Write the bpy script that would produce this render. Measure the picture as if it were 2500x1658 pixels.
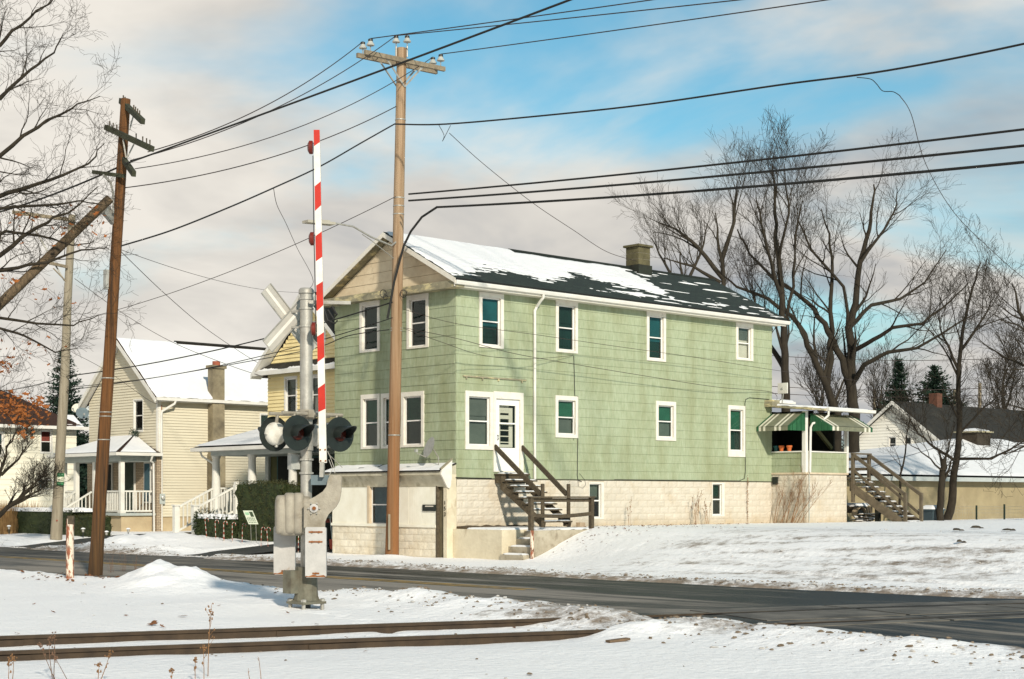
# Snowy street corner with a level crossing signal and a green shingled house.
# World axes: x = away from the street into the lots, y = along the street, z = up (metres).
import bpy, math, random
from mathutils import Vector, Matrix, noise as mnoise

for o in list(bpy.data.objects):
    bpy.data.objects.remove(o)
scene = bpy.context.scene
col = scene.collection

# ------------------------------------------------------------------ camera, sky, sun, exposure
CAM = (-28.745, -32.821, 1.7)
FPX, HOR = 3838.0, 1212.0
EX, EY = (.7284, .6852), (-.6852, .7284)
cam_d = bpy.data.cameras.new('camera')
cam = bpy.data.objects.new('camera', cam_d)
col.objects.link(cam)
cam.location = CAM
cam.rotation_euler = (math.radians(90), 0, -math.atan2(.6852, .7284))
cam_d.sensor_width = 36.0
cam_d.lens = FPX / 2500 * 36
cam_d.shift_y = (HOR - 829) / 2500
cam_d.clip_end = 3000
scene.camera = cam

SUN = Vector((-.45, -1.0, .56)).normalized()       # direction towards the sun
world = bpy.data.worlds.new('World')
scene.world = world
world.use_nodes = True
wn = world.node_tree
wn.nodes.clear()

def nd(nt, typ, **kw):
    n = nt.nodes.new(typ)
    for k, v in kw.items():
        if k in n.inputs.keys():
            n.inputs[k].default_value = v
        else:
            setattr(n, k, v)
    return n

def lk(nt, a, b):
    nt.links.new(a, b)

def build_sky():
    nt = wn
    out = nd(nt, 'ShaderNodeOutputWorld')
    bg = nd(nt, 'ShaderNodeBackground', Strength=0.1)
    lk(nt, bg.outputs[0], out.inputs[0])
    sky = nd(nt, 'ShaderNodeTexSky', sky_type='NISHITA')
    sky.sun_disc = False
    sky.sun_elevation = math.asin(SUN.z)
    sky.sun_rotation = math.atan2(SUN.x, SUN.y)
    sky.air_density = 1.0
    sky.dust_density = 0.3
    sky.ozone_density = 2.0
    tc = nd(nt, 'ShaderNodeTexCoord')
    # project the view direction on a flat cloud layer so that clouds flatten towards the horizon
    sp = nd(nt, 'ShaderNodeSeparateXYZ')
    lk(nt, tc.outputs['Generated'], sp.inputs[0])
    ad = nd(nt, 'ShaderNodeMath', operation='ADD')
    lk(nt, sp.outputs[2], ad.inputs[0]); ad.inputs[1].default_value = .22
    mx = nd(nt, 'ShaderNodeMath', operation='MAXIMUM')
    lk(nt, ad.outputs[0], mx.inputs[0]); mx.inputs[1].default_value = .06
    dx = nd(nt, 'ShaderNodeMath', operation='DIVIDE')
    dy = nd(nt, 'ShaderNodeMath', operation='DIVIDE')
    lk(nt, sp.outputs[0], dx.inputs[0]); lk(nt, mx.outputs[0], dx.inputs[1])
    lk(nt, sp.outputs[1], dy.inputs[0]); lk(nt, mx.outputs[0], dy.inputs[1])
    cb = nd(nt, 'ShaderNodeCombineXYZ')
    lk(nt, dx.outputs[0], cb.inputs[0]); lk(nt, dy.outputs[0], cb.inputs[1])
    mp = nd(nt, 'ShaderNodeMapping')
    mp.inputs['Location'].default_value = SKY_OFF
    lk(nt, cb.outputs[0], mp.inputs[0])
    n1 = nd(nt, 'ShaderNodeTexNoise', Scale=1.25, Detail=6.0, Roughness=.52, Distortion=.35)
    lk(nt, mp.outputs[0], n1.inputs['Vector'])
    # a front of cloud: closed towards the left and the horizon, breaking up to the right and overhead
    dt = nd(nt, 'ShaderNodeVectorMath', operation='DOT_PRODUCT')
    lk(nt, tc.outputs['Generated'], dt.inputs[0]); dt.inputs[1].default_value = (.7284, -.6852, 0)
    h1 = nd(nt, 'ShaderNodeMath', operation='MULTIPLY_ADD'); lk(nt, sp.outputs[2], h1.inputs[0]); h1.inputs[1].default_value = -3.7; h1.inputs[2].default_value = 1.08
    h2 = nd(nt, 'ShaderNodeMath', operation='MULTIPLY_ADD'); lk(nt, dt.outputs['Value'], h2.inputs[0]); h2.inputs[1].default_value = -1.25
    lk(nt, h1.outputs[0], h2.inputs[2])
    hc_ = nd(nt, 'ShaderNodeClamp'); hc_.inputs['Min'].default_value = -.75; hc_.inputs['Max'].default_value = .8
    lk(nt, h2.outputs[0], hc_.inputs[0])
    cv = nd(nt, 'ShaderNodeMath', operation='MULTIPLY_ADD'); lk(nt, hc_.outputs[0], cv.inputs[0]); cv.inputs[1].default_value = SKY_BIAS
    lk(nt, n1.outputs[0], cv.inputs[2])
    mr = nd(nt, 'ShaderNodeMapRange', interpolation_type='SMOOTHSTEP')
    mr.inputs['From Min'].default_value = SKY_LO
    mr.inputs['From Max'].default_value = SKY_HI
    lk(nt, cv.outputs[0], mr.inputs[0])
    # light and dark parts of the clouds, darker bases towards the right
    n2 = nd(nt, 'ShaderNodeTexNoise', Scale=2.2, Detail=5.0, Roughness=.55, Distortion=.3)
    mp2 = nd(nt, 'ShaderNodeMapping')
    mp2.inputs['Location'].default_value = (7.3, 2.1, 0)
    lk(nt, cb.outputs[0], mp2.inputs[0]); lk(nt, mp2.outputs[0], n2.inputs['Vector'])
    b1 = nd(nt, 'ShaderNodeMath', operation='MULTIPLY_ADD'); lk(nt, dt.outputs['Value'], b1.inputs[0]); b1.inputs[1].default_value = -.42
    lk(nt, n2.outputs[0], b1.inputs[2])
    b2 = nd(nt, 'ShaderNodeMath', operation='MULTIPLY_ADD'); lk(nt, sp.outputs[2], b2.inputs[0]); b2.inputs[1].default_value = .55
    lk(nt, b1.outputs[0], b2.inputs[2])
    cr = nd(nt, 'ShaderNodeValToRGB')
    e = cr.color_ramp.elements
    e[0].position, e[0].color = .36, (3.3, 3.5, 3.75, 1)
    e[1].position, e[1].color = .74, (7.4, 7.0, 6.35, 1)
    m_ = e.new(.54); m_.color = (5.75, 5.5, 5.1, 1)
    lk(nt, b2.outputs[0], cr.inputs[0])
    tint = nd(nt, 'ShaderNodeMix', data_type='RGBA', blend_type='MULTIPLY')
    tint.inputs[0].default_value = 1.0
    lk(nt, sky.outputs[0], tint.inputs[6]); tint.inputs[7].default_value = SKY_TINT
    mix = nd(nt, 'ShaderNodeMix', data_type='RGBA')
    lk(nt, mr.outputs[0], mix.inputs[0])
    lk(nt, tint.outputs[2], mix.inputs[6]); lk(nt, cr.outputs[0], mix.inputs[7])
    lk(nt, mix.outputs[2], bg.inputs[0])

SKY_OFF = (1.9, 0.45, 0)
SKY_LO, SKY_HI, SKY_BIAS = .335, .585, .20
SKY_TINT = (.68, 1.14, 1.06, 1)
build_sky()

sun_d = bpy.data.lights.new('sun', 'SUN')
sun_d.energy = 3.95
sun_d.angle = math.radians(2.6)
sun_d.color = (1.0, .92, .79)
sun = bpy.data.objects.new('sun', sun_d)
col.objects.link(sun)
sun.rotation_euler = (-SUN).to_track_quat('-Z', 'Y').to_euler()
sun.location = (-30, -40, 40)

scene.view_settings.view_transform = 'Standard'
scene.view_settings.look = 'None'
scene.view_settings.gamma = 1
scene.view_settings.exposure = 0.24
scene.view_settings.use_curve_mapping = False

# ------------------------------------------------------------------ measuring helpers (photo point -> place)
def _ray(px, py):
    x = (px - 1250) / FPX
    return Vector((x * EX[0] + EX[1], x * EY[0] + EY[1], (HOR - py) / FPX))
def at_d(px, py, d):
    return Vector(CAM) + _ray(px, py) * d
def at_x(px, py, x):
    r = _ray(px, py); return Vector(CAM) + r * ((x - CAM[0]) / r.x)
def at_y(px, py, y):
    r = _ray(px, py); return Vector(CAM) + r * ((y - CAM[1]) / r.y)
def at_z(px, py, z=0.0):
    r = _ray(px, py); return Vector(CAM) + r * ((z - CAM[2]) / r.z)

# ------------------------------------------------------------------ materials
MATS = {}
def mat(name, c1, c2=None, scale=4.0, detail=4.0, lo=.35, hi=.65, stretch=(1, 1, 1), rough=.8, bump=0.0,
        bscale=None, rand=0.0, metal=0.0, spec=.3, c3=None, s3=1.0, lo3=.55, hi3=.7, st3=(1, 1, 1), obj=False, zmix=None):
    """procedural material: two colours mixed by noise, an optional third as stains, optional fine relief"""
    m = bpy.data.materials.new(name)
    m.use_nodes = True
    nt = m.node_tree
    b = nt.nodes['Principled BSDF']
    b.inputs['Roughness'].default_value = rough
    b.inputs['Metallic'].default_value = metal
    b.inputs['Specular IOR Level'].default_value = spec
    if obj:
        g = nd(nt, 'ShaderNodeTexCoord'); vec = g.outputs['Object']
    else:
        g = nd(nt, 'ShaderNodeNewGeometry'); vec = g.outputs['Position']
    mp = nd(nt, 'ShaderNodeMapping'); mp.inputs['Scale'].default_value = stretch
    lk(nt, vec, mp.inputs[0])
    c2 = c2 or tuple(x * .8 for x in c1)
    n = nd(nt, 'ShaderNodeTexNoise', Scale=scale, Detail=detail, Roughness=.6)
    lk(nt, mp.outputs[0], n.inputs['Vector'])
    mr = nd(nt, 'ShaderNodeMapRange'); mr.inputs[1].default_value = lo; mr.inputs[2].default_value = hi
    lk(nt, n.outputs[0], mr.inputs[0])
    mx = nd(nt, 'ShaderNodeMix', data_type='RGBA')
    lk(nt, mr.outputs[0], mx.inputs[0])
    mx.inputs[6].default_value = (*c1, 1); mx.inputs[7].default_value = (*c2, 1)
    outc = mx.outputs[2]
    if zmix:       # weathering that changes with height above ground
        sz = nd(nt, 'ShaderNodeSeparateXYZ'); lk(nt, vec, sz.inputs[0])
        nz = nd(nt, 'ShaderNodeTexNoise', Scale=1.6, Detail=4.0); lk(nt, mp.outputs[0], nz.inputs['Vector'])
        az = nd(nt, 'ShaderNodeMath', operation='MULTIPLY_ADD'); lk(nt, nz.outputs[0], az.inputs[0]); az.inputs[1].default_value = 5.0 * (zmix[1] - zmix[0]) / 6; lk(nt, sz.outputs[2], az.inputs[2])
        rz = nd(nt, 'ShaderNodeMapRange'); rz.inputs[1].default_value = zmix[1] + 2.5 * (zmix[1] - zmix[0]) / 6; rz.inputs[2].default_value = zmix[0] + 2.5 * (zmix[1] - zmix[0]) / 6; rz.inputs[4].default_value = zmix[3]
        lk(nt, az.outputs[0], rz.inputs[0])
        mz = nd(nt, 'ShaderNodeMix', data_type='RGBA'); lk(nt, rz.outputs[0], mz.inputs[0]); lk(nt, outc, mz.inputs[6]); mz.inputs[7].default_value = (*zmix[2], 1)
        outc = mz.outputs[2]
    if c3:
        mp3 = nd(nt, 'ShaderNodeMapping'); mp3.inputs['Scale'].default_value = st3
        mp3.inputs['Location'].default_value = (3.7, 1.9, 8.1)
        lk(nt, vec, mp3.inputs[0])
        n3 = nd(nt, 'ShaderNodeTexNoise', Scale=s3, Detail=6.0, Roughness=.65)
        lk(nt, mp3.outputs[0], n3.inputs['Vector'])
        r3 = nd(nt, 'ShaderNodeMapRange'); r3.inputs[1].default_value = lo3; r3.inputs[2].default_value = hi3
        lk(nt, n3.outputs[0], r3.inputs[0])
        m3 = nd(nt, 'ShaderNodeMix', data_type='RGBA')
        lk(nt, r3.outputs[0], m3.inputs[0]); lk(nt, outc, m3.inputs[6]); m3.inputs[7].default_value = (*c3, 1)
        outc = m3.outputs[2]
    if rand:
        oi = nd(nt, 'ShaderNodeObjectInfo')
        hv = nd(nt, 'ShaderNodeHueSaturation')
        rr = nd(nt, 'ShaderNodeMapRange'); rr.inputs[3].default_value = 1 - rand; rr.inputs[4].default_value = 1 + rand
        lk(nt, oi.outputs['Random'], rr.inputs[0])
        lk(nt, rr.outputs[0], hv.inputs['Value']); lk(nt, outc, hv.inputs['Color'])
        outc = hv.outputs[0]
    lk(nt, outc, b.inputs['Base Color'])
    if bump:
        nb = nd(nt, 'ShaderNodeTexNoise', Scale=bscale or scale * 6, Detail=5.0, Roughness=.6)
        lk(nt, mp.outputs[0], nb.inputs['Vector'])
        bp = nd(nt, 'ShaderNodeBump', Strength=bump, Distance=.02)
        lk(nt, nb.outputs[0], bp.inputs['Height']); lk(nt, bp.outputs[0], b.inputs['Normal'])
    MATS[name] = m
    return m

def glass_mat(name, tint=(.9, .95, .93), base=.015):
    m = bpy.data.materials.new(name); m.use_nodes = True
    nt = m.node_tree; nt.nodes.clear()
    out = nd(nt, 'ShaderNodeOutputMaterial')
    tr = nd(nt, 'ShaderNodeBsdfTransparent'); tr.inputs[0].default_value = (*tint, 1)
    gl = nd(nt, 'ShaderNodeBsdfGlossy', Roughness=.03); gl.inputs['Color'].default_value = (.62, .66, .64, 1)
    fr = nd(nt, 'ShaderNodeFresnel', IOR=1.5)
    n = nd(nt, 'ShaderNodeTexNoise', Scale=1.3, Detail=1.0)
    bp = nd(nt, 'ShaderNodeBump', Strength=.06, Distance=.05)
    g = nd(nt, 'ShaderNodeNewGeometry')
    lk(nt, g.outputs['Position'], n.inputs['Vector'])
    lk(nt, n.outputs[0], bp.inputs['Height']); lk(nt, bp.outputs[0], gl.inputs['Normal'])
    ad = nd(nt, 'ShaderNodeMath', operation='ADD'); ad.inputs[1].default_value = base
    lk(nt, fr.outputs[0], ad.inputs[0])
    mx = nd(nt, 'ShaderNodeMixShader')
    lk(nt, ad.outputs[0], mx.inputs[0]); lk(nt, tr.outputs[0], mx.inputs[1]); lk(nt, gl.outputs[0], mx.inputs[2])
    lk(nt, mx.outputs[0], out.inputs[0])
    MATS[name] = m
    return m

GREEN = mat('green_siding', (.37, .405, .275), (.265, .31, .19), scale=6.0, detail=8, stretch=(2.4, 2.4, .6), lo=.28, hi=.72, rough=.85,
            rand=.03, bump=.35, bscale=26, c3=(.20, .205, .095), s3=.55, lo3=.42, hi3=.86, st3=(2.4, 2.4, .8))
TRIM = mat('white_trim', (.69, .65, .565), (.61, .555, .46), scale=5, lo=.45, hi=.8, rough=.6, bump=.1,
           c3=(.33, .24, .17), s3=9, lo3=.66, hi3=.76, st3=(1, 1, .35))
TRIM_W = mat('clean_white_trim', (.69, .67, .61), (.63, .60, .535), scale=3, rough=.55)
VINYL_S = mat('storm_sash', (.74, .72, .68), (.66, .63, .58), scale=4, rough=.5)
BLOCK = mat('painted_block', (.57, .515, .425), (.51, .45, .355), scale=2.2, lo=.4, hi=.75, rough=.85, bump=.5, bscale=22, rand=.03,
            c3=(.42, .31, .18), s3=.9, lo3=.56, hi3=.85, zmix=(.75, 1.1, (.36, .26, .14), .6))
BLOCK_D = mat('dirty_block', (.74, .68, .55), (.62, .54, .40), scale=2.0, lo=.4, hi=.7, rough=.9, bump=.7, bscale=20, rand=.05,
              c3=(.34, .26, .16), s3=1.6, lo3=.55, hi3=.80)
MORTAR = mat('painted_mortar', (.55, .485, .385), (.48, .42, .32), scale=5, rough=.95, bump=.3)
PANEL = mat('cream_panel', (.82, .79, .67), (.75, .71, .58), scale=2.5, rough=.7, bump=.1)
GABLE = mat('gable_board', (.66, .55, .38), (.58, .47, .32), scale=3, rough=.8, bump=.2, c3=(.25, .21, .13), s3=2.2, lo3=.6, hi3=.8)
OLDTRIM = mat('peeling_trim', (.30, .27, .18), (.20, .18, .12), scale=4, rough=.85, bump=.4, c3=(.55, .47, .26), s3=3.0,
              lo3=.52, hi3=.62, st3=(.6, .6, 2.5))
ROOFG = None
ROOFBR = mat('brown_roof', (.048, .022, .014), (.033, .017, .011), scale=9, rough=.9, bump=.5, bscale=40)
ROOFDK = mat('dark_roof', (.028, .025, .019), (.017, .016, .013), scale=2.5, rough=.9, bump=.5, bscale=36, c3=(.055, .05, .038), s3=.8, lo3=.55, hi3=.8)
CONC = mat('old_concrete', (.42, .37, .28), (.28, .24, .17), scale=2.2, lo=.35, hi=.7, rough=.95, bump=.6, bscale=18,
           c3=(.16, .125, .08), s3=2.6, lo3=.52, hi3=.72)
CONCP = mat('cream_concrete', (.64, .57, .42), (.50, .43, .30), scale=1.8, lo=.35, hi=.75, rough=.92, bump=.6, bscale=14,
            c3=(.30, .22, .13), s3=2.1, lo3=.54, hi3=.75, st3=(1, 1, .5))
WOODG = mat('weathered_wood', (.095, .073, .045), (.055, .043, .028), scale=5, stretch=(3, 3, 3), rough=.9, bump=.5, bscale=30, rand=.1,
            c3=(.16, .13, .09), s3=3, lo3=.58, hi3=.8)
WOODR = mat('rear_stair_wood', (.145, .115, .076), (.085, .068, .046), scale=4, rough=.9, bump=.4, bscale=26, rand=.08)
POLE_B = mat('brown_pole', (.19, .080, .025), (.080, .036, .013), scale=2.2, stretch=(10, 10, .2), rough=.9, bump=.7, bscale=18,
             c3=(.035, .022, .013), s3=1.3, lo3=.50, hi3=.66, st3=(7, 7, .16), zmix=(.6, 2.6, (.07, .045, .02), .6))
POLE_P = mat('pale_pole', (.40, .28, .175), (.27, .18, .105), scale=2.0, stretch=(9, 9, .22), rough=.9, bump=.6, bscale=16,
             c3=(.17, .095, .045), s3=1.1, lo3=.52, hi3=.68, st3=(6, 6, .16), zmix=(1.5, 7.5, (.20, .074, .018), .85))
POLE_G = mat('grey_pole', (.30, .26, .19), (.22, .185, .13), scale=3, stretch=(5, 5, .4), rough=.9, bump=.5, bscale=18)
ARMW = mat('crossarm_wood', (.26, .21, .14), (.16, .13, .09), scale=6, rough=.9, bump=.5, bscale=26)
ARMD = mat('mossy_crossarm', (.055, .06, .035), (.035, .035, .022), scale=5, rough=.95, bump=.5)
METAL = mat('galvanised', (.40, .385, .34), (.30, .285, .25), scale=6, rough=.5, metal=.35, bump=.2, bscale=30,
            c3=(.20, .15, .10), s3=2.4, lo3=.56, hi3=.76, st3=(3, 3, .5))
ALU = mat('cast_aluminium', (.34, .305, .24), (.27, .24, .19), scale=7, rough=.6, metal=.15, bump=.35, bscale=46,
          c3=(.20, .17, .12), s3=3, lo3=.5, hi3=.72)
PLATE = mat('counterweight_steel', (.46, .44, .41), (.39, .375, .35), scale=5, rough=.65, metal=.1, bump=.25, bscale=24, c3=(.28, .2, .12), s3=4, lo3=.62, hi3=.75)
RUST = mat('rust', (.30, .11, .03), (.16, .06, .02), scale=12, rough=.95, bump=.5)
RUSTPOST = mat('peeling_red_post', (.32, .10, .05), (.16, .07, .04), scale=8, rough=.9, bump=.6, c3=(.66, .56, .44), s3=6.5, lo3=.47, hi3=.54, st3=(2, 2, .6))
BLACK = mat('signal_black', (.016, .022, .018), (.011, .014, .012), scale=8, rough=.45, spec=.4)
CABLE = mat('cable_black', (.012, .012, .011), (.016, .015, .013), scale=3, rough=.6)
WIRE = mat('wire_dark', (.045, .03, .024), (.03, .02, .017), scale=3, rough=.6)
LENS = mat('red_lens', (.055, .010, .006), (.04, .008, .005), scale=20, rough=.25, spec=.5)
BACKSH = mat('signal_back', (.62, .60, .53), (.5, .47, .4), scale=9, rough=.7, c3=(.36, .3, .2), s3=6, lo3=.58, hi3=.72)
ARM_W = mat('gate_white', (.70, .67, .60), (.62, .58, .51), scale=6, rough=.5)
ARM_R = mat('gate_red', (.47, .020, .008), (.40, .017, .007), scale=6, rough=.5)
RAILM = mat('rail_steel', (.058, .038, .022), (.036, .024, .015), scale=5, rough=.8, bump=.4, bscale=22, stretch=(1, 1, 1))
RAILTOP = mat('rail_head', (.12, .09, .06), (.08, .06, .04), scale=6, rough=.5, metal=.3)
CREAM = mat('cream_vinyl', (.61, .555, .42), (.57, .515, .39), scale=.8, rough=.7)
YELLOW = mat('yellow_clapboard', (.78, .65, .34), (.72, .59, .30), scale=1.2, rough=.75)
OFFW = mat('offwhite_vinyl', (.74, .70, .57), (.69, .65, .52), scale=.9, rough=.7)
WHITEP = mat('white_clapboard', (.82, .79, .70), (.77, .74, .65), scale=.9, rough=.7)
BASEG = mat('base_grey', (.17, .16, .115), (.12, .115, .085), scale=6, rough=.7, bump=.3, c3=(.09, .075, .05), s3=3, lo3=.5, hi3=.7)
SHADED_OLIVE = mat('shaded_olive', (.10, .10, .04), (.08, .08, .035), scale=2, rough=.8)  # dark tone with the shade under a porch roof put into the colour
BRICKC = mat('tan_brick', (.40, .31, .21), (.28, .20, .13), scale=3.2, rough=.9, bump=.3)
BRICKR = mat('red_brick', (.13, .055, .033), (.085, .038, .024), scale=5, rough=.9, bump=.4)
CHIM = mat('chimney_block', (.125, .108, .055), (.08, .07, .036), scale=3, rough=.95, bump=.5, rand=.06)
CHIMC = mat('stucco_chimney', (.28, .235, .15), (.17, .14, .09), scale=1.8, rough=.95, bump=.4, c3=(.10, .085, .06), s3=1.2, lo3=.5, hi3=.7)
STUCCO = mat('tan_stucco', (.32, .26, .15), (.25, .20, .115), scale=1.1, rough=.95, bump=.4, bscale=20, c3=(.40, .33, .21), s3=.6, lo3=.55, hi3=.8)
TANB = mat('tan_base', (.46, .37, .23), (.40, .31, .19), scale=2, rough=.95, bump=.3)
GLASS = glass_mat('window_glass')
TEAL = mat('teal_shade', (.008, .085, .09), (.006, .06, .066), scale=2, rough=.9)
GSHADE = mat('green_shade', (.02, .115, .065), (.014, .085, .05), scale=2, rough=.9)
DKGREEN = mat('dark_green_curtain', (.004, .03, .02), (.003, .016, .011), scale=14, stretch=(3, 3, .2), rough=.95)
GREYSHADE = mat('grey_shade', (.115, .13, .11), (.09, .105, .09), scale=3, rough=.95)
PALESHADE = mat('pale_shade', (.62, .57, .48), (.55, .5, .42), scale=3, rough=.95)
REDSHADE = mat('red_curtain', (.30, .075, .06), (.22, .05, .04), scale=8, rough=.95)
DARKIN = mat('dark_interior', (.02, .022, .018), (.014, .016, .013), scale=2, rough=1)
BLUEWIN = mat('blue_curtain', (.05, .11, .13), (.04, .08, .1), scale=4, rough=.95)
SNOWR = mat('roof_snow', (.75, .745, .735), (.71, .70, .69), scale=2.5, rough=.6, bump=.35, bscale=9, spec=.2)
HEDGE = mat('hedge_leaf', (.018, .030, .009), (.034, .044, .012), scale=7, rough=.7)
HEDGEY = mat('yew_leaf', (.026, .034, .009), (.050, .046, .012), scale=5, rough=.7)
CONIF = mat('conifer_needles', (.014, .032, .020), (.022, .045, .027), scale=2, rough=.8)
BARK = mat('dark_bark', (.036, .028, .018), (.022, .017, .011), scale=5, stretch=(2, 2, .5), rough=.95, bump=.6, bscale=20)
BARKG = mat('grey_bark', (.045, .036, .024), (.028, .023, .016), scale=5, stretch=(2, 2, .5), rough=.95, bump=.5)
TWIG = mat('dry_stem', (.26, .135, .06), (.17, .09, .04), scale=6, rough=.9)
LEAFO = mat('orange_leaf', (.30, .095, .02), (.17, .058, .015), scale=4, rough=.8)
DLEAF = mat('fallen_leaf', (.20, .08, .03), (.10, .045, .02), scale=9, rough=.9)
GRASSD = mat('dry_grass', (.27, .165, .065), (.18, .10, .04), scale=5, rough=.9)
AWG = mat('awning_green', (.025, .11, .045), (.018, .08, .035), scale=3, rough=.5)
AWT = mat('awning_grey', (.19, .19, .125), (.145, .15, .10), scale=5, rough=.6)
AWW = mat('awning_white', (.66, .63, .52), (.58, .55, .44), scale=5, rough=.55)
TERRA = mat('terracotta', (.55, .14, .035), (.45, .11, .03), scale=6, rough=.8)
TUBB = mat('blue_tub', (.05, .075, .085), (.04, .06, .07), scale=3, rough=.5)
DISHG = mat('grey_dish', (.38, .38, .35), (.30, .30, .27), scale=8, rough=.5, c3=(.2, .15, .1), s3=14, lo3=.6, hi3=.7)
DISHB = mat('bluegrey_dish', (.13, .17, .18), (.1, .13, .14), scale=4, rough=.5)
CANEW = mat('cane_white', (.50, .45, .38), (.42, .38, .32), scale=5, rough=.4)
CANER = mat('cane_red', (.28, .05, .03), (.22, .04, .025), scale=5, rough=.4)
SIGNG = mat('sign_green', (.012, .14, .045), (.01, .11, .035), scale=5, rough=.5)
SIGNW = mat('sign_white', (.66, .66, .50), (.6, .6, .45), scale=5, rough=.5)
SIGNY = mat('yard_sign_white', (.60, .62, .50), (.5, .54, .42), scale=14, rough=.5)
INK = mat('sign_ink', (.03, .025, .012), (.02, .018, .01), scale=5, rough=.7)
SIGNGT = mat('sign_pale_green', (.30, .50, .32), (.25, .42, .27), scale=5, rough=.6)
PORC = mat('porcelain', (.42, .42, .38), (.36, .36, .32), scale=4, rough=.3, spec=.5)
PORCD = mat('porcelain_dark', (.035, .035, .03), (.025, .025, .02), scale=4, rough=.4)
COLW = mat('porch_white', (.72, .70, .63), (.64, .62, .55), scale=3, rough=.6)
GREYP = mat('porch_grey', (.42, .45, .42), (.36, .39, .36), scale=3, rough=.7)
SHADEY = mat('straw_wreath', (.09, .11, .035), (.16, .12, .05), scale=14, rough=.9)

# green-black asphalt roof with visible shingle courses
def roof_courses(name, c1, c2):
    m = bpy.data.materials.new(name); m.use_nodes = True
    nt = m.node_tree; b = nt.nodes['Principled BSDF']
    b.inputs['Roughness'].default_value = .9
    g = nd(nt, 'ShaderNodeNewGeometry')
    sp = nd(nt, 'ShaderNodeSeparateXYZ'); lk(nt, g.outputs['Position'], sp.inputs[0])
    cb = nd(nt, 'ShaderNodeCombineXYZ'); lk(nt, sp.outputs[0], cb.inputs[0]); lk(nt, sp.outputs[1], cb.inputs[1])
    br = nd(nt, 'ShaderNodeTexBrick', Scale=1.0)
    br.inputs['Color1'].default_value = (*c1, 1); br.inputs['Color2'].default_value = (*c2, 1)
    br.inputs['Mortar'].default_value = (.008, .010, .008, 1)
    br.inputs['Mortar Size'].default_value = .008
    br.inputs['Brick Width'].default_value = .3; br.inputs['Row Height'].default_value = .125
    lk(nt, cb.outputs[0], br.inputs['Vector'])
    n = nd(nt, 'ShaderNodeTexNoise', Scale=30.0, Detail=4.0); lk(nt, g.outputs['Position'], n.inputs['Vector'])
    mx = nd(nt, 'ShaderNodeMix', data_type='RGBA', blend_type='MULTIPLY'); mx.inputs[0].default_value = .6
    lk(nt, br.outputs[0], mx.inputs[6]); lk(nt, n.outputs[1], mx.inputs[7])
    lk(nt, mx.outputs[2], b.inputs['Base Color'])
    bp = nd(nt, 'ShaderNodeBump', Strength=.5, Distance=.012); lk(nt, br.outputs['Fac'], bp.inputs['Height'])
    bp.invert = True
    lk(nt, bp.outputs[0], b.inputs['Normal'])
    return m
ROOFG = roof_courses('green_black_shingles', (.026, .042, .030), (.017, .028, .021))

def brick_mat(name, c1, c2, mort, axis=0, w=.2, h=.067, ms=.008):
    m = bpy.data.materials.new(name); m.use_nodes = True
    nt = m.node_tree; b = nt.nodes['Principled BSDF']; b.inputs['Roughness'].default_value = .9
    g = nd(nt, 'ShaderNodeNewGeometry')
    sp = nd(nt, 'ShaderNodeSeparateXYZ'); lk(nt, g.outputs['Position'], sp.inputs[0])
    ad = nd(nt, 'ShaderNodeMath', operation='ADD'); lk(nt, sp.outputs[0], ad.inputs[0]); lk(nt, sp.outputs[1], ad.inputs[1])
    cb = nd(nt, 'ShaderNodeCombineXYZ'); lk(nt, ad.outputs[0], cb.inputs[0]); lk(nt, sp.outputs[2], cb.inputs[1])
    br = nd(nt, 'ShaderNodeTexBrick', Scale=1.0)
    br.inputs['Color1'].default_value = (*c1, 1); br.inputs['Color2'].default_value = (*c2, 1)
    br.inputs['Mortar'].default_value = (*mort, 1); br.inputs['Mortar Size'].default_value = ms
    br.inputs['Brick Width'].default_value = w; br.inputs['Row Height'].default_value = h
    lk(nt, cb.outputs[0], br.inputs['Vector'])
    lk(nt, br.outputs[0], b.inputs['Base Color'])
    bp = nd(nt, 'ShaderNodeBump', Strength=.5, Distance=.01); lk(nt, br.outputs['Fac'], bp.inputs['Height']); bp.invert = True
    lk(nt, bp.outputs[0], b.inputs['Normal'])
    return m
BRICKW = brick_mat('porch_brick', (.42, .33, .22), (.32, .24, .16), (.16, .12, .08))

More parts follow.
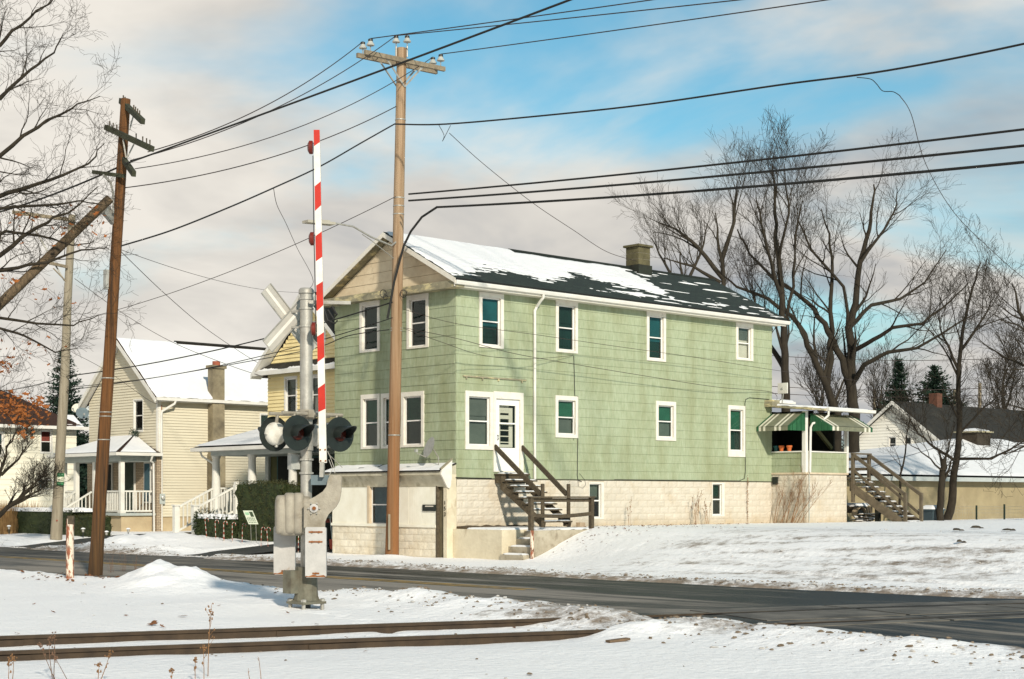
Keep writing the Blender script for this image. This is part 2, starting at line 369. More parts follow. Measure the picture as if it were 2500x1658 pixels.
# ------------------------------------------------------------------ mesh helpers
class MB:
    def __init__(s):
        s.v = []; s.f = []; s.smooth = False
    def quad(s, a, b, c, d):
        n = len(s.v); s.v += [tuple(a), tuple(b), tuple(c), tuple(d)]; s.f.append((n, n+1, n+2, n+3)); return s
    def tri(s, a, b, c):
        n = len(s.v); s.v += [tuple(a), tuple(b), tuple(c)]; s.f.append((n, n+1, n+2)); return s
    def hex(s, p):
        n = len(s.v); s.v += [tuple(q) for q in p]
        for q in ((0, 3, 2, 1), (4, 5, 6, 7), (0, 1, 5, 4), (1, 2, 6, 5), (2, 3, 7, 6), (3, 0, 4, 7)):
            s.f.append(tuple(n + i for i in q))
        return s
    def box(s, x0, x1, y0, y1, z0, z1):
        x0, x1 = sorted((x0, x1)); y0, y1 = sorted((y0, y1)); z0, z1 = sorted((z0, z1))
        return s.hex([(x0, y0, z0), (x1, y0, z0), (x1, y1, z0), (x0, y1, z0), (x0, y0, z1), (x1, y0, z1), (x1, y1, z1), (x0, y1, z1)])
    def beam(s, a, b, w, h, up=(0, 0, 1)):
        """rectangular bar from a to b, w wide sideways, h high"""
        a = Vector(a); b = Vector(b); d = (b - a).normalized()
        u = Vector(up); side = d.cross(u)
        if side.length < 1e-4:
            side = d.cross(Vector((1, 0, 0)))
        side.normalize(); u = side.cross(d).normalized()
        S = side * (w / 2); U = u * (h / 2)
        return s.hex([a - S - U, a + S - U, b + S - U, b - S - U, a - S + U, a + S + U, b + S + U, b - S + U])
    def tube(s, pts, rad, n=8, cap=True):
        pts = [Vector(p) for p in pts]
        if not hasattr(rad, '__len__'):
            rad = [rad] * len(pts)
        base = len(s.v)
        d0 = (pts[1] - pts[0]).normalized()
        ref = Vector((0, 0, 1)) if abs(d0.z) < .9 else Vector((1, 0, 0))
        for i, p in enumerate(pts):
            a = pts[max(i-1, 0)]; b = pts[min(i+1, len(pts)-1)]
            d = (b - a)
            if d.length < 1e-9: d = d0
            d.normalize()
            u = d.cross(ref)
            if u.length < 1e-4:
                u = d.cross(Vector((0, 1, 0)))
            u.normalize(); w = d.cross(u)
            for k in range(n):
                an = 2 * math.pi * k / n
                q = p + (u * math.cos(an) + w * math.sin(an)) * rad[i]
                s.v.append((q.x, q.y, q.z))
        for i in range(len(pts) - 1):
            for k in range(n):
                k2 = (k + 1) % n
                s.f.append((base + i*n + k, base + i*n + k2, base + (i+1)*n + k2, base + (i+1)*n + k))
        if cap:
            s.f.append(tuple(base + k for k in range(n - 1, -1, -1)))
            s.f.append(tuple(base + (len(pts)-1)*n + k for k in range(n)))
        return s
    def lathe(s, c, prof, n=16, axis=(0, 0, 1)):
        """profile list of (radius, height) turned about an axis through c"""
        c = Vector(c); ax = Vector(axis).normalized()
        u = ax.orthogonal().normalized(); w = ax.cross(u)
        base = len(s.v)
        for r, h in prof:
            for k in range(n):
                an = 2 * math.pi * k / n
                q = c + ax * h + (u * math.cos(an) + w * math.sin(an)) * max(r, 1e-4)
                s.v.append((q.x, q.y, q.z))
        for i in range(len(prof) - 1):
            for k in range(n):
                k2 = (k + 1) % n
                s.f.append((base + i*n + k, base + i*n + k2, base + (i+1)*n + k2, base + (i+1)*n + k))
        s.f.append(tuple(base + k for k in range(n - 1, -1, -1)))
        s.f.append(tuple(base + (len(prof)-1)*n + k for k in range(n)))
        return s
    def prism(s, poly, d):
        """extrude a polygon (list of 3-D points) by vector d"""
        d = Vector(d); n = len(poly); b = len(s.v)
        s.v += [tuple(p) for p in poly] + [tuple(Vector(p) + d) for p in poly]
        s.f.append(tuple(range(b + n - 1, b - 1, -1))); s.f.append(tuple(range(b + n, b + 2*n)))
        for i in range(n):
            j = (i + 1) % n
            s.f.append((b + i, b + j, b + n + j, b + n + i))
        return s
    def mesh(s, name):
        me = bpy.data.meshes.new(name)
        me.from_pydata(s.v, [], s.f)
        me.validate(); me.update()
        return me
    def build(s, name, material, parent=None, smooth=False, **tags):
        o = link(name, s.mesh(name), material, parent)
        if smooth:
            shade(o, smooth)
        for k, v in tags.items():
            o[k] = v
        return o

def shade(o, ang=True):
    me = o.data
    me.polygons.foreach_set('use_smooth', [True] * len(me.polygons))
    if ang is not True:
        try:
            me.set_sharp_from_angle(angle=math.radians(ang))
        except Exception:
            pass

def world_of(o):
    m = Matrix.Identity(4)
    while o is not None:
        m = o.matrix_parent_inverse @ o.matrix_basis @ m if o.parent else o.matrix_basis @ m
        o = o.parent
    return m

def link(name, data, material=None, parent=None):
    o = bpy.data.objects.new(name, data)
    col.objects.link(o)
    if material is not None and data is not None and len(data.materials) == 0:
        data.materials.append(material)
    if parent is not None:
        o.parent = parent
        o.matrix_parent_inverse = world_of(parent).inverted()
    return o

def thing(name, label, cat, loc, group=None):
    o = bpy.data.objects.new(name, None)
    col.objects.link(o)
    o.empty_display_size = .3
    o.location = loc
    tag(o, label, cat, group)
    return o

def tag(o, label, cat, group=None, kind=None):
    if label: o['label'] = label
    if cat: o['category'] = cat
    if group: o['group'] = group
    if kind: o['kind'] = kind
    return o

def copy_tree(o, parent=None, delta=None):
    c = o.copy(); col.objects.link(c)
    if parent is not None:
        c.parent = parent
    for ch in [x for x in bpy.data.objects if x.parent == o]:
        copy_tree(ch, c)
    return c

def text_mesh(body, size, depth=.003):
    cu = bpy.data.curves.new('lettering', 'FONT')
    cu.body = body; cu.size = size; cu.extrude = depth; cu.align_x = 'CENTER'; cu.align_y = 'CENTER'
    cu.resolution_u = 3
    ob = bpy.data.objects.new('lettering_tmp', cu); col.objects.link(ob)
    me = bpy.data.meshes.new_from_object(ob)
    bpy.data.objects.remove(ob)
    bpy.data.curves.remove(cu)
    return me

class Face:
    """a vertical wall plane: u along it, v up, w outwards (towards the street side or the near side)"""
    def __init__(s, kind, c):
        s.k = kind; s.c = c
    def p(s, u, v, w=0.0):
        return (u, s.c - w, v) if s.k == 'y' else (s.c - w, u, v)
    def box(s, mb, u0, u1, v0, v1, w0, w1):
        a = s.p(u0, v0, w0); b = s.p(u1, v1, w1)
        return mb.box(a[0], b[0], a[1], b[1], a[2], b[2])
    def pane(s, u0, u1, v0, v1, w):
        q = [s.p(u0, v0, w), s.p(u1, v0, w), s.p(u1, v1, w), s.p(u0, v1, w)]
        return MB().quad(*(q if s.k == 'y' else q[::-1]))
    def slab(s, mb, u0, u1, v0, v1, wb0, wb1, wt0, wt1):
        """bottom depth wb0..wb1, top depth wt0..wt1"""
        P = s.p
        return mb.hex([P(u0, v0, wb0), P(u1, v0, wb0), P(u1, v0, wb1), P(u0, v0, wb1),
                       P(u0, v1, wt0), P(u1, v1, wt0), P(u1, v1, wt1), P(u0, v1, wt1)])

def rect_sub(r, holes):
    out = [r]
    for h in holes:
        nxt = []
        for a in out:
            if h[0] >= a[1] or h[1] <= a[0] or h[2] >= a[3] or h[3] <= a[2]:
                nxt.append(a); continue
            if h[0] > a[0]: nxt.append((a[0], h[0], a[2], a[3]))
            if h[1] < a[1]: nxt.append((h[1], a[1], a[2], a[3]))
            lo, hi = max(a[0], h[0]), min(a[1], h[1])
            if h[2] > a[2]: nxt.append((lo, hi, a[2], h[2]))
            if h[3] < a[3]: nxt.append((lo, hi, h[3], a[3]))
        out = nxt
    return [a for a in out if a[1] - a[0] > .004 and a[3] - a[2] > .004]

def wall_core(name, face, u0, u1, v0, v1, holes, material, parent, thick=.14):
    mb = MB()
    for a in rect_sub((u0, u1, v0, v1), holes):
        face.box(mb, a[0], a[1], a[2], a[3], -thick, 0)
    return mb.build(name, material, parent)

def ring(face, mb, u0, u1, v0, v1, wl, wr, wb, wt, w0, w1):
    face.box(mb, u0, u0 + wl, v0, v1, w0, w1)
    face.box(mb, u1 - wr, u1, v0, v1, w0, w1)
    face.box(mb, u0 + wl, u1 - wr, v0, v0 + wb, w0, w1)
    face.box(mb, u0 + wl, u1 - wr, v1 - wt, v1, w0, w1)

BLR = random.Random(19)
def window(parent, face, u0, u1, v0, v1, up=None, lo=None, cw=.11, ct=.13, cb=.05, trim=None, mid=.5, sash=.04, proud=.04,
           name='window', sashmat=None, panes=True, recess=.05):
    """double-hung window: casing, sash frame, two panes, what hangs behind them. returns the wall opening"""
    trim = trim or TRIM
    mb = MB()
    ring(face, mb, u0, u1, v0, v1, cw, cw, cb, ct, .0, proud)
    a0, a1, b0, b1 = u0 + cw, u1 - cw, v0 + cb, v1 - ct
    ring(face, mb, a0 - .012, a1 + .012, b0 - .012, b1 + .012, .012, .012, .012, .012, -.14, 0)
    w = mb.build(name, trim, parent)
    sm = sashmat or VINYL_S
    mbs = MB()
    ring(face, mbs, a0, a1, b0, b1, sash, sash, sash, sash, -recess - .02, -recess + .015)
    vm = b0 + (b1 - b0) * mid
    face.box(mbs, a0 + sash, a1 - sash, vm - .018, vm + .018, -recess - .018, -recess + .013)
    mbs.build('sash', sm, w)
    for (p0, p1) in ((b0 + sash, vm - .018), (vm + .018, b1 - sash)):
        face.pane(a0 + sash, a1 - sash, p0, p1, -recess).build('pane', GLASS, w)
    if up:
        dv_ = BLR.choice((-.12, -.05, .0, .06, .14)) * (b1 - b0) / 1.3
        m = MB(); face.box(m, a0 + .03, a1 - .03, vm + dv_, b1 - .02, -recess - .06, -recess - .05); m.build('blind', up, w)
    if lo:
        m = MB(); face.box(m, a0 + .03, a1 - .03, b0 + .03, vm + .2 * (b1 - b0), -recess - .085, -recess - .075); m.build('curtain', lo, w)
    return (a0 - .012, a1 + .012, b0 - .012, b1 + .012)

def rnd_noise(x, y, z=0.0, o=4):
    return mnoise.fractal(Vector((x, y, z)), .9, 2.1, o)

def snow_sheet(name, parent, p00, p10, p01, p11, nu, nv, mask, thick=.05, sink=.03, material=None, normal=None):
    """a blanket of snow over a sloping quad; where mask<=0 it lies below the surface (bare patches)"""
    p00, p10, p01, p11 = map(Vector, (p00, p10, p01, p11))
    nrm = Vector(normal) if normal else ((p10 - p00) + (p11 - p01)).cross((p01 - p00) + (p11 - p10)).normalized()
    if nrm.z < 0: nrm = -nrm
    mb = MB()
    for j in range(nv + 1):
        v = j / nv
        for i in range(nu + 1):
            u = i / nu
            p = (p00 * (1-u) + p10 * u) * (1-v) + (p01 * (1-u) + p11 * u) * v
            m = mask(u, v)
            h = -sink if m <= 0 else thick * min(1, m) ** .6
            q = p + nrm * h
            mb.v.append((q.x, q.y, q.z))
    keep = mb.v
    for j in range(nv):
        for i in range(nu):
            a = j*(nu+1) + i
            mb.f.append((a, a+1, a+nu+2, a+nu+1))
    return mb.build(name, material or SNOWR, parent, smooth=50)

def edge_mask(u, v, e=.02, ev=.02):
    m = min(u / e, (1-u) / e, v / ev, (1-v) / ev)
    return m

def clap(face, poly_fn, v0, v1, row, name, material, parent, u_holes=(), proud=.018, back=.1):
    """lapped boards: one sawtooth mesh; poly_fn(v) gives (u0,u1) of the wall at height v"""
    mb = MB()
    n = max(1, int(round((v1 - v0) / row))); r = (v1 - v0) / n
    for k in range(n):
        a, b = v0 + k * r, v0 + (k + 1) * r
        ua0, ua1 = poly_fn(a); ub0, ub1 = poly_fn(b)
        holes = [h for h in u_holes if h[2] < b - 1e-6 and h[3] > a + 1e-6]
        if not holes:
            mb.hex([face.p(ua0, a, -back), face.p(ua1, a, -back), face.p(ua1, a, proud), face.p(ua0, a, proud),
                    face.p(ub0, b, -back), face.p(ub1, b, -back), face.p(ub1, b, .002), face.p(ub0, b, .002)])
        else:
            for q in rect_sub((max(ua0, ub0), min(ua1, ub1), a, b), holes):
                f0 = (q[2] - a) / r; f1 = (q[3] - a) / r
                w0 = proud + (.002 - proud) * f0; w1 = proud + (.002 - proud) * f1
                face.slab(mb, q[0], q[1], q[2], q[3], -back, w0, -back, w1)
    return mb.build(name, material, parent)

# ------------------------------------------------------------------ ground, road, track
def sstep(a, b, x):
    t = max(0.0, min(1.0, (x - a) / (b - a)))
    return t * t * (3 - 2 * t)

RD = Vector((.9354, -.3536))                    # direction of the track
RA = Vector((-11.82, -18.58)); RB = Vector((-12.57, -20.30))
def track_dist(x, y):
    """signed distance from the middle of the track and distance along it"""
    c = (RA + RB) / 2
    p = Vector((x, y)) - c
    return p.x * (-RD.y) + p.y * RD.x, p.dot(RD)

def edge_near(y):
    return -12.45 + .28 * mnoise.noise(Vector((y * .35, 3.1, 0))) + .12 * mnoise.noise(Vector((y * 1.7, 8.1, 0))) - .5 * sstep(-15, -20, y)
def edge_far(y):
    return -5.1 + .22 * mnoise.noise(Vector((y * .3, 13.1, 0))) + .10 * mnoise.noise(Vector((y * 1.9, 5.1, 0))) + .35 * sstep(-12, -19, y)

MOUNDS = [(-13.35, -6.7, .25, .8), (-13.6, -7.5, .14, .9), (-13.7, -8.0, .16, 1.2), (-14.6, -12.0, .10, 1.4), (-12.9, -12.4, .12, .8), (-13.0, -13.8, .16, .8),
          (-13.1, -15.3, .16, .9), (-13.3, -16.8, .15, .9), (-13.2, -18.1, .13, .62), (-14.25, -19.72, .15, .6), (-13.6, -20.0, .10, .8), (-13.7, -21.6, .10, .9), (-13.8, -23.2, .10, 1.0),
          (-3.2, 13.2, .16, 1.2), (-4.0, 20.5, .30, 1.4), (-3.4, 24.0, .26, 1.3), (-1.35, 1.3, .10, .7), (-3.8, 8.5, .16, .9), (-2.2, 11.5, .22, 2.0), (-1.5, 13.5, .18, 1.8)]

FEET = []
_r = random.Random(14)
for _k in range(17):      # somebody walked from the road past the signal to the track
    FEET.append((-13.6 - .16 * _k + .09 * (-1) ** _k + _r.gauss(0, .04), -10.4 - .44 * _k + _r.gauss(0, .06)))
for _k in range(12):
    FEET.append((-3.2 + .42 * _k + _r.gauss(0, .05), -5.4 - .1 * _k + .13 * (-1) ** _k + _r.gauss(0, .04)))

def drive_mask(x, y):
    """1 inside one of the two cleared driveways"""
    m = 0.0
    c1 = 17.6 + .12 * (x + 5); c2 = 6.95 + .02 * (x + 5)
    for c, w in ((c1, 1.15), (c2, 1.0)):
        if x > -6.0:
            n = .18 * mnoise.noise(Vector((x * .9, c, 0)))
            fl = 1.2 * sstep(-3.6, -5.2, x)
            m = max(m, sstep(w + fl + .25 + n, w + fl - .1 + n, abs(y - c)))
    return m

def base_h(x, y):
    wl = sstep(5.6, 7.2, y); wr = sstep(-1.9, -2.9, y)
    wm = 1 - wl - wr
    left = .33 * sstep(-4.6, 1.5, x)
    xs = -.25 - 3.95 * sstep(-3.6, -9.5, y)
    right = .86 * sstep(xs - .1, 2.75, x) ** (.85 + .3 * sstep(-3.6, -9.5, y))
    mid = .80 * sstep(.25, 1.2, x)
    return wl * left + wr * right + wm * mid

def ground_h(x, y):
    h = base_h(x, y)
    h += .022 * rnd_noise(x * .55, y * .55, 1.7, 3)
    en, ef = edge_near(y), edge_far(y)
    d, al = track_dist(x, y)
    # plough banks
    if x >= ef:
        q = x - ef
        h += .10 * math.exp(-((q - .55) / .5) ** 2) * (.75 + .6 * mnoise.noise(Vector((x * 1.3, y * .8, 4))))
        h += .035 * math.exp(-q / 1.0) * mnoise.noise(Vector((x * 6, y * 6, 2)))
    if x <= en:
        q = en - x
        h += .06 * math.exp(-((q - .5) / .5) ** 2) * (.8 + .8 * mnoise.noise(Vector((x * 1.1, y * .7, 9))))
        k = math.exp(-q / 1.1)
        h += .05 * k * mnoise.noise(Vector((x * 5, y * 5, 7)))
    for (mx, my, a, r) in MOUNDS:
        dd = ((x - mx) ** 2 + (y - my) ** 2) / (r * r)
        if dd < 6:
            h += a * math.exp(-dd) * (1 + .35 * rnd_noise(x * 1.6, y * 1.6, 3.0, 3))
    # the snow lies lower along the rails
    if x < -13.2:
        tr = math.exp(-(d / 1.5) ** 2) * sstep(-13.2, -14.4, x)
        h -= .075 * tr
        h += .03 * math.exp(-(d / .35) ** 2) * sstep(-13.2, -14.4, x)
    for (fx, fy) in FEET:
        dd = (x - fx) ** 2 + (y - fy) ** 2
        if dd < .2: h -= .055 * math.exp(-dd / .022) - .018 * math.exp(-dd / .06)
    # tyre ruts across the yard
    if x > -5 and y < -4:
        for (c, w) in ((-.35, .13), (1.15, .13), (-2.2, .12), (-.75, .12)):
            q = x - c - .10 * (y + 12) - .25 * math.sin(y * .18)
            if abs(q) < .6: h -= .03 * math.exp(-(q / w) ** 2) - .012 * math.exp(-((abs(q) - .25) / .1) ** 2)
    # driveways cleared to the asphalt
    dm = drive_mask(x, y)
    if dm > 0 and x > ef - .1:
        h -= dm * .09
    # cut out the road
    cut = sstep(0, .34, x - en) * sstep(0, .34, ef - x)
    h = h * (1 - cut) - .10 * cut
    # far field is smooth
    return h

def dirt_v(x, y):
    en, ef = edge_near(y), edge_far(y)
    v = 0.0
    if x >= ef - .6:
        q = x - ef
        v = max(v, (.78 + .3 * mnoise.noise(Vector((x * 2.5, y * 1.2, 3)))) * math.exp(-max(q, 0) / 1.0))
        v = max(v, .72 * math.exp(-max(q, 0) / 1.3))
    if x <= en + .6:
        q = en - x
        s = .35 + .65 * sstep(-10.5, -15, y)
        v = max(v, s * 1.0 * math.exp(-max(q, 0) / .55))
        v = max(v, .62 * sstep(-15, -17.5, y) * math.exp(-max(q, 0) / 1.2))
    # yard beyond the road on the right: thin snow with grass and tyre marks
    if y < -4 and x > -4.5:
        m = sstep(-4, -9, y) * sstep(-4.4, -3.0, x) * sstep(9, 3, x)
        st = mnoise.noise(Vector((x * 1.6 + y * .35, y * .16, 1.0))) + .6 * mnoise.noise(Vector((x * 3.8 + y * .8, y * .45, 6.0)))
        v = max(v, m * (.40 + .36 * st))
    if -3.4 < y < 0 and x > 3:
        v = max(v, .55 * sstep(-1.6, -.2, y))
    # where the track meets the road
    d, al = track_dist(x, y)
    if -15.5 < x < -12.4 and abs(d) < 2.2:
        v = max(v, .62 * sstep(-15.0, -13.6, x))
    return max(0.0, min(1.0, v))

def lines(parts):
    out = []
    for a, b, st in parts:
        n = max(1, int(round((b - a) / st)))
        out += [a + (b - a) * i / n for i in range(n)]
    out.append(parts[-1][1])
    return out

GX = lines([(-1500, -200, 130), (-200, -60, 14), (-60, -26, 1.2), (-26, -12, .115), (-12, -5.6, .4), (-5.6, -2.2, .10), (-2.2, 4, .18), (4, 18, .5), (18, 50, 2), (50, 200, 15), (200, 1700, 150)])
GY = lines([(-1500, -200, 130), (-200, -50, 15), (-50, -28, 1.5), (-28, -3, .125), (-3, 9, .2), (9, 30, .28), (30, 60, 2), (60, 200, 14), (200, 1700, 150)])
def build_ground():
    mb = MB(); D = []
    nx, ny = len(GX), len(GY)
    for y in GY:
        for x in GX:
            if -60 < x < 60 and -60 < y < 70:
                mb.v.append((x, y, ground_h(x, y))); D.append(dirt_v(x, y))
            else:
                mb.v.append((x, y, base_h(min(max(x, -60), 60), y) if not (-13 < x < -4.6) else -.1)); D.append(.15)
    for j in range(ny - 1):
        for i in range(nx - 1):
            a = j * nx + i
            mb.f.append((a, a + 1, a + nx + 1, a + nx))
    me = bpy.data.meshes.new('ground')
    me.from_pydata(mb.v, [], mb.f); me.update()
    at = me.attributes.new('dirt', 'FLOAT', 'POINT')
    at.data.foreach_set('value', D)
    m = bpy.data.materials.new('snow_ground'); m.use_nodes = True
    nt = m.node_tree; b = nt.nodes['Principled BSDF']
    b.inputs['Roughness'].default_value = .55
    b.inputs['Specular IOR Level'].default_value = .25
    g = nd(nt, 'ShaderNodeNewGeometry'); pos = g.outputs['Position']
    a = nd(nt, 'ShaderNodeAttribute', attribute_name='dirt')
    n1 = nd(nt, 'ShaderNodeTexNoise', Scale=3.0, Detail=10.0, Roughness=.72); lk(nt, pos, n1.inputs['Vector'])
    n2 = nd(nt, 'ShaderNodeTexNoise', Scale=26.0, Detail=4.0, Roughness=.7); lk(nt, pos, n2.inputs['Vector'])
    # fac = smoothstep(noise, 1-dirt)
    s1 = nd(nt, 'ShaderNodeMath', operation='MULTIPLY_ADD'); lk(nt, n2.outputs[0], s1.inputs[0]); s1.inputs[1].default_value = .35
    lk(nt, n1.outputs[0], s1.inputs[2])
    s2 = nd(nt, 'ShaderNodeMath', operation='MULTIPLY_ADD'); lk(nt, a.outputs['Fac'], s2.inputs[0]); s2.inputs[1].default_value = .62
    lk(nt, s1.outputs[0], s2.inputs[2])
    mr = nd(nt, 'ShaderNodeMapRange', interpolation_type='SMOOTHSTEP'); mr.inputs[1].default_value = .88; mr.inputs[2].default_value = 1.22
    lk(nt, s2.outputs[0], mr.inputs[0])
    n3 = nd(nt, 'ShaderNodeTexNoise', Scale=.6, Detail=3.0); lk(nt, pos, n3.inputs['Vector'])
    sn = nd(nt, 'ShaderNodeMix', data_type='RGBA'); lk(nt, n3.outputs[0], sn.inputs[0])
    sn.inputs[6].default_value = (.86, .845, .83, 1); sn.inputs[7].default_value = (.91, .885, .855, 1)
    dc = nd(nt, 'ShaderNodeMix', data_type='RGBA'); lk(nt, n2.outputs[0], dc.inputs[0])
    dc.inputs[6].default_value = (.10, .07, .045, 1); dc.inputs[7].default_value = (.36, .29, .22, 1)
    mx = nd(nt, 'ShaderNodeMix', data_type='RGBA'); lk(nt, mr.outputs[0], mx.inputs[0])
    lk(nt, sn.outputs[2], mx.inputs[6]); lk(nt, dc.outputs[2], mx.inputs[7])
    lk(nt, mx.outputs[2], b.inputs['Base Color'])
    nb = nd(nt, 'ShaderNodeTexNoise', Scale=7.0, Detail=8.0, Roughness=.62); lk(nt, pos, nb.inputs['Vector'])
    bp = nd(nt, 'ShaderNodeBump', Strength=.6, Distance=.07); lk(nt, nb.outputs[0], bp.inputs['Height'])
    lk(nt, bp.outputs[0], b.inputs['Normal'])
    me.materials.append(m)
    o = bpy.data.objects.new('ground', me); col.objects.link(o)
    shade(o)
    o['kind'] = 'structure'
    return o
GROUND = build_ground()

def road_z(x, y):
    d, al = track_dist(x, y)
    z = .055 * math.exp(-(d / 2.6) ** 4)
    z += .02 * (1 - ((x + 8.75) / 3.7) ** 2)            # camber
    return z - .02

def asphalt_mat():
    m = bpy.data.materials.new('salted_asphalt'); m.use_nodes = True
    nt = m.node_tree; b = nt.nodes['Principled BSDF']
    b.inputs['Specular IOR Level'].default_value = .12
    g = nd(nt, 'ShaderNodeNewGeometry'); pos = g.outputs['Position']
    sp = nd(nt, 'ShaderNodeSeparateXYZ'); lk(nt, pos, sp.inputs[0])
    mp = nd(nt, 'ShaderNodeMapping'); mp.inputs['Scale'].default_value = (1.5, .075, 1); lk(nt, pos, mp.inputs[0])
    n1 = nd(nt, 'ShaderNodeTexNoise', Scale=1.6, Detail=7.0, Roughness=.68); lk(nt, mp.outputs[0], n1.inputs['Vector'])
    n2 = nd(nt, 'ShaderNodeTexNoise', Scale=.75, Detail=4.0, Roughness=.6); lk(nt, pos, n2.inputs['Vector'])
    n3 = nd(nt, 'ShaderNodeTexNoise', Scale=60.0, Detail=3.0); lk(nt, pos, n3.inputs['Vector'])
    # profile across the road: dark wet far lane and edges, salt-dried near lane
    cr = nd(nt, 'ShaderNodeValToRGB')
    mr = nd(nt, 'ShaderNodeMapRange'); mr.inputs[1].default_value = -13.0; mr.inputs[2].default_value = -4.6
    lk(nt, sp.outputs[0], mr.inputs[0]); lk(nt, mr.outputs[0], cr.inputs[0])
    el = cr.color_ramp.elements
    def V(v): return (v, v, v, 1)
    el[0].position = 0.0; el[0].color = V(.10)
    el[1].position = 1.0; el[1].color = V(.05)
    for p, v in ((.07, .10), (.15, .50), (.23, .62), (.30, .40), (.37, .60), (.45, .46), (.52, .30), (.60, .14), (.68, .28), (.76, .12), (.84, .20), (.92, .10)):
        e = el.new(p); e.color = V(v)
    s = nd(nt, 'ShaderNodeMath', operation='MULTIPLY_ADD'); lk(nt, n1.outputs[0], s.inputs[0]); s.inputs[1].default_value = 2.2
    sub = nd(nt, 'ShaderNodeMath', operation='SUBTRACT'); lk(nt, cr.outputs[0], sub.inputs[0]); sub.inputs[1].default_value = 1.14
    lk(nt, sub.outputs[0], s.inputs[2])
    s2 = nd(nt, 'ShaderNodeMath', operation='MULTIPLY_ADD'); lk(nt, n2.outputs[0], s2.inputs[0]); s2.inputs[1].default_value = .55
    lk(nt, s.outputs[0], s2.inputs[2])
    ry = nd(nt, 'ShaderNodeMapRange'); ry.inputs[1].default_value = -20.0; ry.inputs[2].default_value = -11.0; ry.inputs[3].default_value = -.30; ry.inputs[4].default_value = .05
    lk(nt, sp.outputs[1], ry.inputs[0])
    s3 = nd(nt, 'ShaderNodeMath', operation='ADD'); lk(nt, s2.outputs[0], s3.inputs[0]); lk(nt, ry.outputs[0], s3.inputs[1])
    s2 = s3
    r2 = nd(nt, 'ShaderNodeMapRange', interpolation_type='SMOOTHSTEP'); r2.inputs[1].default_value = .28; r2.inputs[2].default_value = .92
    lk(nt, s2.outputs[0], r2.inputs[0])
    mx = nd(nt, 'ShaderNodeMix', data_type='RGBA'); lk(nt, r2.outputs[0], mx.inputs[0])
    mx.inputs[6].default_value = (.020, .022, .019, 1); mx.inputs[7].default_value = (.25, .225, .19, 1)
    m2 = nd(nt, 'ShaderNodeMix', data_type='RGBA', blend_type='OVERLAY'); m2.inputs[0].default_value = .35
    lk(nt, mx.outputs[2], m2.inputs[6]); lk(nt, n3.outputs[0], m2.inputs[7])
    lk(nt, m2.outputs[2], b.inputs['Base Color'])
    rr = nd(nt, 'ShaderNodeMapRange'); rr.inputs[3].default_value = .5; rr.inputs[4].default_value = .9
    lk(nt, r2.outputs[0], rr.inputs[0]); lk(nt, rr.outputs[0], b.inputs['Roughness'])
    bp = nd(nt, 'ShaderNodeBump', Strength=.3, Distance=.01); lk(nt, n3.outputs[0], bp.inputs['Height']); lk(nt, bp.outputs[0], b.inputs['Normal'])
    return m
ASPH = asphalt_mat()

def build_road():
    X = lines([(-13.6, -4.3, .5)])
    Y = lines([(-160, -40, 10), (-40, -8, .4), (-8, 40, 2), (40, 300, 20)])
    mb = MB()
    for y in Y:
        for x in X:
            mb.v.append((x, y, road_z(x, y)))
    nx = len(X)
    for j in range(len(Y) - 1):
        for i in range(nx - 1):
            a = j * nx + i
            mb.f.append((a, a + 1, a + nx + 1, a + nx))
    o = mb.build('road', ASPH, None, smooth=True, kind='structure')
    paint = mat('worn_yellow_paint', (.50, .30, .05), (.14, .11, .05), scale=2.2, detail=7, lo=.40, hi=.66, rough=.85)
    for xc in (-9.02, -8.74):
        m = MB()
        ys = lines([(-12.2, 40, 2), (40, 300, 20)])
        for a, b in zip(ys[:-1], ys[1:]):
            m.quad((xc - .055, a, road_z(xc, a) + .005), (xc + .055, a, road_z(xc, a) + .005), (xc + .055, b, road_z(xc, b) + .005), (xc - .055, b, road_z(xc, b) + .005))
        m.build('centre_line', paint, o)
    m = MB()   # worn white stop line before the track
    for a, b in zip(lines([(-9.0, -5.4, .6)])[:-1], lines([(-9.0, -5.4, .6)])[1:]):
        pass
    # concrete crossing panels between and beside the rails
    pan = mat('crossing_panel', (.17, .155, .13), (.065, .062, .054), scale=1.4, detail=7, lo=.35, hi=.65, rough=.85, bump=.3, bscale=24)
    for off0, off1 in ((.11, 1.30), (-.80, -.11), (1.55, 2.25)):
        a = .35
        while a < 9.5:
            L = 2.3
            m = MB()
            P = []
            for (al, of) in ((a, off0), (a + L - .07, off0), (a + L - .07, off1), (a, off1)):
                q = RA + RD * al - Vector((-RD.y, RD.x)) * of
                P.append(q)
            if all(-13.0 < p.x < -4.5 for p in P):
                zz = [road_z(p.x, p.y) for p in P]
                m.hex([(p.x, p.y, z - .05) for p, z in zip(P, zz)] + [(p.x, p.y, z + .012) for p, z in zip(P, zz)])
                m.build('crossing_panel', pan, o)
            a += L
    slot = mat('flangeway', (.010, .011, .010), (.016, .016, .014), scale=6, rough=.9)
    for of in (-.075, .075, 1.435 - .075 + .44, 1.435 + .075 + .44):
        m = MB()
        for k in range(20):
            q = []
            for al, s_ in ((k * .45, -.032), (k * .45 + .45, -.032), (k * .45 + .45, .032), (k * .45, .032)):
                p = RA + RD * (al + .1) - Vector((-RD.y, RD.x)) * (of + s_)
                q.append((p.x, p.y, road_z(p.x, p.y) + .014))
            if all(-13.1 < p[0] < -4.5 for p in q): m.quad(*q)
        m.build('flangeway', slot, o)
    return o
ROAD = build_road()

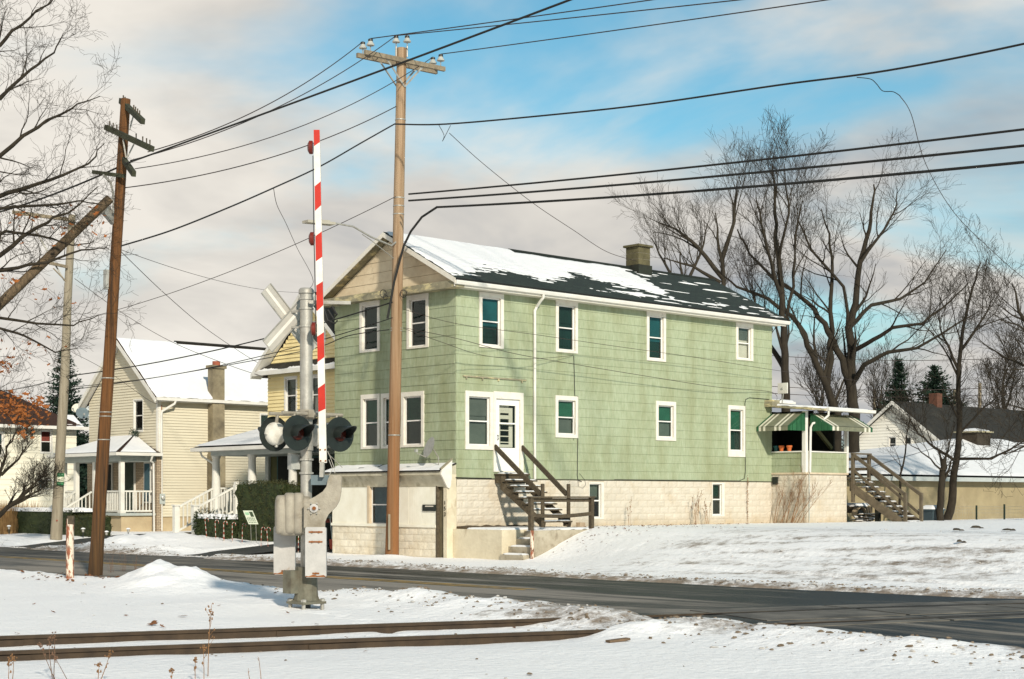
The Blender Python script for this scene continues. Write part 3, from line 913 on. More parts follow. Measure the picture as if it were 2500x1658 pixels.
# dark asphalt of the two driveways
def build_drive(cfun, w0, name):
    m = MB()
    xs = lines([(-5.6, 12, .6)])
    for a, b in zip(xs[:-1], xs[1:]):
        q = []
        for x, s in ((a, -1), (a, 1), (b, 1), (b, -1)):
            w = w0 + 1.6 * sstep(-3.6, -5.2, x)
            y = cfun(x) + s * w
            q.append((x, y, base_h(x, cfun(x)) - .03))
        m.quad(*q)
    return m.build(name, mat('driveway_asphalt', (.030, .032, .028), (.05, .05, .044), scale=2, rough=.8, bump=.3), None, kind='structure')
build_drive(lambda x: 17.6 + .12 * (x + 5), 1.45, 'driveway')
build_drive(lambda x: 6.95 + .02 * (x + 5), 1.3, 'driveway')

# rails
def rail_prof(c, z):
    return [(-.07, z - .172), (.07, z - .172), (.07, z - .160), (.012, z - .14), (.010, z - .045), (.036, z - .035), (.036, z - .004), (.030, z),
            (-.030, z), (-.036, z - .004), (-.036, z - .035), (-.010, z - .045), (-.012, z - .14), (-.07, z - .160)]
def build_rail(a0, label):
    n2 = Vector((-RD.y, RD.x))
    start, end = -14.0, 10.0
    prof = rail_prof(0, .062)
    me = MB()
    pa = a0 + RD * start; pb = a0 + RD * end
    poly = [(pa.x + n2.x * u, pa.y + n2.y * u, z) for u, z in prof]
    dv = pb - pa
    me.prism(poly, (dv.x, dv.y, 0))
    root = me.build('rail', RAILM)
    tag(root, label, 'rail')
    hd = MB()
    for s in (1,):
        poly = [(pa.x + n2.x * u, pa.y + n2.y * u, z) for u, z in ((-.028, .0622), (.028, .0622), (.028, .0655), (-.028, .0655))]
        hd.prism(poly, (dv.x, dv.y, 0))
    hd.build('rail_head', RAILTOP, root)
    for al in (-9.3, -5.7, -1.6, 1.9):          # joint bars
        m = MB()
        c = a0 + RD * al
        for sgn in (-1, 1):
            p0 = c + n2 * (.022 * sgn) - RD * .28; p1 = c + n2 * (.022 * sgn) + RD * .28
            m.beam((p0.x, p0.y, -.03), (p1.x, p1.y, -.03), .02, .085)
        m.build('joint_bar', RAILM, root)
    return root
build_rail(RA, 'rusty steel rail on the side of the crossing signal')
build_rail(RB, 'rusty steel rail farther from the crossing signal, behind the tall dry weed')

# dirty snow lumps thrown up along the road edges, and fallen leaves
def blob(mb, c, r, rng):
    vs = [(0, 0, .85), (.94, 0, .3), (.29, .89, .3), (-.76, .55, .3), (-.76, -.55, .3), (.29, -.89, .3), (0, 0, -.6)]
    vs = [(0, 0, .8)] + [(.62 * math.cos(k * 1.047), .62 * math.sin(k * 1.047), .62) for k in range(6)] + [(math.cos(k * 1.047 + .5), math.sin(k * 1.047 + .5), .0) for k in range(6)]
    n = len(mb.v)
    sx, sy, sz = (rng.uniform(.6, 1.3) for _ in range(3))
    an = rng.uniform(0, 6.3); ca, sa = math.cos(an), math.sin(an)
    for v in vs:
        k = rng.uniform(.75, 1.2) * r
        x, y, z = v[0]*sx*k, v[1]*sy*k, v[2]*sz*k*.7
        mb.v.append((c[0] + x*ca - y*sa, c[1] + x*sa + y*ca, c[2] + z))
    for i in range(6):
        j = (i + 1) % 6
        mb.f.append((n, n+1+i, n+1+j)); mb.f.append((n+1+i, n+7+i, n+1+j)); mb.f.append((n+7+i, n+7+j, n+1+j))

def build_clods():
    rng = random.Random(5)
    a, b = MB(), MB()
    for i in range(5200):
        y = rng.uniform(-25, 30)
        if rng.random() < .5:
            x = edge_far(y) + abs(rng.gauss(0, .55)) + .05
        else:
            if y > -1: continue
            x = edge_near(y) - abs(rng.gauss(0, .5)) - .05
            if y > -11 and rng.random() < .8: continue
            if y < -14: x -= abs(rng.gauss(0, .6))
        r = min(.045, abs(rng.gauss(0, .016)) + .008)
        blob(a if rng.random() < .72 else b, (x, y, ground_h(x, y) + r * .1), r, rng)
    for i in range(160):        # clean crumbs on the yard
        y = rng.uniform(-24, -4); x = rng.uniform(-3.5, 6)
        r = min(.04, abs(rng.gauss(0, .018)) + .008)
        blob(b, (x, y, ground_h(x, y) + r * .3), r, rng)
    for i in range(70):
        y = rng.uniform(-27, -6); x = rng.uniform(-22, -13)
        r = abs(rng.gauss(0, .014)) + .008
        blob(a if rng.random() < .5 else b, (x, y, ground_h(x, y) + r * .3), r, rng)
    o = a.build('dirt_clods', mat('dirt_clod', (.11, .08, .05), (.22, .17, .12), scale=9, rough=.95)); tag(o, 'dirty clods scattered along the ploughed road edges', 'debris', kind='stuff')
    o = b.build('snow_crumbs', mat('grey_snow', (.52, .50, .47), (.40, .37, .33), scale=8, rough=.7)); tag(o, 'small lumps of grey snow beside the road', 'snow', kind='stuff')
build_clods()

def build_leaves():
    rng = random.Random(11)
    mb = MB()
    def leaf(x, y, r):
        z = ground_h(x, y) + .012
        an = rng.uniform(0, 6.3); n = len(mb.v); k = 7
        lift = rng.uniform(.2, .9) * r
        for i in range(k * 2):
            rr = r * (1 if i % 2 == 0 else .45) * rng.uniform(.7, 1.1)
            t = an + math.pi * i / k
            mb.v.append((x + rr * math.cos(t), y + rr * math.sin(t), z + lift * (math.cos(t - an) * .5 + .5) * rng.uniform(.6, 1.1)))
        mb.v.append((x, y, z + .01))
        for i in range(k * 2):
            mb.f.append((n + i, n + (i + 1) % (k * 2), n + 2 * k))
    # round the foot of the brown pole and the red post
    for i in range(60):
        a = rng.uniform(0, 6.3); d = abs(rng.gauss(0, 1.1)) + .2
        leaf(-12.9 + d * math.cos(a), -2.9 + 1.2 * d * math.sin(a), rng.uniform(.03, .07))
    for i in range(140):       # along the foundation
        x = rng.uniform(2.6, 15); y = -abs(rng.gauss(0, .7)) - .15
        leaf(x, y, rng.uniform(.02, .045))
    for i in range(90):
        x = rng.uniform(.4, 5); y = -3.0 - abs(rng.gauss(0, 1.6))
        leaf(x, y, rng.uniform(.02, .045))
    for i in range(26):
        x = rng.uniform(-20, -13.5); y = rng.uniform(-20, -5)
        leaf(x, y, rng.uniform(.025, .05))
    for (px, py) in ((446, 1503), (374, 1523)):        # two clear oak leaves on the snow
        p = at_z(px, py, .02); leaf(p.x, p.y, .1)
    o = mb.build('fallen_leaves', DLEAF)
    tag(o, 'brown fallen leaves lying on the snow', 'leaves', kind='stuff')
build_leaves()

# ------------------------------------------------------------------ the green house
rng = random.Random(3)
LX, LY = 14.23, 5.57
ZB, ZT = 2.21, 7.50            # siding from / to
ROW = .2653
FS = Face('y', 0.0)            # long side
FF = Face('x', 0.0)            # street front

def wy(px0, px1, pt, pb, y=0.0):
    a = at_y(px0, pt, y); b = at_y(px0, pb, y); c = at_y(px1, pt, y)
    return a.x, c.x, b.z, a.z
def wx(px0, px1, pt, pb, x=0.0):
    a = at_x(px0, pt, x); b = at_x(px0, pb, x); c = at_x(px1, pt, x)
    return c.y, a.y, b.z, a.z

gh = thing('green_house', 'long two-storey house in pale green shingles with snow-patched roof', 'house', (7, 2.8, .8))

holes_s, holes_f = [], []
for (p, up, lo, cb) in (((1168.5, 1228, 712, 847), TEAL, DKGREEN, .07), ((1355.5, 1409, 732, 859), DKGREEN, DKGREEN, .07),
                        ((1577.5, 1624, 759, 880), TEAL, DKGREEN, .07), ((1795.5, 1837, 787, 878), GREYSHADE, PALESHADE, .05),
                        ((1354.5, 1410, 965, 1068), GSHADE, GREYSHADE, .1), ((1600, 1648.5, 978.5, 1075), GSHADE, GREYSHADE, .1),
                        ((1776, 1818, 989, 1115), GSHADE, DKGREEN, .2)):
    r = wy(*p)
    holes_s.append(window(gh, FS, *r, up=up, lo=lo, cb=cb))
# window beside the side door
r = wy(1134.5, 1203, 953.5, 1097)
holes_s.append(window(gh, FS, *r, up=GREYSHADE, lo=GREYSHADE, cb=.12, ct=.15, cw=.13))
# side door with storm glass
d0 = wy(1203.5, 1276, 957, 1152)
u0, u1, v0, v1 = d0
mb = MB(); ring(FS, mb, u0, u1, v0, v1 + .02, .09, .13, .03, .20, 0, .042)
ring(FS, mb, u0 + .078, u1 - .118, v0 + .018, v1 - .168, .012, .012, .012, .012, -.14, 0)
door = mb.build('side_door', TRIM, gh)
mb = MB(); a0, a1, b0, b1 = u0 + .09, u1 - .13, v0 + .03, v1 - .18
g0, g1, h0, h1 = a0 + .17, a1 - .13, b0 + .66, b1 - .18
ring(FS, mb, a0, a1, b0, b1, .17, .13, .66, .18, -.06, -.02)
FS.box(mb, g0, g1, h0 + .68, h0 + .72, -.055, -.018)
mb.build('storm_door', mat('storm_door_white', (.78, .76, .70), (.72, .70, .64), scale=3, rough=.5), door)
for (q0, q1) in ((h0, h0 + .68), (h0 + .72, h1)):
    FS.pane(g0, g1, q0, q1, -.04).build('pane', GLASS, door)
mb = MB(); ring(FS, mb, g0 + .06, g1 - .02, h0 + .02, h1 - .06, .08, .14, .08, .08, -.16, -.13)
for k in range(7):
    z = h0 + .15 + k * .17; FS.box(mb, g0 + .1, g1 - .16, z, z + (.11 if k > 3 else .03), -.155, -.135)
mb.build('inner_door', PALESHADE, door)
MB().tube([FS.p(a0 + .09, b0 + .88, .0), FS.p(a0 + .09, b0 + .90, .03), FS.p(a0 + .09, b0 + 1.0, .03), FS.p(a0 + .09, b0 + 1.02, .0)], .012, 6).build('door_handle', BLACK, door)
holes_s.append((u0 + .06, u1 - .10, v0, v1 - .15))
# front windows, upper pair and the lower row of three
for (p, up, lo) in (((880, 928.8, 738, 862), DKGREEN, DKGREEN), ((995, 1047.5, 723, 853), DKGREEN, DKGREEN)):
    holes_f.append(window(gh, FF, *wx(*p), up=up, lo=lo, cb=.05))
for (p, lo) in (((883, 929, 964.5, 1097), GREYSHADE), ((932, 979, 961.5, 1095.5), GREYSHADE), ((981.5, 1036.5, 958.5, 1092.5), GREYSHADE)):
    holes_f.append(window(gh, FF, *wx(*p), up=GSHADE, lo=lo, cb=.06))
# basement windows
hb = []
for p in ((1437, 1474, 1177, 1268), (1738, 1768, 1178, 1261)):
    r = wy(*p)
    a, b, c, d = r
    mb = MB(); ring(FS, mb, a, b, c, d, .03, .12, .05, .05, -.12, .015)
    w = mb.build('basement_window', BLOCK_D if 0 else TRIM, gh)
    mb = MB(); ring(FS, mb, a + .03, b - .12, c + .05, d - .05, .03, .03, .03, .03, -.085, -.045); FS.box(mb, a + .06, b - .15, (c+d)/2 - .02, (c+d)/2 + .02, -.083, -.043)
    mb.build('sash', VINYL_S, w)
    for q0, q1 in ((c + .08, (c+d)/2 - .02), ((c+d)/2 + .02, d - .08)):
        FS.pane(a + .06, b - .15, q0, q1, -.065).build('pane', GLASS, w)
    mb = MB(); FS.box(mb, a + .05, b - .14, (c+d)/2 + .1, d - .06, -.15, -.14); mb.build('curtain', GREYSHADE if p[0] < 1500 else DKGREEN, w)
    hb.append((a, b, c, d))

# walls
ws = wall_core('side_wall', FS, 0, LX, ZB, ZT, holes_s, GREEN, gh)
wf = wall_core('front_wall', FF, 0.14, LY, ZB, ZT, holes_f, GREEN, gh)
m = MB(); m.box(.14, LX, LY - .14, LY, .5, ZT); m.box(LX - .14, LX, .14, LY - .14, 2.2, ZT)
m.build('back_walls', GREEN, gh)
m = MB(); m.box(.2, LX - .2, .2, LY - .2, 2.25, 2.3); m.box(.2, LX - .2, .2, LY - .2, 4.85, 4.95); m.box(.2, LX-.2, .2, LY-.2, 7.42, 7.46)
m.box(7.0, 7.1, .2, LY - .2, 2.3, 7.4); m.box(3.3, 3.4, .2, LY - .2, 2.3, 7.4); m.box(10.6, 10.7, .2, LY - .2, 2.3, 7.4); m.box(.2, LX - .2, 2.7, 2.8, 2.3, 7.4)
m.build('inner_floors', DARKIN, gh)

# shingles
SW = .61
def shingle_mesh(face, w, h):
    mb = MB()
    x0, x1 = -w/2 + .0008, w/2 - .0008
    if face.k == 'y':
        P = lambda u, v, o: (u, -o, v)
    else:
        P = lambda u, v, o: (-o, u, v)
    mb.hex([P(x0, 0, -.004), P(x1, 0, -.004), P(x1, 0, .017), P(x0, 0, .017), P(x0, h, -.004), P(x1, h, -.004), P(x1, h, .004), P(x0, h, .004)])
    return mb.mesh('shingle')
SH = {'x': shingle_mesh(FF, SW, ROW), 'y': shingle_mesh(FS, SW, ROW)}
for s in SH.values(): s.materials.append(GREEN)

shl = []       # (distance, face, u, v, pieces or None)
def lay(face, L, holes, wall, v_lo, rows, jig):
    for k in range(rows):
        v = v_lo + k * ROW
        top = min(v + ROW, ZT)
        u = -SW * (.5 if k % 2 else 0) + jig.uniform(-.06, .06)
        while u < L:
            a, b = max(u, 0.0), min(u + SW, L)
            if b - a > .03:
                hs = [h for h in holes if h[0] < b and h[1] > a and h[2] < top and h[3] > v]
                full = (not hs) and b - a > SW - 1e-4 and top - v > ROW - 1e-4
                c = face.p((a + b) / 2, v)
                d = math.hypot(c[0] - CAM[0], c[1] - CAM[1])
                pieces = None if full else rect_sub((a + .001, b - .001, v, top), hs)
                if full or pieces:
                    shl.append((d, face, (a + b) / 2, v, pieces, wall))
            u += SW
jg = random.Random(8)
lay(FS, LX, holes_s, ws, ZB, 20, jg)
lay(FF, LY, holes_f, wf, ZB, 20, jg)
shl.sort(key=lambda q: q[0])
rest = {'x': MB(), 'y': MB()}
for i, (d, face, u, v, pieces, wall) in enumerate(shl):
    if i < 285:
        if pieces is None:
            o = link('shingle', SH[face.k], None, wall)
            o.location = face.p(u, v + jg.uniform(-.003, .003), jg.uniform(-.0015, .003))
            o.rotation_euler = (0, jg.gauss(0, .002), 0) if face.k == 'y' else (jg.gauss(0, .002), 0, 0)
        else:
            mb = MB()
            for q in pieces:
                f0 = (q[2] - v) / ROW; f1 = (q[3] - v) / ROW
                face.slab(mb, q[0], q[1], q[2], q[3], -.004, .017 - .013 * f0, -.004, .017 - .013 * f1)
            mb.build('shingle', GREEN, wall)
    else:
        for q in (pieces or [(u - SW/2 + .0008, u + SW/2 - .0008, v, v + ROW)]):
            f0 = (q[2] - v) / ROW; f1 = (q[3] - v) / ROW
            dj = jg.uniform(-.002, .002)
            face.slab(rest[face.k], q[0], q[1], q[2], q[3], -.004, .017 - .013 * f0 + dj, -.004, .017 - .013 * f1)
for k, w in (('x', wf), ('y', ws)):
    if rest[k].v:
        rest[k].build('far_shingles', GREEN, w, kind='stuff')
# drip edge under the siding
m = MB(); FS.box(m, 0, LX, ZB - .03, ZB - .004, -.05, .022); m.build('drip_edge', mat('drip_dark', (.10, .10, .06), (.06, .06, .04), scale=6), gh)

# foundation: painted rock-faced blocks with recessed joints
def rock_block(w, h, seed, amp=.016):
    r = random.Random(seed); mb = MB(); nu, nv = 5, 4
    for j in range(nv + 1):
        for i in range(nu + 1):
            e = i in (0, nu) or j in (0, nv)
            o = .004 if e else amp * r.uniform(.55, 1.3)
            mb.v.append((-w/2 + w * i / nu, -o, h * j / nv))
    for j in range(nv):
        for i in range(nu):
            a = j * (nu + 1) + i; mb.f.append((a, a + 1, a + nu + 2, a + nu + 1))
    n = len(mb.v)
    for (x, z) in ((-w/2, 0), (w/2, 0), (w/2, h), (-w/2, h)):
        mb.v.append((x, .03, z))
    edges = [(0, nu, n, n+1)]
    mb.f.append((0, n, n + 1, nu)); mb.f.append((nu, n + 1, n + 2, (nu+1)*(nv+1) - 1)); mb.f.append(((nu+1)*(nv+1) - 1, n + 2, n + 3, (nu+1)*nv)); mb.f.append(((nu+1)*nv, n + 3, n, 0))
    return mb.mesh('foundation_block')
BW, BH = .405, .203
BLK = []
for i in range(5):
    me = rock_block(BW - .012, BH - .012, 40 + i); me.materials.append(BLOCK); BLK.append(me)
BLKD = []
for i in range(4):
    me = rock_block(BW - .008, BH - .008, 60 + i, .011); me.materials.append(BLOCK_D); BLKD.append(me)
def lay_blocks(face, ua, ub, va, vb, holes, parent, meshes, r, name='foundation_block'):
    k = 0; v = vb - BH
    while v > va - BH * .7:
        u = ua - (BW / 2 if k % 2 else 0)
        while u < ub:
            for q in rect_sub((max(u, ua), min(u + BW, ub), v, v + BH), holes):
                if q[1] - q[0] < .07 or q[3] - q[2] < .08: continue
                o = link(name, r.choice(meshes), None, parent)
                p = face.p((q[0] + q[1]) / 2, q[2] + .006, 0)
                o.location = p
                o.scale = ((q[1] - q[0]) / BW, 1, (q[3] - q[2]) / BH)
                if face.k == 'x': o.rotation_euler = (0, 0, -math.pi / 2)
            u += BW
        v -= BH; k += 1
fb = wall_core('foundation', FS, -.0, LX, .3, ZB - .03, hb, MORTAR, gh, thick=.2)
lay_blocks(Face('y', -.002), .02, LX, .82, ZB - .03, hb, fb, BLK, rng)

# ---- roof
RY, RZ, EZ, OV, FO = LY / 2, 9.27, 7.66, .33, .35
def rooflab(mb, x0, x1, ye, ze, yr, zr, t=.07):
    mb.hex([(x0, ye, ze), (x1, ye, ze), (x1, yr, zr), (x0, yr, zr), (x0, ye, ze + t), (x1, ye, ze + t), (x1, yr, zr + t), (x0, yr, zr + t)])
m = MB()
rooflab(m, -FO, LX + FO, -OV - .05, EZ - .026, RY, RZ); rooflab(m, -FO, LX + FO, LY + OV + .05, EZ - .026, RY, RZ)
roof = m.build('roof', ROOFG, gh)
m = MB(); m.tube([(4.6, RY, RZ + .075), (LX + FO, RY, RZ + .075)], .05, 6)
m.build('ridge_cap', ROOFG, roof)
def mask_green(u, v):
    x = -FO + u * (LX + 2 * FO)
    n = rnd_noise(x * .5, v * 1.2, 3.3, 4) * .75 + .45 * mnoise.noise(Vector((x * 1.3, v * 21, 2.2))) + .25 * mnoise.noise(Vector((x * 5, v * 30, 9.2)))
    # lower limit of the snow cover, rising towards the back of the house
    low = .20 - .10 * sstep(1.5, 0, x) + .14 * sstep(1, 4, x) + .08 * math.sin(x * 1.15) + .10 * sstep(8, 11, x)
    b = (v - low) * 3.4 + n * .85
    b = min(b, (9.2 + 1.2 * (1 - v) - x) * 1.0 + n * 1.5)                        # bare beyond the chimney
    patch = .62 * math.exp(-((v - .17) / .12) ** 2) * sstep(4.0, 6.0, x) * (1.1 - .055 * x) * 1.6 + n * .75 - .62
    b = max(b, patch)
    st = mnoise.noise(Vector((x * .5, v * 34, 7.7))) * .8 + mnoise.noise(Vector((x * 1.6, v * 56, 1.2))) * .45
    if x > 7.0: b = max(b, st * 1.5 - .80 + .28 * math.exp(-((v - .8) / .18) ** 2) + .30 * math.exp(-((v - .15) / .12) ** 2) - .03 * (x - 9))
    b = b + st * .35
    b = min(b, (v - .012) * 60 - .2)
    top = (1 - v) * 22 - .35 - (.55 if x > 4.6 else -1.2) + n * .6
    b = min(b, top)
    if x < .15: b = min(b, (x + FO) * 5 - .1 + n)
    return b
def green_slope(u, v, off=0.0):
    return (-FO + u * (LX + 2*FO), (-OV - .05) + v * (RY + OV + .05), EZ - .026 + .07 + v * (RZ - EZ + .026))
snow_sheet('roof_snow', roof, green_slope(0, 0), green_slope(1, 0), green_slope(0, 1), green_slope(1, 1), 640, 130, mask_green, thick=.04, sink=.02)
# rear rake keeps a thin line of snow
# soffits, fascia, gutters
m = MB(); m.box(-.02, LX + .12, -OV + .02, .02, 7.47, 7.50); m.build('soffit', TRIM, gh)
m = MB(); m.box(-FO, LX + FO, -OV - .01, -OV + .02, 7.47, 7.62); m.build('fascia', TRIM, gh)
m = MB()
gp = [(-FO - .01, -OV - .01, 7.635), (-FO - .01, -OV - .115, 7.635), (-FO - .01, -OV - .115, 7.60), (-FO - .01, -OV - .09, 7.53), (-FO - .01, -OV - .01, 7.52)]
m.prism(gp, (LX + 2 * FO + .12, 0, 0)); m.build('gutter', TRIM_W, gh)
# front cornice and rakes
m = MB(); m.box(-FO + .02, .0, -OV - .02, LY + OV, 7.45, 7.66); m.build('cornice', OLDTRIM, gh)
def rake_pts(y0, z0, y1, z1, x0, x1, h):
    return [(x0, y0, z0 - h), (x1, y0, z0 - h), (x1, y1, z1 - h), (x0, y1, z1 - h), (x0, y0, z0), (x1, y0, z0), (x1, y1, z1), (x0, y1, z1)]
for sgn, nm in ((-1, 'rake_board'), (1, 'rake_board')):
    ye = -OV - .05 if sgn < 0 else LY + OV + .05
    m = MB(); m.hex(rake_pts(ye, EZ + .03, RY, RZ + .055, -FO - .025, -FO - .002, .14)); m.build(nm, TRIM, gh)
    m = MB(); m.hex(rake_pts(ye, EZ - .03, RY, RZ - .005, -FO + .03, .02, .03)); m.build('rake_soffit', OLDTRIM, gh)
# gable boards
mg = MB(); zb = 7.66; n = 5; hh = (RZ - .1 - zb) / n
for k in range(n):
    z0, z1 = zb + k * hh, zb + (k + 1) * hh - .006
    def yy(z): return (RZ - z) / (RZ - EZ) * (RY + OV) - .12
    mg = MB()
    wa, wb = yy(z0), max(.02, yy(z1))
    mg.hex([(-.02, RY - wa, z0), (.05, RY - wa, z0), (.05, RY + wa, z0), (-.02, RY + wa, z0), (-.008, RY - wb, z1), (.05, RY - wb, z1), (.05, RY + wb, z1), (-.008, RY + wb, z1)])
    mg.build('gable_board', GABLE, gh)
m = MB(); m.prism([(LX, 0, 7.4), (LX, LY, 7.4), (LX, RY, RZ - .02)], (-.1, 0, 0)); m.build('rear_gable', GREEN, gh)
# downspout with its elbow, brackets
m = MB(); a = at_y(1305, 760, -.06); b = at_y(1326, 716, -.38)
xs = a.x
m.tube([(b.x, -OV - .06, 7.54), (b.x, -OV - .06, 7.44), (b.x - .02, -OV + .02, 7.36), (xs + .05, -.10, 7.2), (xs, -.07, 7.08), (xs, -.07, 6.9), (xs, -.07, 2.2)], .042, 8)
m.build('downspout', TRIM_W, gh, smooth=40)
# rail of the lost awning over the door
m = MB(); p = at_y(1129, 918, 0); q = at_y(1283, 929, 0)
FS.box(m, p.x, q.x, p.z - .02, p.z + .02, .015, .05)
for t in (.05, .3, .55, .93): FS.box(m, p.x + (q.x-p.x)*t - .02, p.x + (q.x-p.x)*t + .02, p.z - .08, p.z - .02, .015, .05)
m.build('awning_rail', OLDTRIM, gh)
# chimney on the ridge, of tan blocks
cx0, cx1, cy0, cy1 = 10.15, 10.72, 2.38, 2.95
m = MB(); m.box(cx0 - .05, cx1 + .05, cy0 - .05, cy1 + .05, 8.9, 9.42); ch = m.build('chimney', mat('flashing', (.025, .03, .02), (.02, .02, .015), scale=5), gh)
for k in range(3):
    m = MB(); m.box(cx0, cx1, cy0, cy1, 9.42 + k * .205, 9.42 + (k + 1) * .205 - .012); m.build('chimney_block', CHIM, ch)
m = MB(); m.box(cx0 - .07, cx1 + .07, cy0 - .07, cy1 + .07, 10.03, 10.10); m.build('chimney_cap', CHIM, ch)
m = MB(); m.box(cx0 + .012, cx1 - .012, cy0 + .012, cy1 - .012, 9.4, 10.03); m.build('chimney_core', MORTAR, ch)
# cables stapled to the wall, meter conduit
def wallcable(pts, r=.010, mt=CABLE, name='wall_cable'):
    return MB().tube([at_y(px, py, -.035) for px, py in pts], r, 5).build(name, mt, gh)
wallcable([(1401, 868), (1402, 905), (1403.5, 966), (1411, 967), (1411, 1060), (1409.5, 1160), (1411, 1172), (1420, 1176)])
wallcable([(1399, 975), (1397, 1000), (1404, 1040), (1400, 1075)], .004)
wallcable([(1411, 1170), (1412, 1188), (1422, 1192), (1430, 1184), (1428, 1172), (1415, 1156)], .005)
wallcable([(1878, 975), (1830, 971), (1821, 975), (1819, 985), (1820, 1150), (1818, 1168), (1805, 1174), (1700, 1173), (1500, 1171)], .009)
wallcable([(1113, 1166), (1150, 1167), (1200, 1168)], .012)

# ---- ground-floor entry along the street front (part of the house)
FE = Face('x', -.35)
EY1 = 5.22
def ex(px, py): return at_x(px, py, -.35)
ze_ledge = .86
wn_ = wx(899, 962, 1178, 1287, -.35)
hole_e = window(gh, FE, *wn_, up=BLUEWIN, lo=BLUEWIN, cw=.1, ct=.08, cb=.09, trim=mat('tan_trim', (.58, .47, .33), (.5, .4, .27), scale=5), recess=.06, name='entry_window')
m = MB()
for q in rect_sub((.42, EY1, ze_ledge, 2.1), [hole_e]): FE.box(m, *q, -.12, 0)
ew = m.build('entry_wall', PANEL, gh)
# wide sheet panels with thin cover joints
for (ya, yb) in ((wn_[1] + .01, EY1), (1.62, wn_[0] - .01)):
    m = MB(); FE.box(m, ya + .004, yb - .004, ze_ledge + .05, 1.97, 0.0, .012); m.build('panel', PANEL, ew)
m = MB(); FE.box(m, 1.60, wn_[1], wn_[3] + .002, 1.97, 0, .01); m.build('panel', PANEL, ew)
m = MB(); FE.box(m, wn_[0], wn_[1], ze_ledge + .05, wn_[2] - .002, 0, .01); m.build('panel', PANEL, ew)
for k in range(6):
    a = .44 + k * .194
    m = MB(); FE.box(m, a, a + .188, ze_ledge + .05, 1.97, .0, .014); m.build('board', PANEL, ew)
# door post, dark jamb, trim with the house number
m = MB(); FE.box(m, .13, .41, .0, 2.0, -.3, -.06); m.build('door_recess', mat('door_olive', (.16, .13, .07), (.10, .085, .05), scale=3), gh)
m = MB(); FE.box(m, .36, .42, .0, 2.0, -.06, .03); m.build('door_jamb', WOODG, gh)
m = MB(); FE.box(m, -.0, .13, .0, 2.0, -.35, .0); m.build('corner_post', CONCP, gh)
m = MB(); m.box(-.352, -.002, -.012, 0, -.05, ZB + .1); m.build('entry_side_wall', CONCP, gh)
for ch_, zz in (('1', 1.52), ('5', 1.36), ('3', 1.20)):
    me = text_mesh(ch_, .16, .006)
    o = link('house_number', me, INK, gh)
    o.matrix_basis = Matrix.Translation((-.358, .065, zz)) @ Matrix.Rotation(-math.pi/2, 4, 'Z') @ Matrix.Rotation(math.pi/2, 4, 'X')
# mail slot
a, b = ex(1034.5, 1232), ex(1067, 1248)
m = MB(); FE.box(m, b.y, a.y, b.z, a.z, .014, .05); ms = m.build('mail_slot', BLACK, gh)
m = MB(); FE.box(m, b.y + .1, a.y - .12, a.z - .06, a.z - .03, .05, .055); m.build('slot_flap', PALESHADE, ms)
# ledge and stone base
m = MB(); FE.box(m, .42, EY1 + .02, ze_ledge - .03, ze_ledge + .05, 0, .05); m.build('ledge', PANEL, gh)
m = MB(); FE.box(m, .42, EY1, -.1, ze_ledge - .03, -.2, -.004); eb = m.build('entry_base', BLOCK_D, gh)
lay_blocks(Face('x', -.354), .43, EY1, .0, ze_ledge - .035, [], eb, BLKD, rng, 'stone_block')
m = MB(); m.box(-.35, .1, EY1 - .12, EY1 - .002, 0, 2.2); m.build('entry_end_wall', PANEL, gh)
# coved canopy with its white end bracket
prof = [(.02, 2.60), (-.58, 2.40), (-.59, 2.30), (-.53, 2.27), (-.47, 2.16), (-.40, 2.04), (-.372, 1.97), (.02, 1.97)]
m = MB(); m.prism([(x, .0, z) for x, z in prof], (0, 5.42, 0)); cano = m.build('canopy', mat('canopy_cream', (.52, .48, .36), (.40, .36, .26), scale=3, rough=.8, c3=(.18, .16, .1), s3=3, lo3=.55, hi3=.75), gh)
m = MB(); m.hex([(-.62, -.02, 2.385), (.0, -.02, 2.595), (.0, 5.45, 2.595), (-.62, 5.45, 2.385), (-.62, -.02, 2.42), (.0, -.02, 2.63), (.0, 5.45, 2.63), (-.62, 5.45, 2.42)])
m.build('canopy_roof', ROOFDK, cano)
bp_ = [(-.20, 2.70), (-.58, 2.43), (-.60, 2.30), (-.53, 2.20), (-.44, 2.05), (-.37, 1.95), (-.30, 1.92), (-.25, 2.0), (-.22, 2.2)]
m = MB(); m.prism([(x, -.02, z) for x, z in bp_], (0, -.05, 0)); m.build('end_bracket', TRIM, cano)
m = MB(); m.beam((-.61, -.045, 2.46), (-.19, -.045, 2.74), .08, .02); m.build('bracket_cap', OLDTRIM, cano)
def mask_can(u, v):
    n = rnd_noise(u * 6, v * 1.5, 5.5, 3)
    return min(edge_mask(u, v, .03, .1) + .1, (.5 + n * 1.2) + (.6 if u < .4 else .1))
snow_sheet('canopy_snow', cano, (-.62, 0, 2.42), (-.62, 5.4, 2.42), (-.02, 0, 2.624), (-.02, 5.4, 2.624), 110, 12, mask_can, thick=.035, sink=.03)

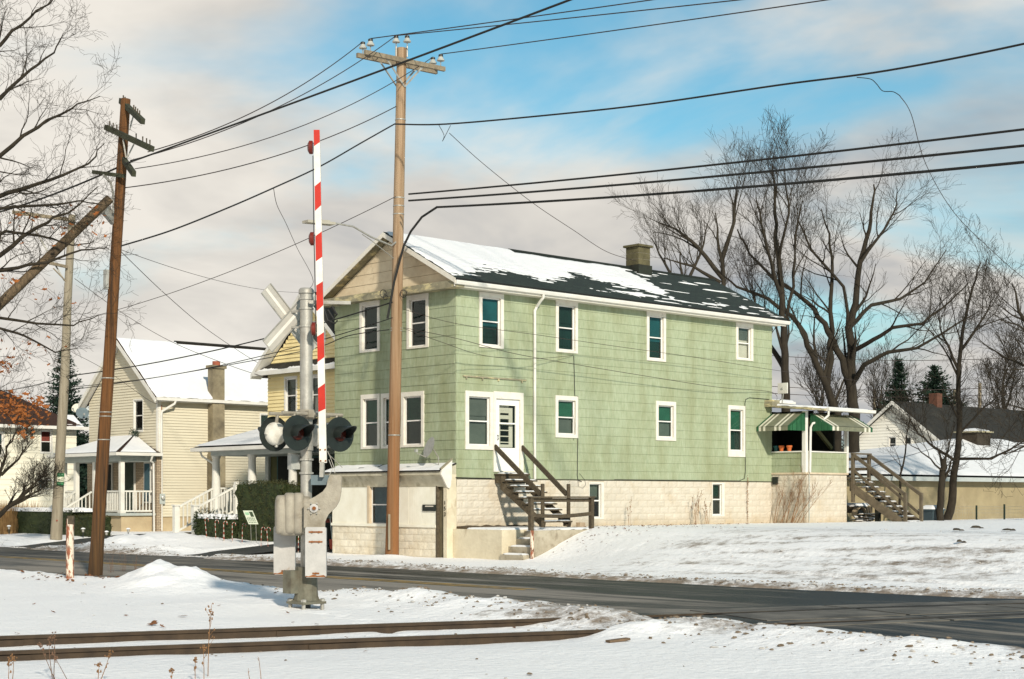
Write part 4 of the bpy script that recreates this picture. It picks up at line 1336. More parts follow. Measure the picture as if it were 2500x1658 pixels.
# satellite dish on the canopy
def dish(name, label, c, aim, r, mt, foot, group=None):
    c = Vector(c); aim = Vector(aim).normalized()
    t = thing(name, label, 'satellite dish', foot, group)
    prof = [(r, .0), (r * .99, .012), (r * .75, -.045 * r / .25), (r * .4, -.085 * r / .25), (.01, -.10 * r / .25)]
    prof = [(r, .0), (r * .75, -.3 * r * .44), (r * .4, -.3 * r * .84), (.005, -.3 * r)]
    m = MB(); m.lathe(c, prof, 20, aim)
    dd = m.build('reflector', mt, t, smooth=40)
    back = c - aim * (.3 * r)
    m = MB(); m.tube([back, back - aim * .06, Vector(foot) + Vector((0, 0, .25)), foot], .018, 6); m.build('mast', METAL, t)
    low = aim.cross(Vector((0, 0, 1)).cross(aim)).normalized()
    if low.z > 0: low = -low
    m = MB(); m.tube([c + low * r * .95, c + low * r * .9 + aim * r * 1.0], .012, 5)
    m.build('feed_arm', METAL, t)
    m = MB(); e = c + low * r * .75 + aim * r * 1.05; m.box(e.x - .035, e.x + .035, e.y - .035, e.y + .035, e.z - .03, e.z + .05); m.build('receiver', DISHG, t)
    return t
p = at_x(1047, 1092, -.35)
dish('satellite_dish', 'round grey satellite dish on the canopy of the green house', p, (-.95, .28, .35), .31, DISHG, (-.28, .42, 2.52))

# ------------------------------------------------------------------ rear porch (part of the house)
PX0, PX1, PY = 14.23, 16.62, -1.49
FP1 = Face('x', PX0 - .02); FP2 = Face('y', PY)
ZP0, ZP1 = 2.47, 3.18
m = MB(); m.box(PX0, PX1, PY + .12, 0, .3, 2.44); pb = m.build('porch_base', MORTAR, gh)
lay_blocks(Face('x', PX0 - .002), PY + .01, -.01, .72, 2.42, [], pb, BLK, rng)
lay_blocks(Face('y', PY + .118), PX0 + .0, PX1, .72, 2.42, [], pb, BLK, rng)
m = MB(); m.box(PX0 - .04, PX1 + .02, PY + .06, .0, 2.44, 2.50); m.build('porch_floor', mat('floor_cream', (.60, .5, .36), (.5, .4, .28), scale=4), gh)
m = MB(); m.box(PX0, PX0 + .1, PY + .1, -.005, ZP0 + .03, ZP1); m.box(PX0 + .1, PX1, PY + .1, PY + .2, ZP0 + .03, ZP1); pk = m.build('porch_wall', GREEN, gh)
for k in range(3):
    v = ZP0 + .03 + k * .24
    for (fc, a0, a1) in ((Face('x', PX0), PY + .1, -.01), (Face('y', PY + .1), PX0, PX1)):
        u = a0 + (.3 if k % 2 else 0) - .3
        while u < a1:
            q0, q1 = max(u, a0), min(u + SW, a1)
            if q1 - q0 > .04:
                mb = MB(); fc.slab(mb, q0 + .003, q1 - .003, v, v + .238, 0, .016, 0, .004); mb.build('shingle', GREEN, pk)
            u += SW
m = MB(); m.box(PX0 - .05, PX0 + .13, PY + .06, -.02, ZP1, ZP1 + .04); m.box(PX0 + .13, PX1 + .04, PY + .06, PY + .24, ZP1, ZP1 + .04); m.build('porch_sill', TRIM_W, gh)
m = MB(); m.box(PX0 - .04, PX0 + .12, PY + .06, PY + .22, 2.5, ZP1); m.box(PX0 - .03, PX0 + .11, PY + .07, PY + .21, ZP1 + .04, 4.55); m.build('porch_post', TRIM_W, gh)
m = MB(); m.box(PX1 - .06, PX1 + .05, PY + .07, PY + .18, 2.5, ZP1); m.box(PX1 - .06, PX1 + .05, PY + .07, PY + .18, ZP1 + .04, 4.5); m.build('porch_post', TRIM_W, gh)
m = MB(); m.box(PX0, PX1, 1.5, 1.6, .5, 4.7); m.box(PX1 - .1, PX1, .0, 1.5, .5, 4.7); m.box(PX1 - .1, PX1 - .03, -.9, 0, 2.5, 4.6); m.build('porch_inner_wall', DARKIN, gh)
m = MB(); m.beam((15.1, -.9, 4.3), (16.4, -.9, 3.35), .1, .12); m.build('inner_rail', SHADED_OLIVE, gh)
# roofs of the porch
m = MB()
m.hex([(PX0 - .25, PY - .35, 4.56), (PX1 + .75, PY - .35, 4.56), (PX1 + .75, 1.6, 4.86), (PX0 - .25, 1.6, 4.86), (PX0 - .25, PY - .35, 4.63), (PX1 + .75, PY - .35, 4.63), (PX1 + .75, 1.6, 4.93), (PX0 - .25, 1.6, 4.93)])
pr = m.build('porch_roof', OLDTRIM, gh)
snow_sheet('porch_snow', pr, (PX0 - .2, PY - .35, 4.632), (PX1 + .72, PY - .35, 4.632), (PX0 - .2, 1.6, 4.932), (PX1 + .72, 1.6, 4.932), 60, 50,
           lambda u, v: edge_mask(u, v, .02, .02) + .25 * rnd_noise(u * 8, v * 8, 1, 3), thick=.06, sink=.02)
m = MB(); m.box(PX0 + .02, PX0 + 2.7, 1.0, 2.6, 4.98, 5.06); pr2 = m.build('upper_porch_roof', TRIM_W, gh)
snow_sheet('upper_porch_snow', pr2, (PX0 + .02, 1.0, 5.062), (PX0 + 2.7, 1.0, 5.062), (PX0 + .02, 2.6, 5.062), (PX0 + 2.7, 2.6, 5.062), 30, 20, lambda u, v: edge_mask(u, v, .03, .03), thick=.06, sink=.01)
m = MB(); m.prism([(PX0 + .55, PY - .35, 4.66), (PX0 + .55, PY - .47, 4.66), (PX0 + .55, PY - .46, 4.56), (PX0 + .55, PY - .35, 4.54)], (PX1 - PX0 + .35, 0, 0)); m.build('porch_gutter', TRIM_W, gh)
m = MB(); gx = PX0 + .6
m.tube([(gx, PY - .40, 4.56), (gx, PY - .40, 4.40), (gx - .12, PY - .28, 4.25), (gx - .48, PY - .10, 4.12), (gx - .52, PY - .06, 4.0), (gx - .50, PY - .03, 3.4), (gx - .46, PY + .0, 3.1), (gx - .45, PY + .02, 2.5)], .04, 8)
m.build('porch_downspout', TRIM_W, gh, smooth=40)
m = MB(); m.tube([(gx - .44, PY + .05, 2.45), (gx - .44, PY + .05, .85)], .012, 5); m.build('vent_pipe', GREYP, gh)
m = MB(); m.box(PX0 - .42, PX0 - .02, -.35, .0, 4.72, 4.95); m.build('eave_end', OLDTRIM, gh)
# striped aluminium awnings: every stripe a slat
def awning(face, u0, u1, vt, vb, out, seq, parent, wing):
    P = face.p
    root = MB()
    wdt = (u1 - u0) / len(seq)
    rootm = None
    for i, c in enumerate(seq):
        a, b = u0 + i * wdt, u0 + (i + 1) * wdt
        m = MB()
        m.hex([P(a, vt - .012, .0), P(b, vt - .012, .0), P(b, vb - .012, out), P(a, vb - .012, out), P(a, vt, .0), P(b, vt, .0), P(b, vb, out), P(a, vb, out)])
        # hanging scallop
        m.hex([P(a + .005, vb - .15, out - .012), P(b - .005, vb - .15, out - .012), P(b - .005, vb - .15, out), P(a + .005, vb - .15, out),
               P(a, vb, out - .012), P(b, vb, out - .012), P(b, vb, out), P(a, vb, out)])
        mt = {'g': AWG, 't': AWT, 'w': AWW}[c]
        if rootm is None:
            rootm = m.build('awning', mt, parent)
        else:
            m.build('slat', mt, rootm)
    # corrugated side wings
    for u in wing:
        m = MB()
        for k in range(7):
            t0, t1 = k / 7, (k + 1) / 7
            w0, w1 = out * t0, out * t1 - .008
            d = .012 * (k % 2)
            m.hex([P(u - d, vb - .15, w0), P(u + .012 - d, vb - .15, w0), P(u + .012 - d, vb - .15, w1), P(u - d, vb - .15, w1),
                   P(u - d, vt + (vb - vt) * t0 - .014, w0), P(u + .012 - d, vt + (vb - vt) * t0 - .014, w0), P(u + .012 - d, vt + (vb - vt) * t1 - .014, w1), P(u - d, vt + (vb - vt) * t1 - .014, w1)])
        m.build('awning_wing', AWG, rootm)
    return rootm
awning(Face('x', PX0 - .05), PY + .08, -.03, 4.50, 4.03, .82, list('gtttwtwttttwtwg')[::1], gh, (PY + .07,))
awning(Face('y', PY + .04), PX0 + .2, PX1 + .25, 4.47, 4.03, .80, list('gwtwttttttttttttwtwg'), gh, (PX0 + .19,))
# things on the porch sill
def pot(px, py, label, mt, grp=None):
    p = at_x(px, py, PX0 + .04)
    m = MB(); m.lathe((p.x, p.y, ZP1 + .042), [(.06, 0), (.085, .13), (.10, .13), (.10, .19), (.085, .19), (.07, .15)], 14)
    o = m.build('flower_pot', mt, smooth=35); tag(o, label, 'flower pot', grp); return o
pot(1908, 1090, 'terracotta flower pot on the porch sill beside the teal pot', TERRA)
pot(1927, 1090, 'terracotta flower pot on the porch sill towards the porch post', TERRA)
pot(1895, 1090, 'dark teal flower pot on the porch sill against the house wall', mat('teal_pot', (.01, .07, .07), (.01, .05, .05), scale=4, rough=.4))
# flat square antenna on the porch roof
t = thing('square_antenna', 'white square antenna panel on the rear porch roof of the green house', 'antenna', at_x(1909, 978, 14.6))
p = at_x(1911, 948, 14.6)
m = MB(); m.box(p.x - .02, p.x + .02, p.y - .2, p.y + .2, p.z - .18, p.z + .18); m.build('panel', TRIM_W, t)
m = MB(); m.box(p.x - .045, p.x - .02, p.y - .03, p.y + .03, p.z - .04, p.z + .02); m.build('receiver', DISHG, t)
m = MB(); m.tube([(p.x + .03, p.y, p.z - .1), (p.x + .06, p.y + .05, p.z - .35), (p.x, p.y + .2, 4.95)], .02, 6); m.tube([(p.x + .04, p.y, p.z - .15), (p.x - .3, p.y - .2, 4.86)], .02, 6); m.build('mast', METAL, t)

# ------------------------------------------------------------------ concrete landing, steps, wooden stairs
PZ = .80
t = thing('concrete_landing', 'stained concrete landing with retaining wall beside the green house', 'landing', (1.2, -1.5, 0))
m = MB(); m.box(-.13, 2.7, -2.0, -.02, -.2, PZ); m.build('landing_block', CONCP, t)
m = MB(); m.box(.98, 2.7, -2.96, -2.0, -.2, PZ - .002); m.box(.10, .98, -3.0, -2.88, -.2, PZ - .004); m.build('outer_wall', CONC, t)
for k in range(4):
    z1 = .15 + k * .205
    x0 = -.18 + k * .29
    m = MB(); m.box(x0, .979 if k < 3 else .978, -2.879, -2.001, -.2 if k == 0 else z1 - .21, z1); st = m.build('step', CONC, t)
    snow_sheet('step_snow', st, (x0 + .01, -2.87, z1), (x0 + .01, -2.01, z1), (x0 + .29, -2.87, z1), (x0 + .29, -2.01, z1), 14, 6, lambda u, v: edge_mask(u, v, .12, .2) - .1 + .4 * rnd_noise(u * 4, v * 3, k, 2), thick=.045, sink=.015)
snow_sheet('landing_snow', t, (-.11, -1.98, PZ), (2.68, -1.98, PZ), (-.11, -.5, PZ), (2.68, -.5, PZ), 40, 20, lambda u, v: edge_mask(u, v, .03, .06) - .1 + .3 * rnd_noise(u * 7, v * 4, 2, 3), thick=.05, sink=.02)
snow_sheet('landing_snow', t, (1.0, -2.93, PZ), (2.68, -2.93, PZ), (1.0, -1.98, PZ), (2.68, -1.98, PZ), 30, 16, lambda u, v: edge_mask(u, v, .03, .06) + .3 * rnd_noise(u * 7, v * 4, 6, 3), thick=.05, sink=.02)
# strip of soil along the wall
m = MB()
xs = lines([(.0, 2.6, .1)])
for a, b in zip(xs[:-1], xs[1:]):
    ha, hb_ = (PZ + .05 + .05 * rnd_noise(q * 3, 1, 1, 3) for q in (a, b))
    m.hex([(a, -.55, PZ), (b, -.55, PZ), (b, -.03, PZ), (a, -.03, PZ), (a, -.45, PZ + .02), (b, -.45, PZ + .02), (b, -.03, hb_ + .03), (a, -.03, ha + .03)])
m.build('soil', mat('soil', (.11, .075, .04), (.06, .045, .028), scale=14, rough=1, bump=.8), t)

ws_ = thing('wooden_stairs', 'weathered open wooden stairs up to the side door of the green house', 'stairs', (2, -1.9, PZ))
SXL, SXR = 1.43, 2.49
NT = 9
m = MB(); m.box(SXL - .02, SXR + .03, -.34, -.03, 2.30, 2.345); tp = m.build('tread', WOODG, ws_)
m = MB(); m.box(SXL - .0, SXR + .01, -.30, -.04, 2.08, 2.30); m.build('top_frame', WOODG, ws_)
snow_sheet('tread_snow', tp, (SXL, -.33, 2.346), (SXR, -.33, 2.346), (SXL, -.1, 2.346), (SXR, -.1, 2.346), 16, 6, lambda u, v: edge_mask(u, v, .08, .2) + .3 * rnd_noise(u * 5, v * 3, 9, 2), thick=.035, sink=.01)
for k in range(8):
    y = -.50 - k * .20; z = 2.16 - k * .163
    m = MB(); m.box(SXL - .02, SXR + .05, y - .13, y + .11, z - .04, z); o = m.build('tread', WOODG, ws_)
    snow_sheet('tread_snow', o, (SXL + .02, y - .12, z + .001), (SXR + .03, y - .12, z + .001), (SXL + .02, y + .1, z + .001), (SXR + .03, y + .1, z + .001), 16, 6, lambda u, v: edge_mask(u, v, .08, .2) + .3 * rnd_noise(u * 5, v * 3, k, 2), thick=.03, sink=.01)
    m = MB()
    for xx in (SXL + .06, SXR - .06): m.box(xx - .03, xx + .03, y - .02, y + .1, z - .15, z - .041)
    m.build('cleat', WOODG, ws_)
for xx in (SXL + .03, SXR - .03):
    m = MB(); m.hex([(xx - .022, -.25, 1.90), (xx + .022, -.25, 1.90), (xx + .022, -2.0, .80), (xx - .022, -2.0, .80) , (xx - .022, -.25, 2.14), (xx + .022, -.25, 2.14), (xx + .022, -2.05, .98), (xx - .022, -2.05, .98)])
    m.build('stringer', WOODG, ws_)
for xx, yb in ((SXL, -1.97), (SXR, -1.92)):
    m = MB(); m.tube([(xx, yb, .78), (xx, yb, 2.03), (xx, yb, 2.05)], [.055, .055, .04], 10); m.build('post', WOODG, ws_, smooth=40)
    m = MB(); m.beam((xx, -.03, 3.12), (xx, yb + .08, 1.76), .06, .13); m.build('handrail', WOODG, ws_)
gd = thing('wooden_guard_rail', 'grey wooden guard rail on the outer edge of the concrete landing', 'railing', (1.2, -2.93, PZ))
for xx in (.06, 2.36):
    m = MB(); m.box(xx - .055, xx + .055, -2.985, -2.875, PZ - .1 if xx > 1 else PZ, 1.66); m.build('post', WOODG, gd)
m = MB(); m.box(-.02, 2.44, -3.01, -2.85, 1.66, 1.70); m.build('cap_rail', WOODG, gd)
m = MB(); m.box(.12, 2.30, -2.92, -2.88, 1.55, 1.65); m.build('rail', WOODG, gd)
m = MB()
for k in range(8):
    a, b = k / 8, (k + 1) / 8
    f = lambda q: 1.20 - .045 * math.sin(q * math.pi) + .03 * q
    m.hex([(.11 + 2.2*a, -2.98, f(a) - .05), (.11 + 2.2*b, -2.98, f(b) - .05), (.11 + 2.2*b, -2.94, f(b) - .05), (.11 + 2.2*a, -2.94, f(a) - .05), (.11 + 2.2*a, -2.98, f(a) + .05), (.11 + 2.2*b, -2.98, f(b) + .05), (.11 + 2.2*b, -2.94, f(b) + .05), (.11 + 2.2*a, -2.94, f(a) + .05)])
m.build('rail', WOODG, gd)
m = MB(); m.tube([(.045, -2.99, -.05), (.05, -2.98, .80)], .05, 8); m.build('post_foot', RUSTPOST, gd)

# rear stairs
rs = thing('rear_stairs', 'grey wooden stairs with handrails down from the rear porch', 'stairs', (17.1, -2.8, .8))
RXL, RXR, RY0 = 16.72, 17.62, -1.55
m = MB(); m.box(RXL - .05, RXR + .05, RY0 - .1, .2, 2.30, 2.36); pl = m.build('platform', WOODR, rs)
for k in range(9):
    y = RY0 - .15 - k * .235; z = 2.18 - k * .165
    m = MB(); m.box(RXL - .01, RXR + .01, y - .13, y + .13, z - .045, z); o = m.build('tread', WOODR, rs)
    snow_sheet('tread_snow', o, (RXL + .04, y - .13, z + .001), (RXR - .02, y - .13, z + .001), (RXL + .04, y + .1, z + .001), (RXR - .02, y + .1, z + .001), 12, 5, lambda u, v: edge_mask(u, v, .08, .2) + .5 * rnd_noise(u * 5, v * 3, k + 20, 2), thick=.035, sink=.01)
for xx in (RXL - .03, RXR + .03):
    m = MB(); m.hex([(xx - .02, RY0 + .1, 1.90), (xx + .02, RY0 + .1, 1.90), (xx + .02, -3.55, .62), (xx - .02, -3.55, .62), (xx - .02, RY0 + .1, 2.22), (xx + .02, RY0 + .1, 2.22), (xx + .02, -3.72, .84), (xx - .02, -3.72, .84)])
    m.build('stringer', WOODR, rs)
    m = MB(); m.box(xx - .05, xx + .05, RY0 - .08, RY0 + .02, 1.5 if xx < 17 else 2.0, 3.16); m.build('post', WOODR, rs)
    m = MB(); m.box(xx - .05, xx + .05, -3.70, -3.60, .55, 1.82); m.build('post', WOODR, rs)
    m = MB(); m.beam((xx, RY0 - .02, 3.14), (xx, -3.66, 1.74), .09, .10); m.build('handrail', WOODR, rs)
    m = MB(); m.beam((xx, RY0 - .02, 2.62), (xx, -3.6, 1.1), .035, .09); m.build('mid_rail', WOODR, rs)
m = MB(); m.box(RXL - .1, RXR + .1, RY0 - .1, RY0 + .02, 3.14, 3.19); m.box(RXL, RXR, RY0 - .06, RY0 - .02, 2.7, 2.8) if False else None
m.build('cap_rail', WOODR, rs)
m = MB(); m.box(RXR, RXR + .06, RY0, .1, 2.95, 3.05); m.box(RXR, RXR + .06, RY0, .1, 2.6, 2.7); m.build('rail', WOODR, rs)
m = MB(); m.box(RXL + .35, RXL + .5, -2.35, -2.2, .5, 1.75); m.build('support_post', mat('creosote', (.02, .025, .016), (.015, .015, .01), scale=4), rs)

# ------------------------------------------------------------------ neighbours
def gable_fn(y0, y1, ze, yr, zr):
    def f(v):
        if v <= ze: return y0, y1
        k = min(1, (v - ze) / (zr - ze))
        return y0 + (yr - y0) * k, y1 + (yr - y1) * k
    return f
BAL = MB().box(-.018, .018, -.018, .018, 0, 1).mesh('baluster'); BAL.materials.append(COLW)
def baluster(parent, x, y, z0, z1):
    o = link('baluster', BAL, None, parent); o.location = (x, y, z0); o.scale = (1, 1, z1 - z0)
def railing(parent, a, b, za, zb, h=.85, n=8, name='railing', t=.05):
    """top and bottom rail from a to b with balusters"""
    a = Vector((*a, 0)); b = Vector((*b, 0))
    m = MB()
    m.beam((a.x, a.y, za + h), (b.x, b.y, zb + h), t + .02, .06); m.beam((a.x, a.y, za + .08), (b.x, b.y, zb + .08), t, .06)
    r = m.build(name, COLW, parent)
    for i in range(n):
        q = (i + .5) / n
        p = a.lerp(b, q); zz = za + (zb - za) * q
        baluster(r, p.x, p.y, zz + .11, zz + h - .03)
    return r

# ---- cream house
ch_ = thing('cream_house', 'cream clapboard house with snowy gabled roof and small hipped front porch', 'house', (8, 24.5, .3))
CX, CY0, CY1, CE, CR = 3.5, 21.78, 27.3, 5.6, 24.54
CZR = 7.95
fX, fY = Face('x', CX), Face('y', CY0)
hw = window(ch_, fX, *wx(326.5, 351, 975, 1056, CX), up=DARKIN, lo=DARKIN, cw=.05, ct=.05, cb=.05, trim=TRIM_W, proud=.03)
clap(fX, gable_fn(CY0, CY1, CE, CR, CZR), .9, CZR, .112, 'front_siding', CREAM, ch_, [hw], proud=.032)
hs2 = window(ch_, fY, 8.25, 9.1, 3.75, 5.15, up=DARKIN, lo=DARKIN, cw=.06, ct=.06, cb=.05, trim=TRIM_W, proud=.03)
clap(fY, lambda v: (CX, 13.0), .9, CE, .112, 'side_siding', CREAM, ch_, [hs2], proud=.032)
m = MB(); m.box(CX, CX + .12, CY0 - .03, CY0 + .1, .9, CE); m.box(CX - .03, CX + .1, CY0 - .01, CY0 + .11, .9, CE); m.build('corner_board', TRIM_W, ch_)
m = MB(); m.box(CX + .05, 13, CY0 + .03, CY1, .1, .9); m.build('foundation', TANB, ch_)
m = MB(); m.box(CX + .2, 12.9, CY1 - .1, CY1, .9, CE); m.box(12.9, 13, CY0, CY1, .9, CE); m.box(CX + .3, 12.8, CY0 + .3, CY0 + .4, .9, 5.5); m.box(CX + .3, CX + .4, CY0 + .4, CY1 - .1, .9, 5.5); m.build('back_walls', DARKIN, ch_)
m = MB(); o_ = .35
for ye, s in ((CY0 - o_, -1), (CY1 + o_, 1)):
    ze = CE + .12 - .0
    rooflab(m, CX - .32, 13.3, ye, ze - .22, CR, CZR + .08, .07)
cr_ = m.build('roof', ROOFBR, ch_)
sl = lambda u, v: (CX - .30 + u * 16.6 * .58, CY0 - o_ + v * (CR - CY0 + o_), CE - .03 + v * (CZR + .15 - CE + .03))
def mask_cream(u, v):
    n = rnd_noise(u * 20, v * 4, 2, 3)
    return min(edge_mask(u, v, .012, .02) + .0 + n * .4 + .2, 1) if not (u > .28 and v > .965) else -1
snow_sheet('roof_snow', cr_, sl(0, 0), sl(1, 0), sl(0, 1), sl(1, 1), 150, 60, mask_cream, thick=.09, sink=.03)
m = MB(); m.tube([(CX + 2.4, CR, CZR + .19), (13.3, CR, CZR + .19)], .06, 6); m.build('ridge_vent', ROOFDK, cr_)
for ye in (CY0 - o_, CY1 + o_):
    m = MB(); m.hex(rake_pts(ye, CE - .04, CR, CZR + .14, CX - .345, CX - .32, .2)); m.build('rake_board', TRIM_W, ch_)
    m = MB(); m.hex(rake_pts(ye, CE - .14, CR, CZR + .04, CX - .32, CX, .03)); m.build('rake_soffit', TRIM_W, ch_)
m = MB(); m.box(CX - .3, 13.3, CY0 - o_ - .1, CY0 - o_ + .0, CE - .14, CE - .02); m.build('gutter', TRIM_W, ch_)
m = MB(); m.box(CX - .0, 13.3, CY0 - o_, CY0, CE - .17, CE - .14); m.build('soffit', TRIM_W, ch_)
m = MB(); m.tube([(CX + .55, CY0 - o_ - .05, CE - .12), (CX + .5, CY0 - o_ - .05, CE - .25), (CX + .12, CY0 - .1, CE - .55), (CX + .1, CY0 - .08, CE - .7), (CX + .1, CY0 - .08, .35)], .05, 8); m.build('downspout', TRIM_W, ch_, smooth=40)
# stucco chimney up the side wall
m = MB(); m.box(5.72, 6.36, CY0 - .38, CY0 - .02, .2, 3.4); c_ = m.build('chimney', CHIMC, ch_)
m = MB(); m.box(5.76, 6.32, CY0 - .38, CY0 - .02, 3.4, 6.85); m.build('chimney_stack', CHIMC, c_)
m = MB(); m.box(5.70, 6.38, CY0 - .44, CY0 + .04, 6.85, 6.98); m.build('chimney_collar', CHIMC, c_)
m = MB(); m.lathe((6.04, CY0 - .2, 6.98), [(.16, 0), (.16, .17), (.12, .17), (.12, .05)], 12); m.build('flue_pot', mat('clay_flue', (.36, .10, .05), (.25, .08, .05), scale=6), c_)
# electric meter
p = at_y(394, 1218, CY0 - .06)
m = MB(); m.box(p.x - .12, p.x + .12, CY0 - .15, CY0 - .02, p.z - .2, p.z + .2); me_ = m.build('meter_box', GREYP, ch_)
m = MB(); m.lathe((p.x, CY0 - .14, p.z + .05), [(.09, 0), (.085, .09), (.05, .11)], 12, (0, -1, 0)); m.build('meter_dial', PORC, me_)
m = MB(); m.tube([(p.x, CY0 - .05, p.z + .2), (p.x + .02, CY0 - .05, 5.3)], .018, 5); m.tube([(p.x, CY0 - .05, p.z - .2), (p.x, CY0 - .05, .9)], .01, 5); m.build('conduit', RUST, me_)
# wreath under the upper window
w_ = wx(326.5, 351, 975, 1056, CX)
m = MB(); rr = random.Random(2)
for i in range(120):
    c = Vector((CX - .1 - rr.random() * .12, (w_[0] + w_[1]) / 2 + rr.gauss(0, .17), w_[2] - .02 + rr.gauss(0, .09))); d = Vector((rr.uniform(-1, 1), rr.uniform(-1, 1), rr.uniform(-1, 1))).normalized() * .09
    e = Vector((rr.uniform(-1, 1), rr.uniform(-1, 1), rr.uniform(-1, 1))).normalized() * .03
    m.tri(c - d, c + d, c + e)
tag(m.build('evergreen_swag', CONIF), 'small evergreen swag below the upper window of the cream house', 'garland')
# porch
QX, QY0, QY1, QF, QE = 1.9, 21.85, 26.65, 1.05, 3.38
m = MB(); m.box(QX + .05, CX, QY0 + .05, QY1 - .05, .1, QF - .1); m.build('porch_base', TANB, ch_)
m = MB(); m.box(QX - .05, CX, QY0 - .05, QY1 + .05, QF - .1, QF); m.build('porch_floor', GREYP, ch_)
m = MB(); m.box(CX - .1, CX - .02, CY0 + .0, CY1 - .0, .2, 3.5); m.box(CX - .12, CX + .12, CY0 - .12, CY0 - .03, .2, 3.4); m.build('porch_brick_wall', BRICKW, ch_)
for (ya, yb, za, zb, mt) in ((22.15, 22.55, 1.5, 3.0, BLUEWIN), (23.4, 24.2, 1.06, 3.05, mat('dark_door', (.03, .045, .03), (.02, .03, .02), scale=3)), (25.2, 26.4, 1.5, 3.0, DARKIN)):
    m = MB(); m.box(CX - .16, CX - .10, ya - .06, yb + .06, za - .06, zb + .06); d = m.build('porch_opening', TRIM_W, ch_)
    m = MB(); m.box(CX - .175, CX - .16, ya, yb, za, zb); m.build('panel', mt, d)
m = MB(); m.box(QX - .02, CX, QY0 - .06, QY1 + .06, QE - .32, QE - .12); m.build('porch_beam', GREYP, ch_)
m = MB(); E0, E1, EX0 = QY0 - .35, QY1 + .35, QX - .35
TY0, TY1, TZ = 23.6, 25.1, 4.13
V = [(EX0, E0, QE), (CX, E0, QE), (CX, E1, QE), (EX0, E1, QE), (CX, TY0, TZ), (CX, TY1, TZ)]
m.v = V[:]; m.f = [(0, 4, 1), (0, 3, 5, 4), (3, 2, 5), (0, 1, 2, 3), (1, 4, 5, 2)]
q_ = m.build('porch_roof', ROOFBR, ch_)
mk = lambda u, v: edge_mask(u, v, .03, .03) + .4
snow_sheet('porch_snow', q_, (EX0 + .03, E0 + .12, QE + .01), (EX0 + .03, E1 - .12, QE + .01), (CX, TY0 + .05, TZ + .005), (CX, TY1, TZ + .005), 40, 20, mk, thick=.07, sink=.01)
snow_sheet('porch_snow', q_, (EX0 + .15, E0 + .03, QE + .01), (CX, E0 + .03, QE + .01), (CX - .02, TY0 - .06, TZ - .01), (CX, TY0 - .06, TZ - .01), 24, 20, lambda u, v: min(edge_mask(u, v, .03, .03) + .3, (1 - u) * 14 - 1.2, ), thick=.07, sink=.01)
m = MB(); m.box(EX0 - .09, EX0, E0 - .09, E1 + .09, QE - .1, QE + .02); m.box(EX0, CX, E0 - .09, E0, QE - .1, QE + .02); m.build('porch_gutter', TRIM_W, ch_)
m = MB(); m.box(EX0, CX, E0, E1, QE - .12, QE - .10); m.build('porch_ceiling', GREYP, ch_)
for yy in (QY0 + .08, 24.0, 25.55, QY1 - .08):
    m = MB(); m.box(QX, QX + .17, yy - .085, yy + .085, QF, QE - .3); m.box(QX - .03, QX + .2, yy - .115, yy + .115, QF, QF + .12); m.build('porch_column', COLW, ch_)
railing(ch_, (QX + .2, QY0 + .05), (CX - .1, QY0 + .05), QF, QF, .85, 9)
railing(ch_, (QX + .08, QY0 + .2), (QX + .08, 23.9), QF, QF, .85, 14)
railing(ch_, (QX + .08, 25.65), (QX + .08, QY1 - .2), QF, QF, .85, 6)
for k in range(5):
    m = MB(); m.box(QX - .28 * (k + 1), QX - .28 * k, 24.15, 25.45, .1, QF - .17 * (k + 1) + .02); m.build('porch_step', CONC, ch_)
for yy in (24.12, 25.48):
    railing(ch_, (QX - .02, yy), (QX - 1.35, yy), QF - .02, QF - .78, .85, 8, 'stair_railing')
m = MB(); m.tube([(CX - .45, E0 - .05, QE - .1), (CX - .45, E0 + .05, QE - .3), (CX - .3, E0 + .1, QE - .4), (CX - .3, E0 + .1, .3)], .045, 8); m.build('porch_downspout', TRIM_W, ch_, smooth=40)

# ---- yellow house
yh = thing('yellow_house', 'yellow clapboard house with columned front porch between cream and green houses', 'house', (8, 11, .4))
YX, YY0, YY1, YE, YR, YZR = 3.0, 8.3, 13.48, 6.2, 10.9, 8.62
fX, fY = Face('x', YX), Face('y', YY0)
h1 = window(yh, fX, *wx(695, 727, 919, 1013, YX), up=GREYSHADE, lo=DKGREEN, cw=.08, ct=.09, cb=.06, trim=TRIM_W, proud=.03)
h2 = window(yh, fX, *wx(757, 790, 915, 1012, YX), up=GREYSHADE, lo=PALESHADE, cw=.08, ct=.09, cb=.06, trim=TRIM_W, proud=.03)
h3 = window(yh, fX, *wx(757, 797, 786, 842, YX), up=GREYSHADE, lo=GREYSHADE, cw=.07, ct=.07, cb=.06, trim=TRIM_W, proud=.03)
clap(fX, gable_fn(YY0, YY1, YE, YR, YZR - .2), 3.3, YZR - .2, .128, 'front_siding', YELLOW, yh, [h1, h2, h3], proud=.034)
m = MB(); m.box(YX - .01, YX + .1, YY0, YY1, .9, 3.3); m.build('porch_wall', SHADED_OLIVE, yh)  # front wall below the porch roof, its shade painted in as dark olive
m = MB(); m.box(YX, 13, YY1 - .1, YY1, .9, YE); m.box(YX + .1, 13, YY0, YY0 + .1, .9, YE); m.box(12.9, 13, YY0 + .1, YY1 - .1, .9, YE); m.build('side_walls', YELLOW, yh)
m = MB(); m.box(YX + .02, 13, YY0 + .02, YY1 - .02, .1, .9); m.build('foundation', TANB, yh)
m = MB(); m.box(YX + .4, 12.8, YY0 + .3, YY1 - .3, 3.3, 3.4); m.box(YX + .5, YX + .6, YY0 + .2, YY1 - .2, 3.4, 6.3); m.build('inner_floor', DARKIN, yh)
m = MB()
for ye in (YY0 - .45, YY1 + .45): rooflab(m, YX - .42, 13.4, ye, YE - .30, YR, YZR)
yr_ = m.build('roof', ROOFDK, yh)
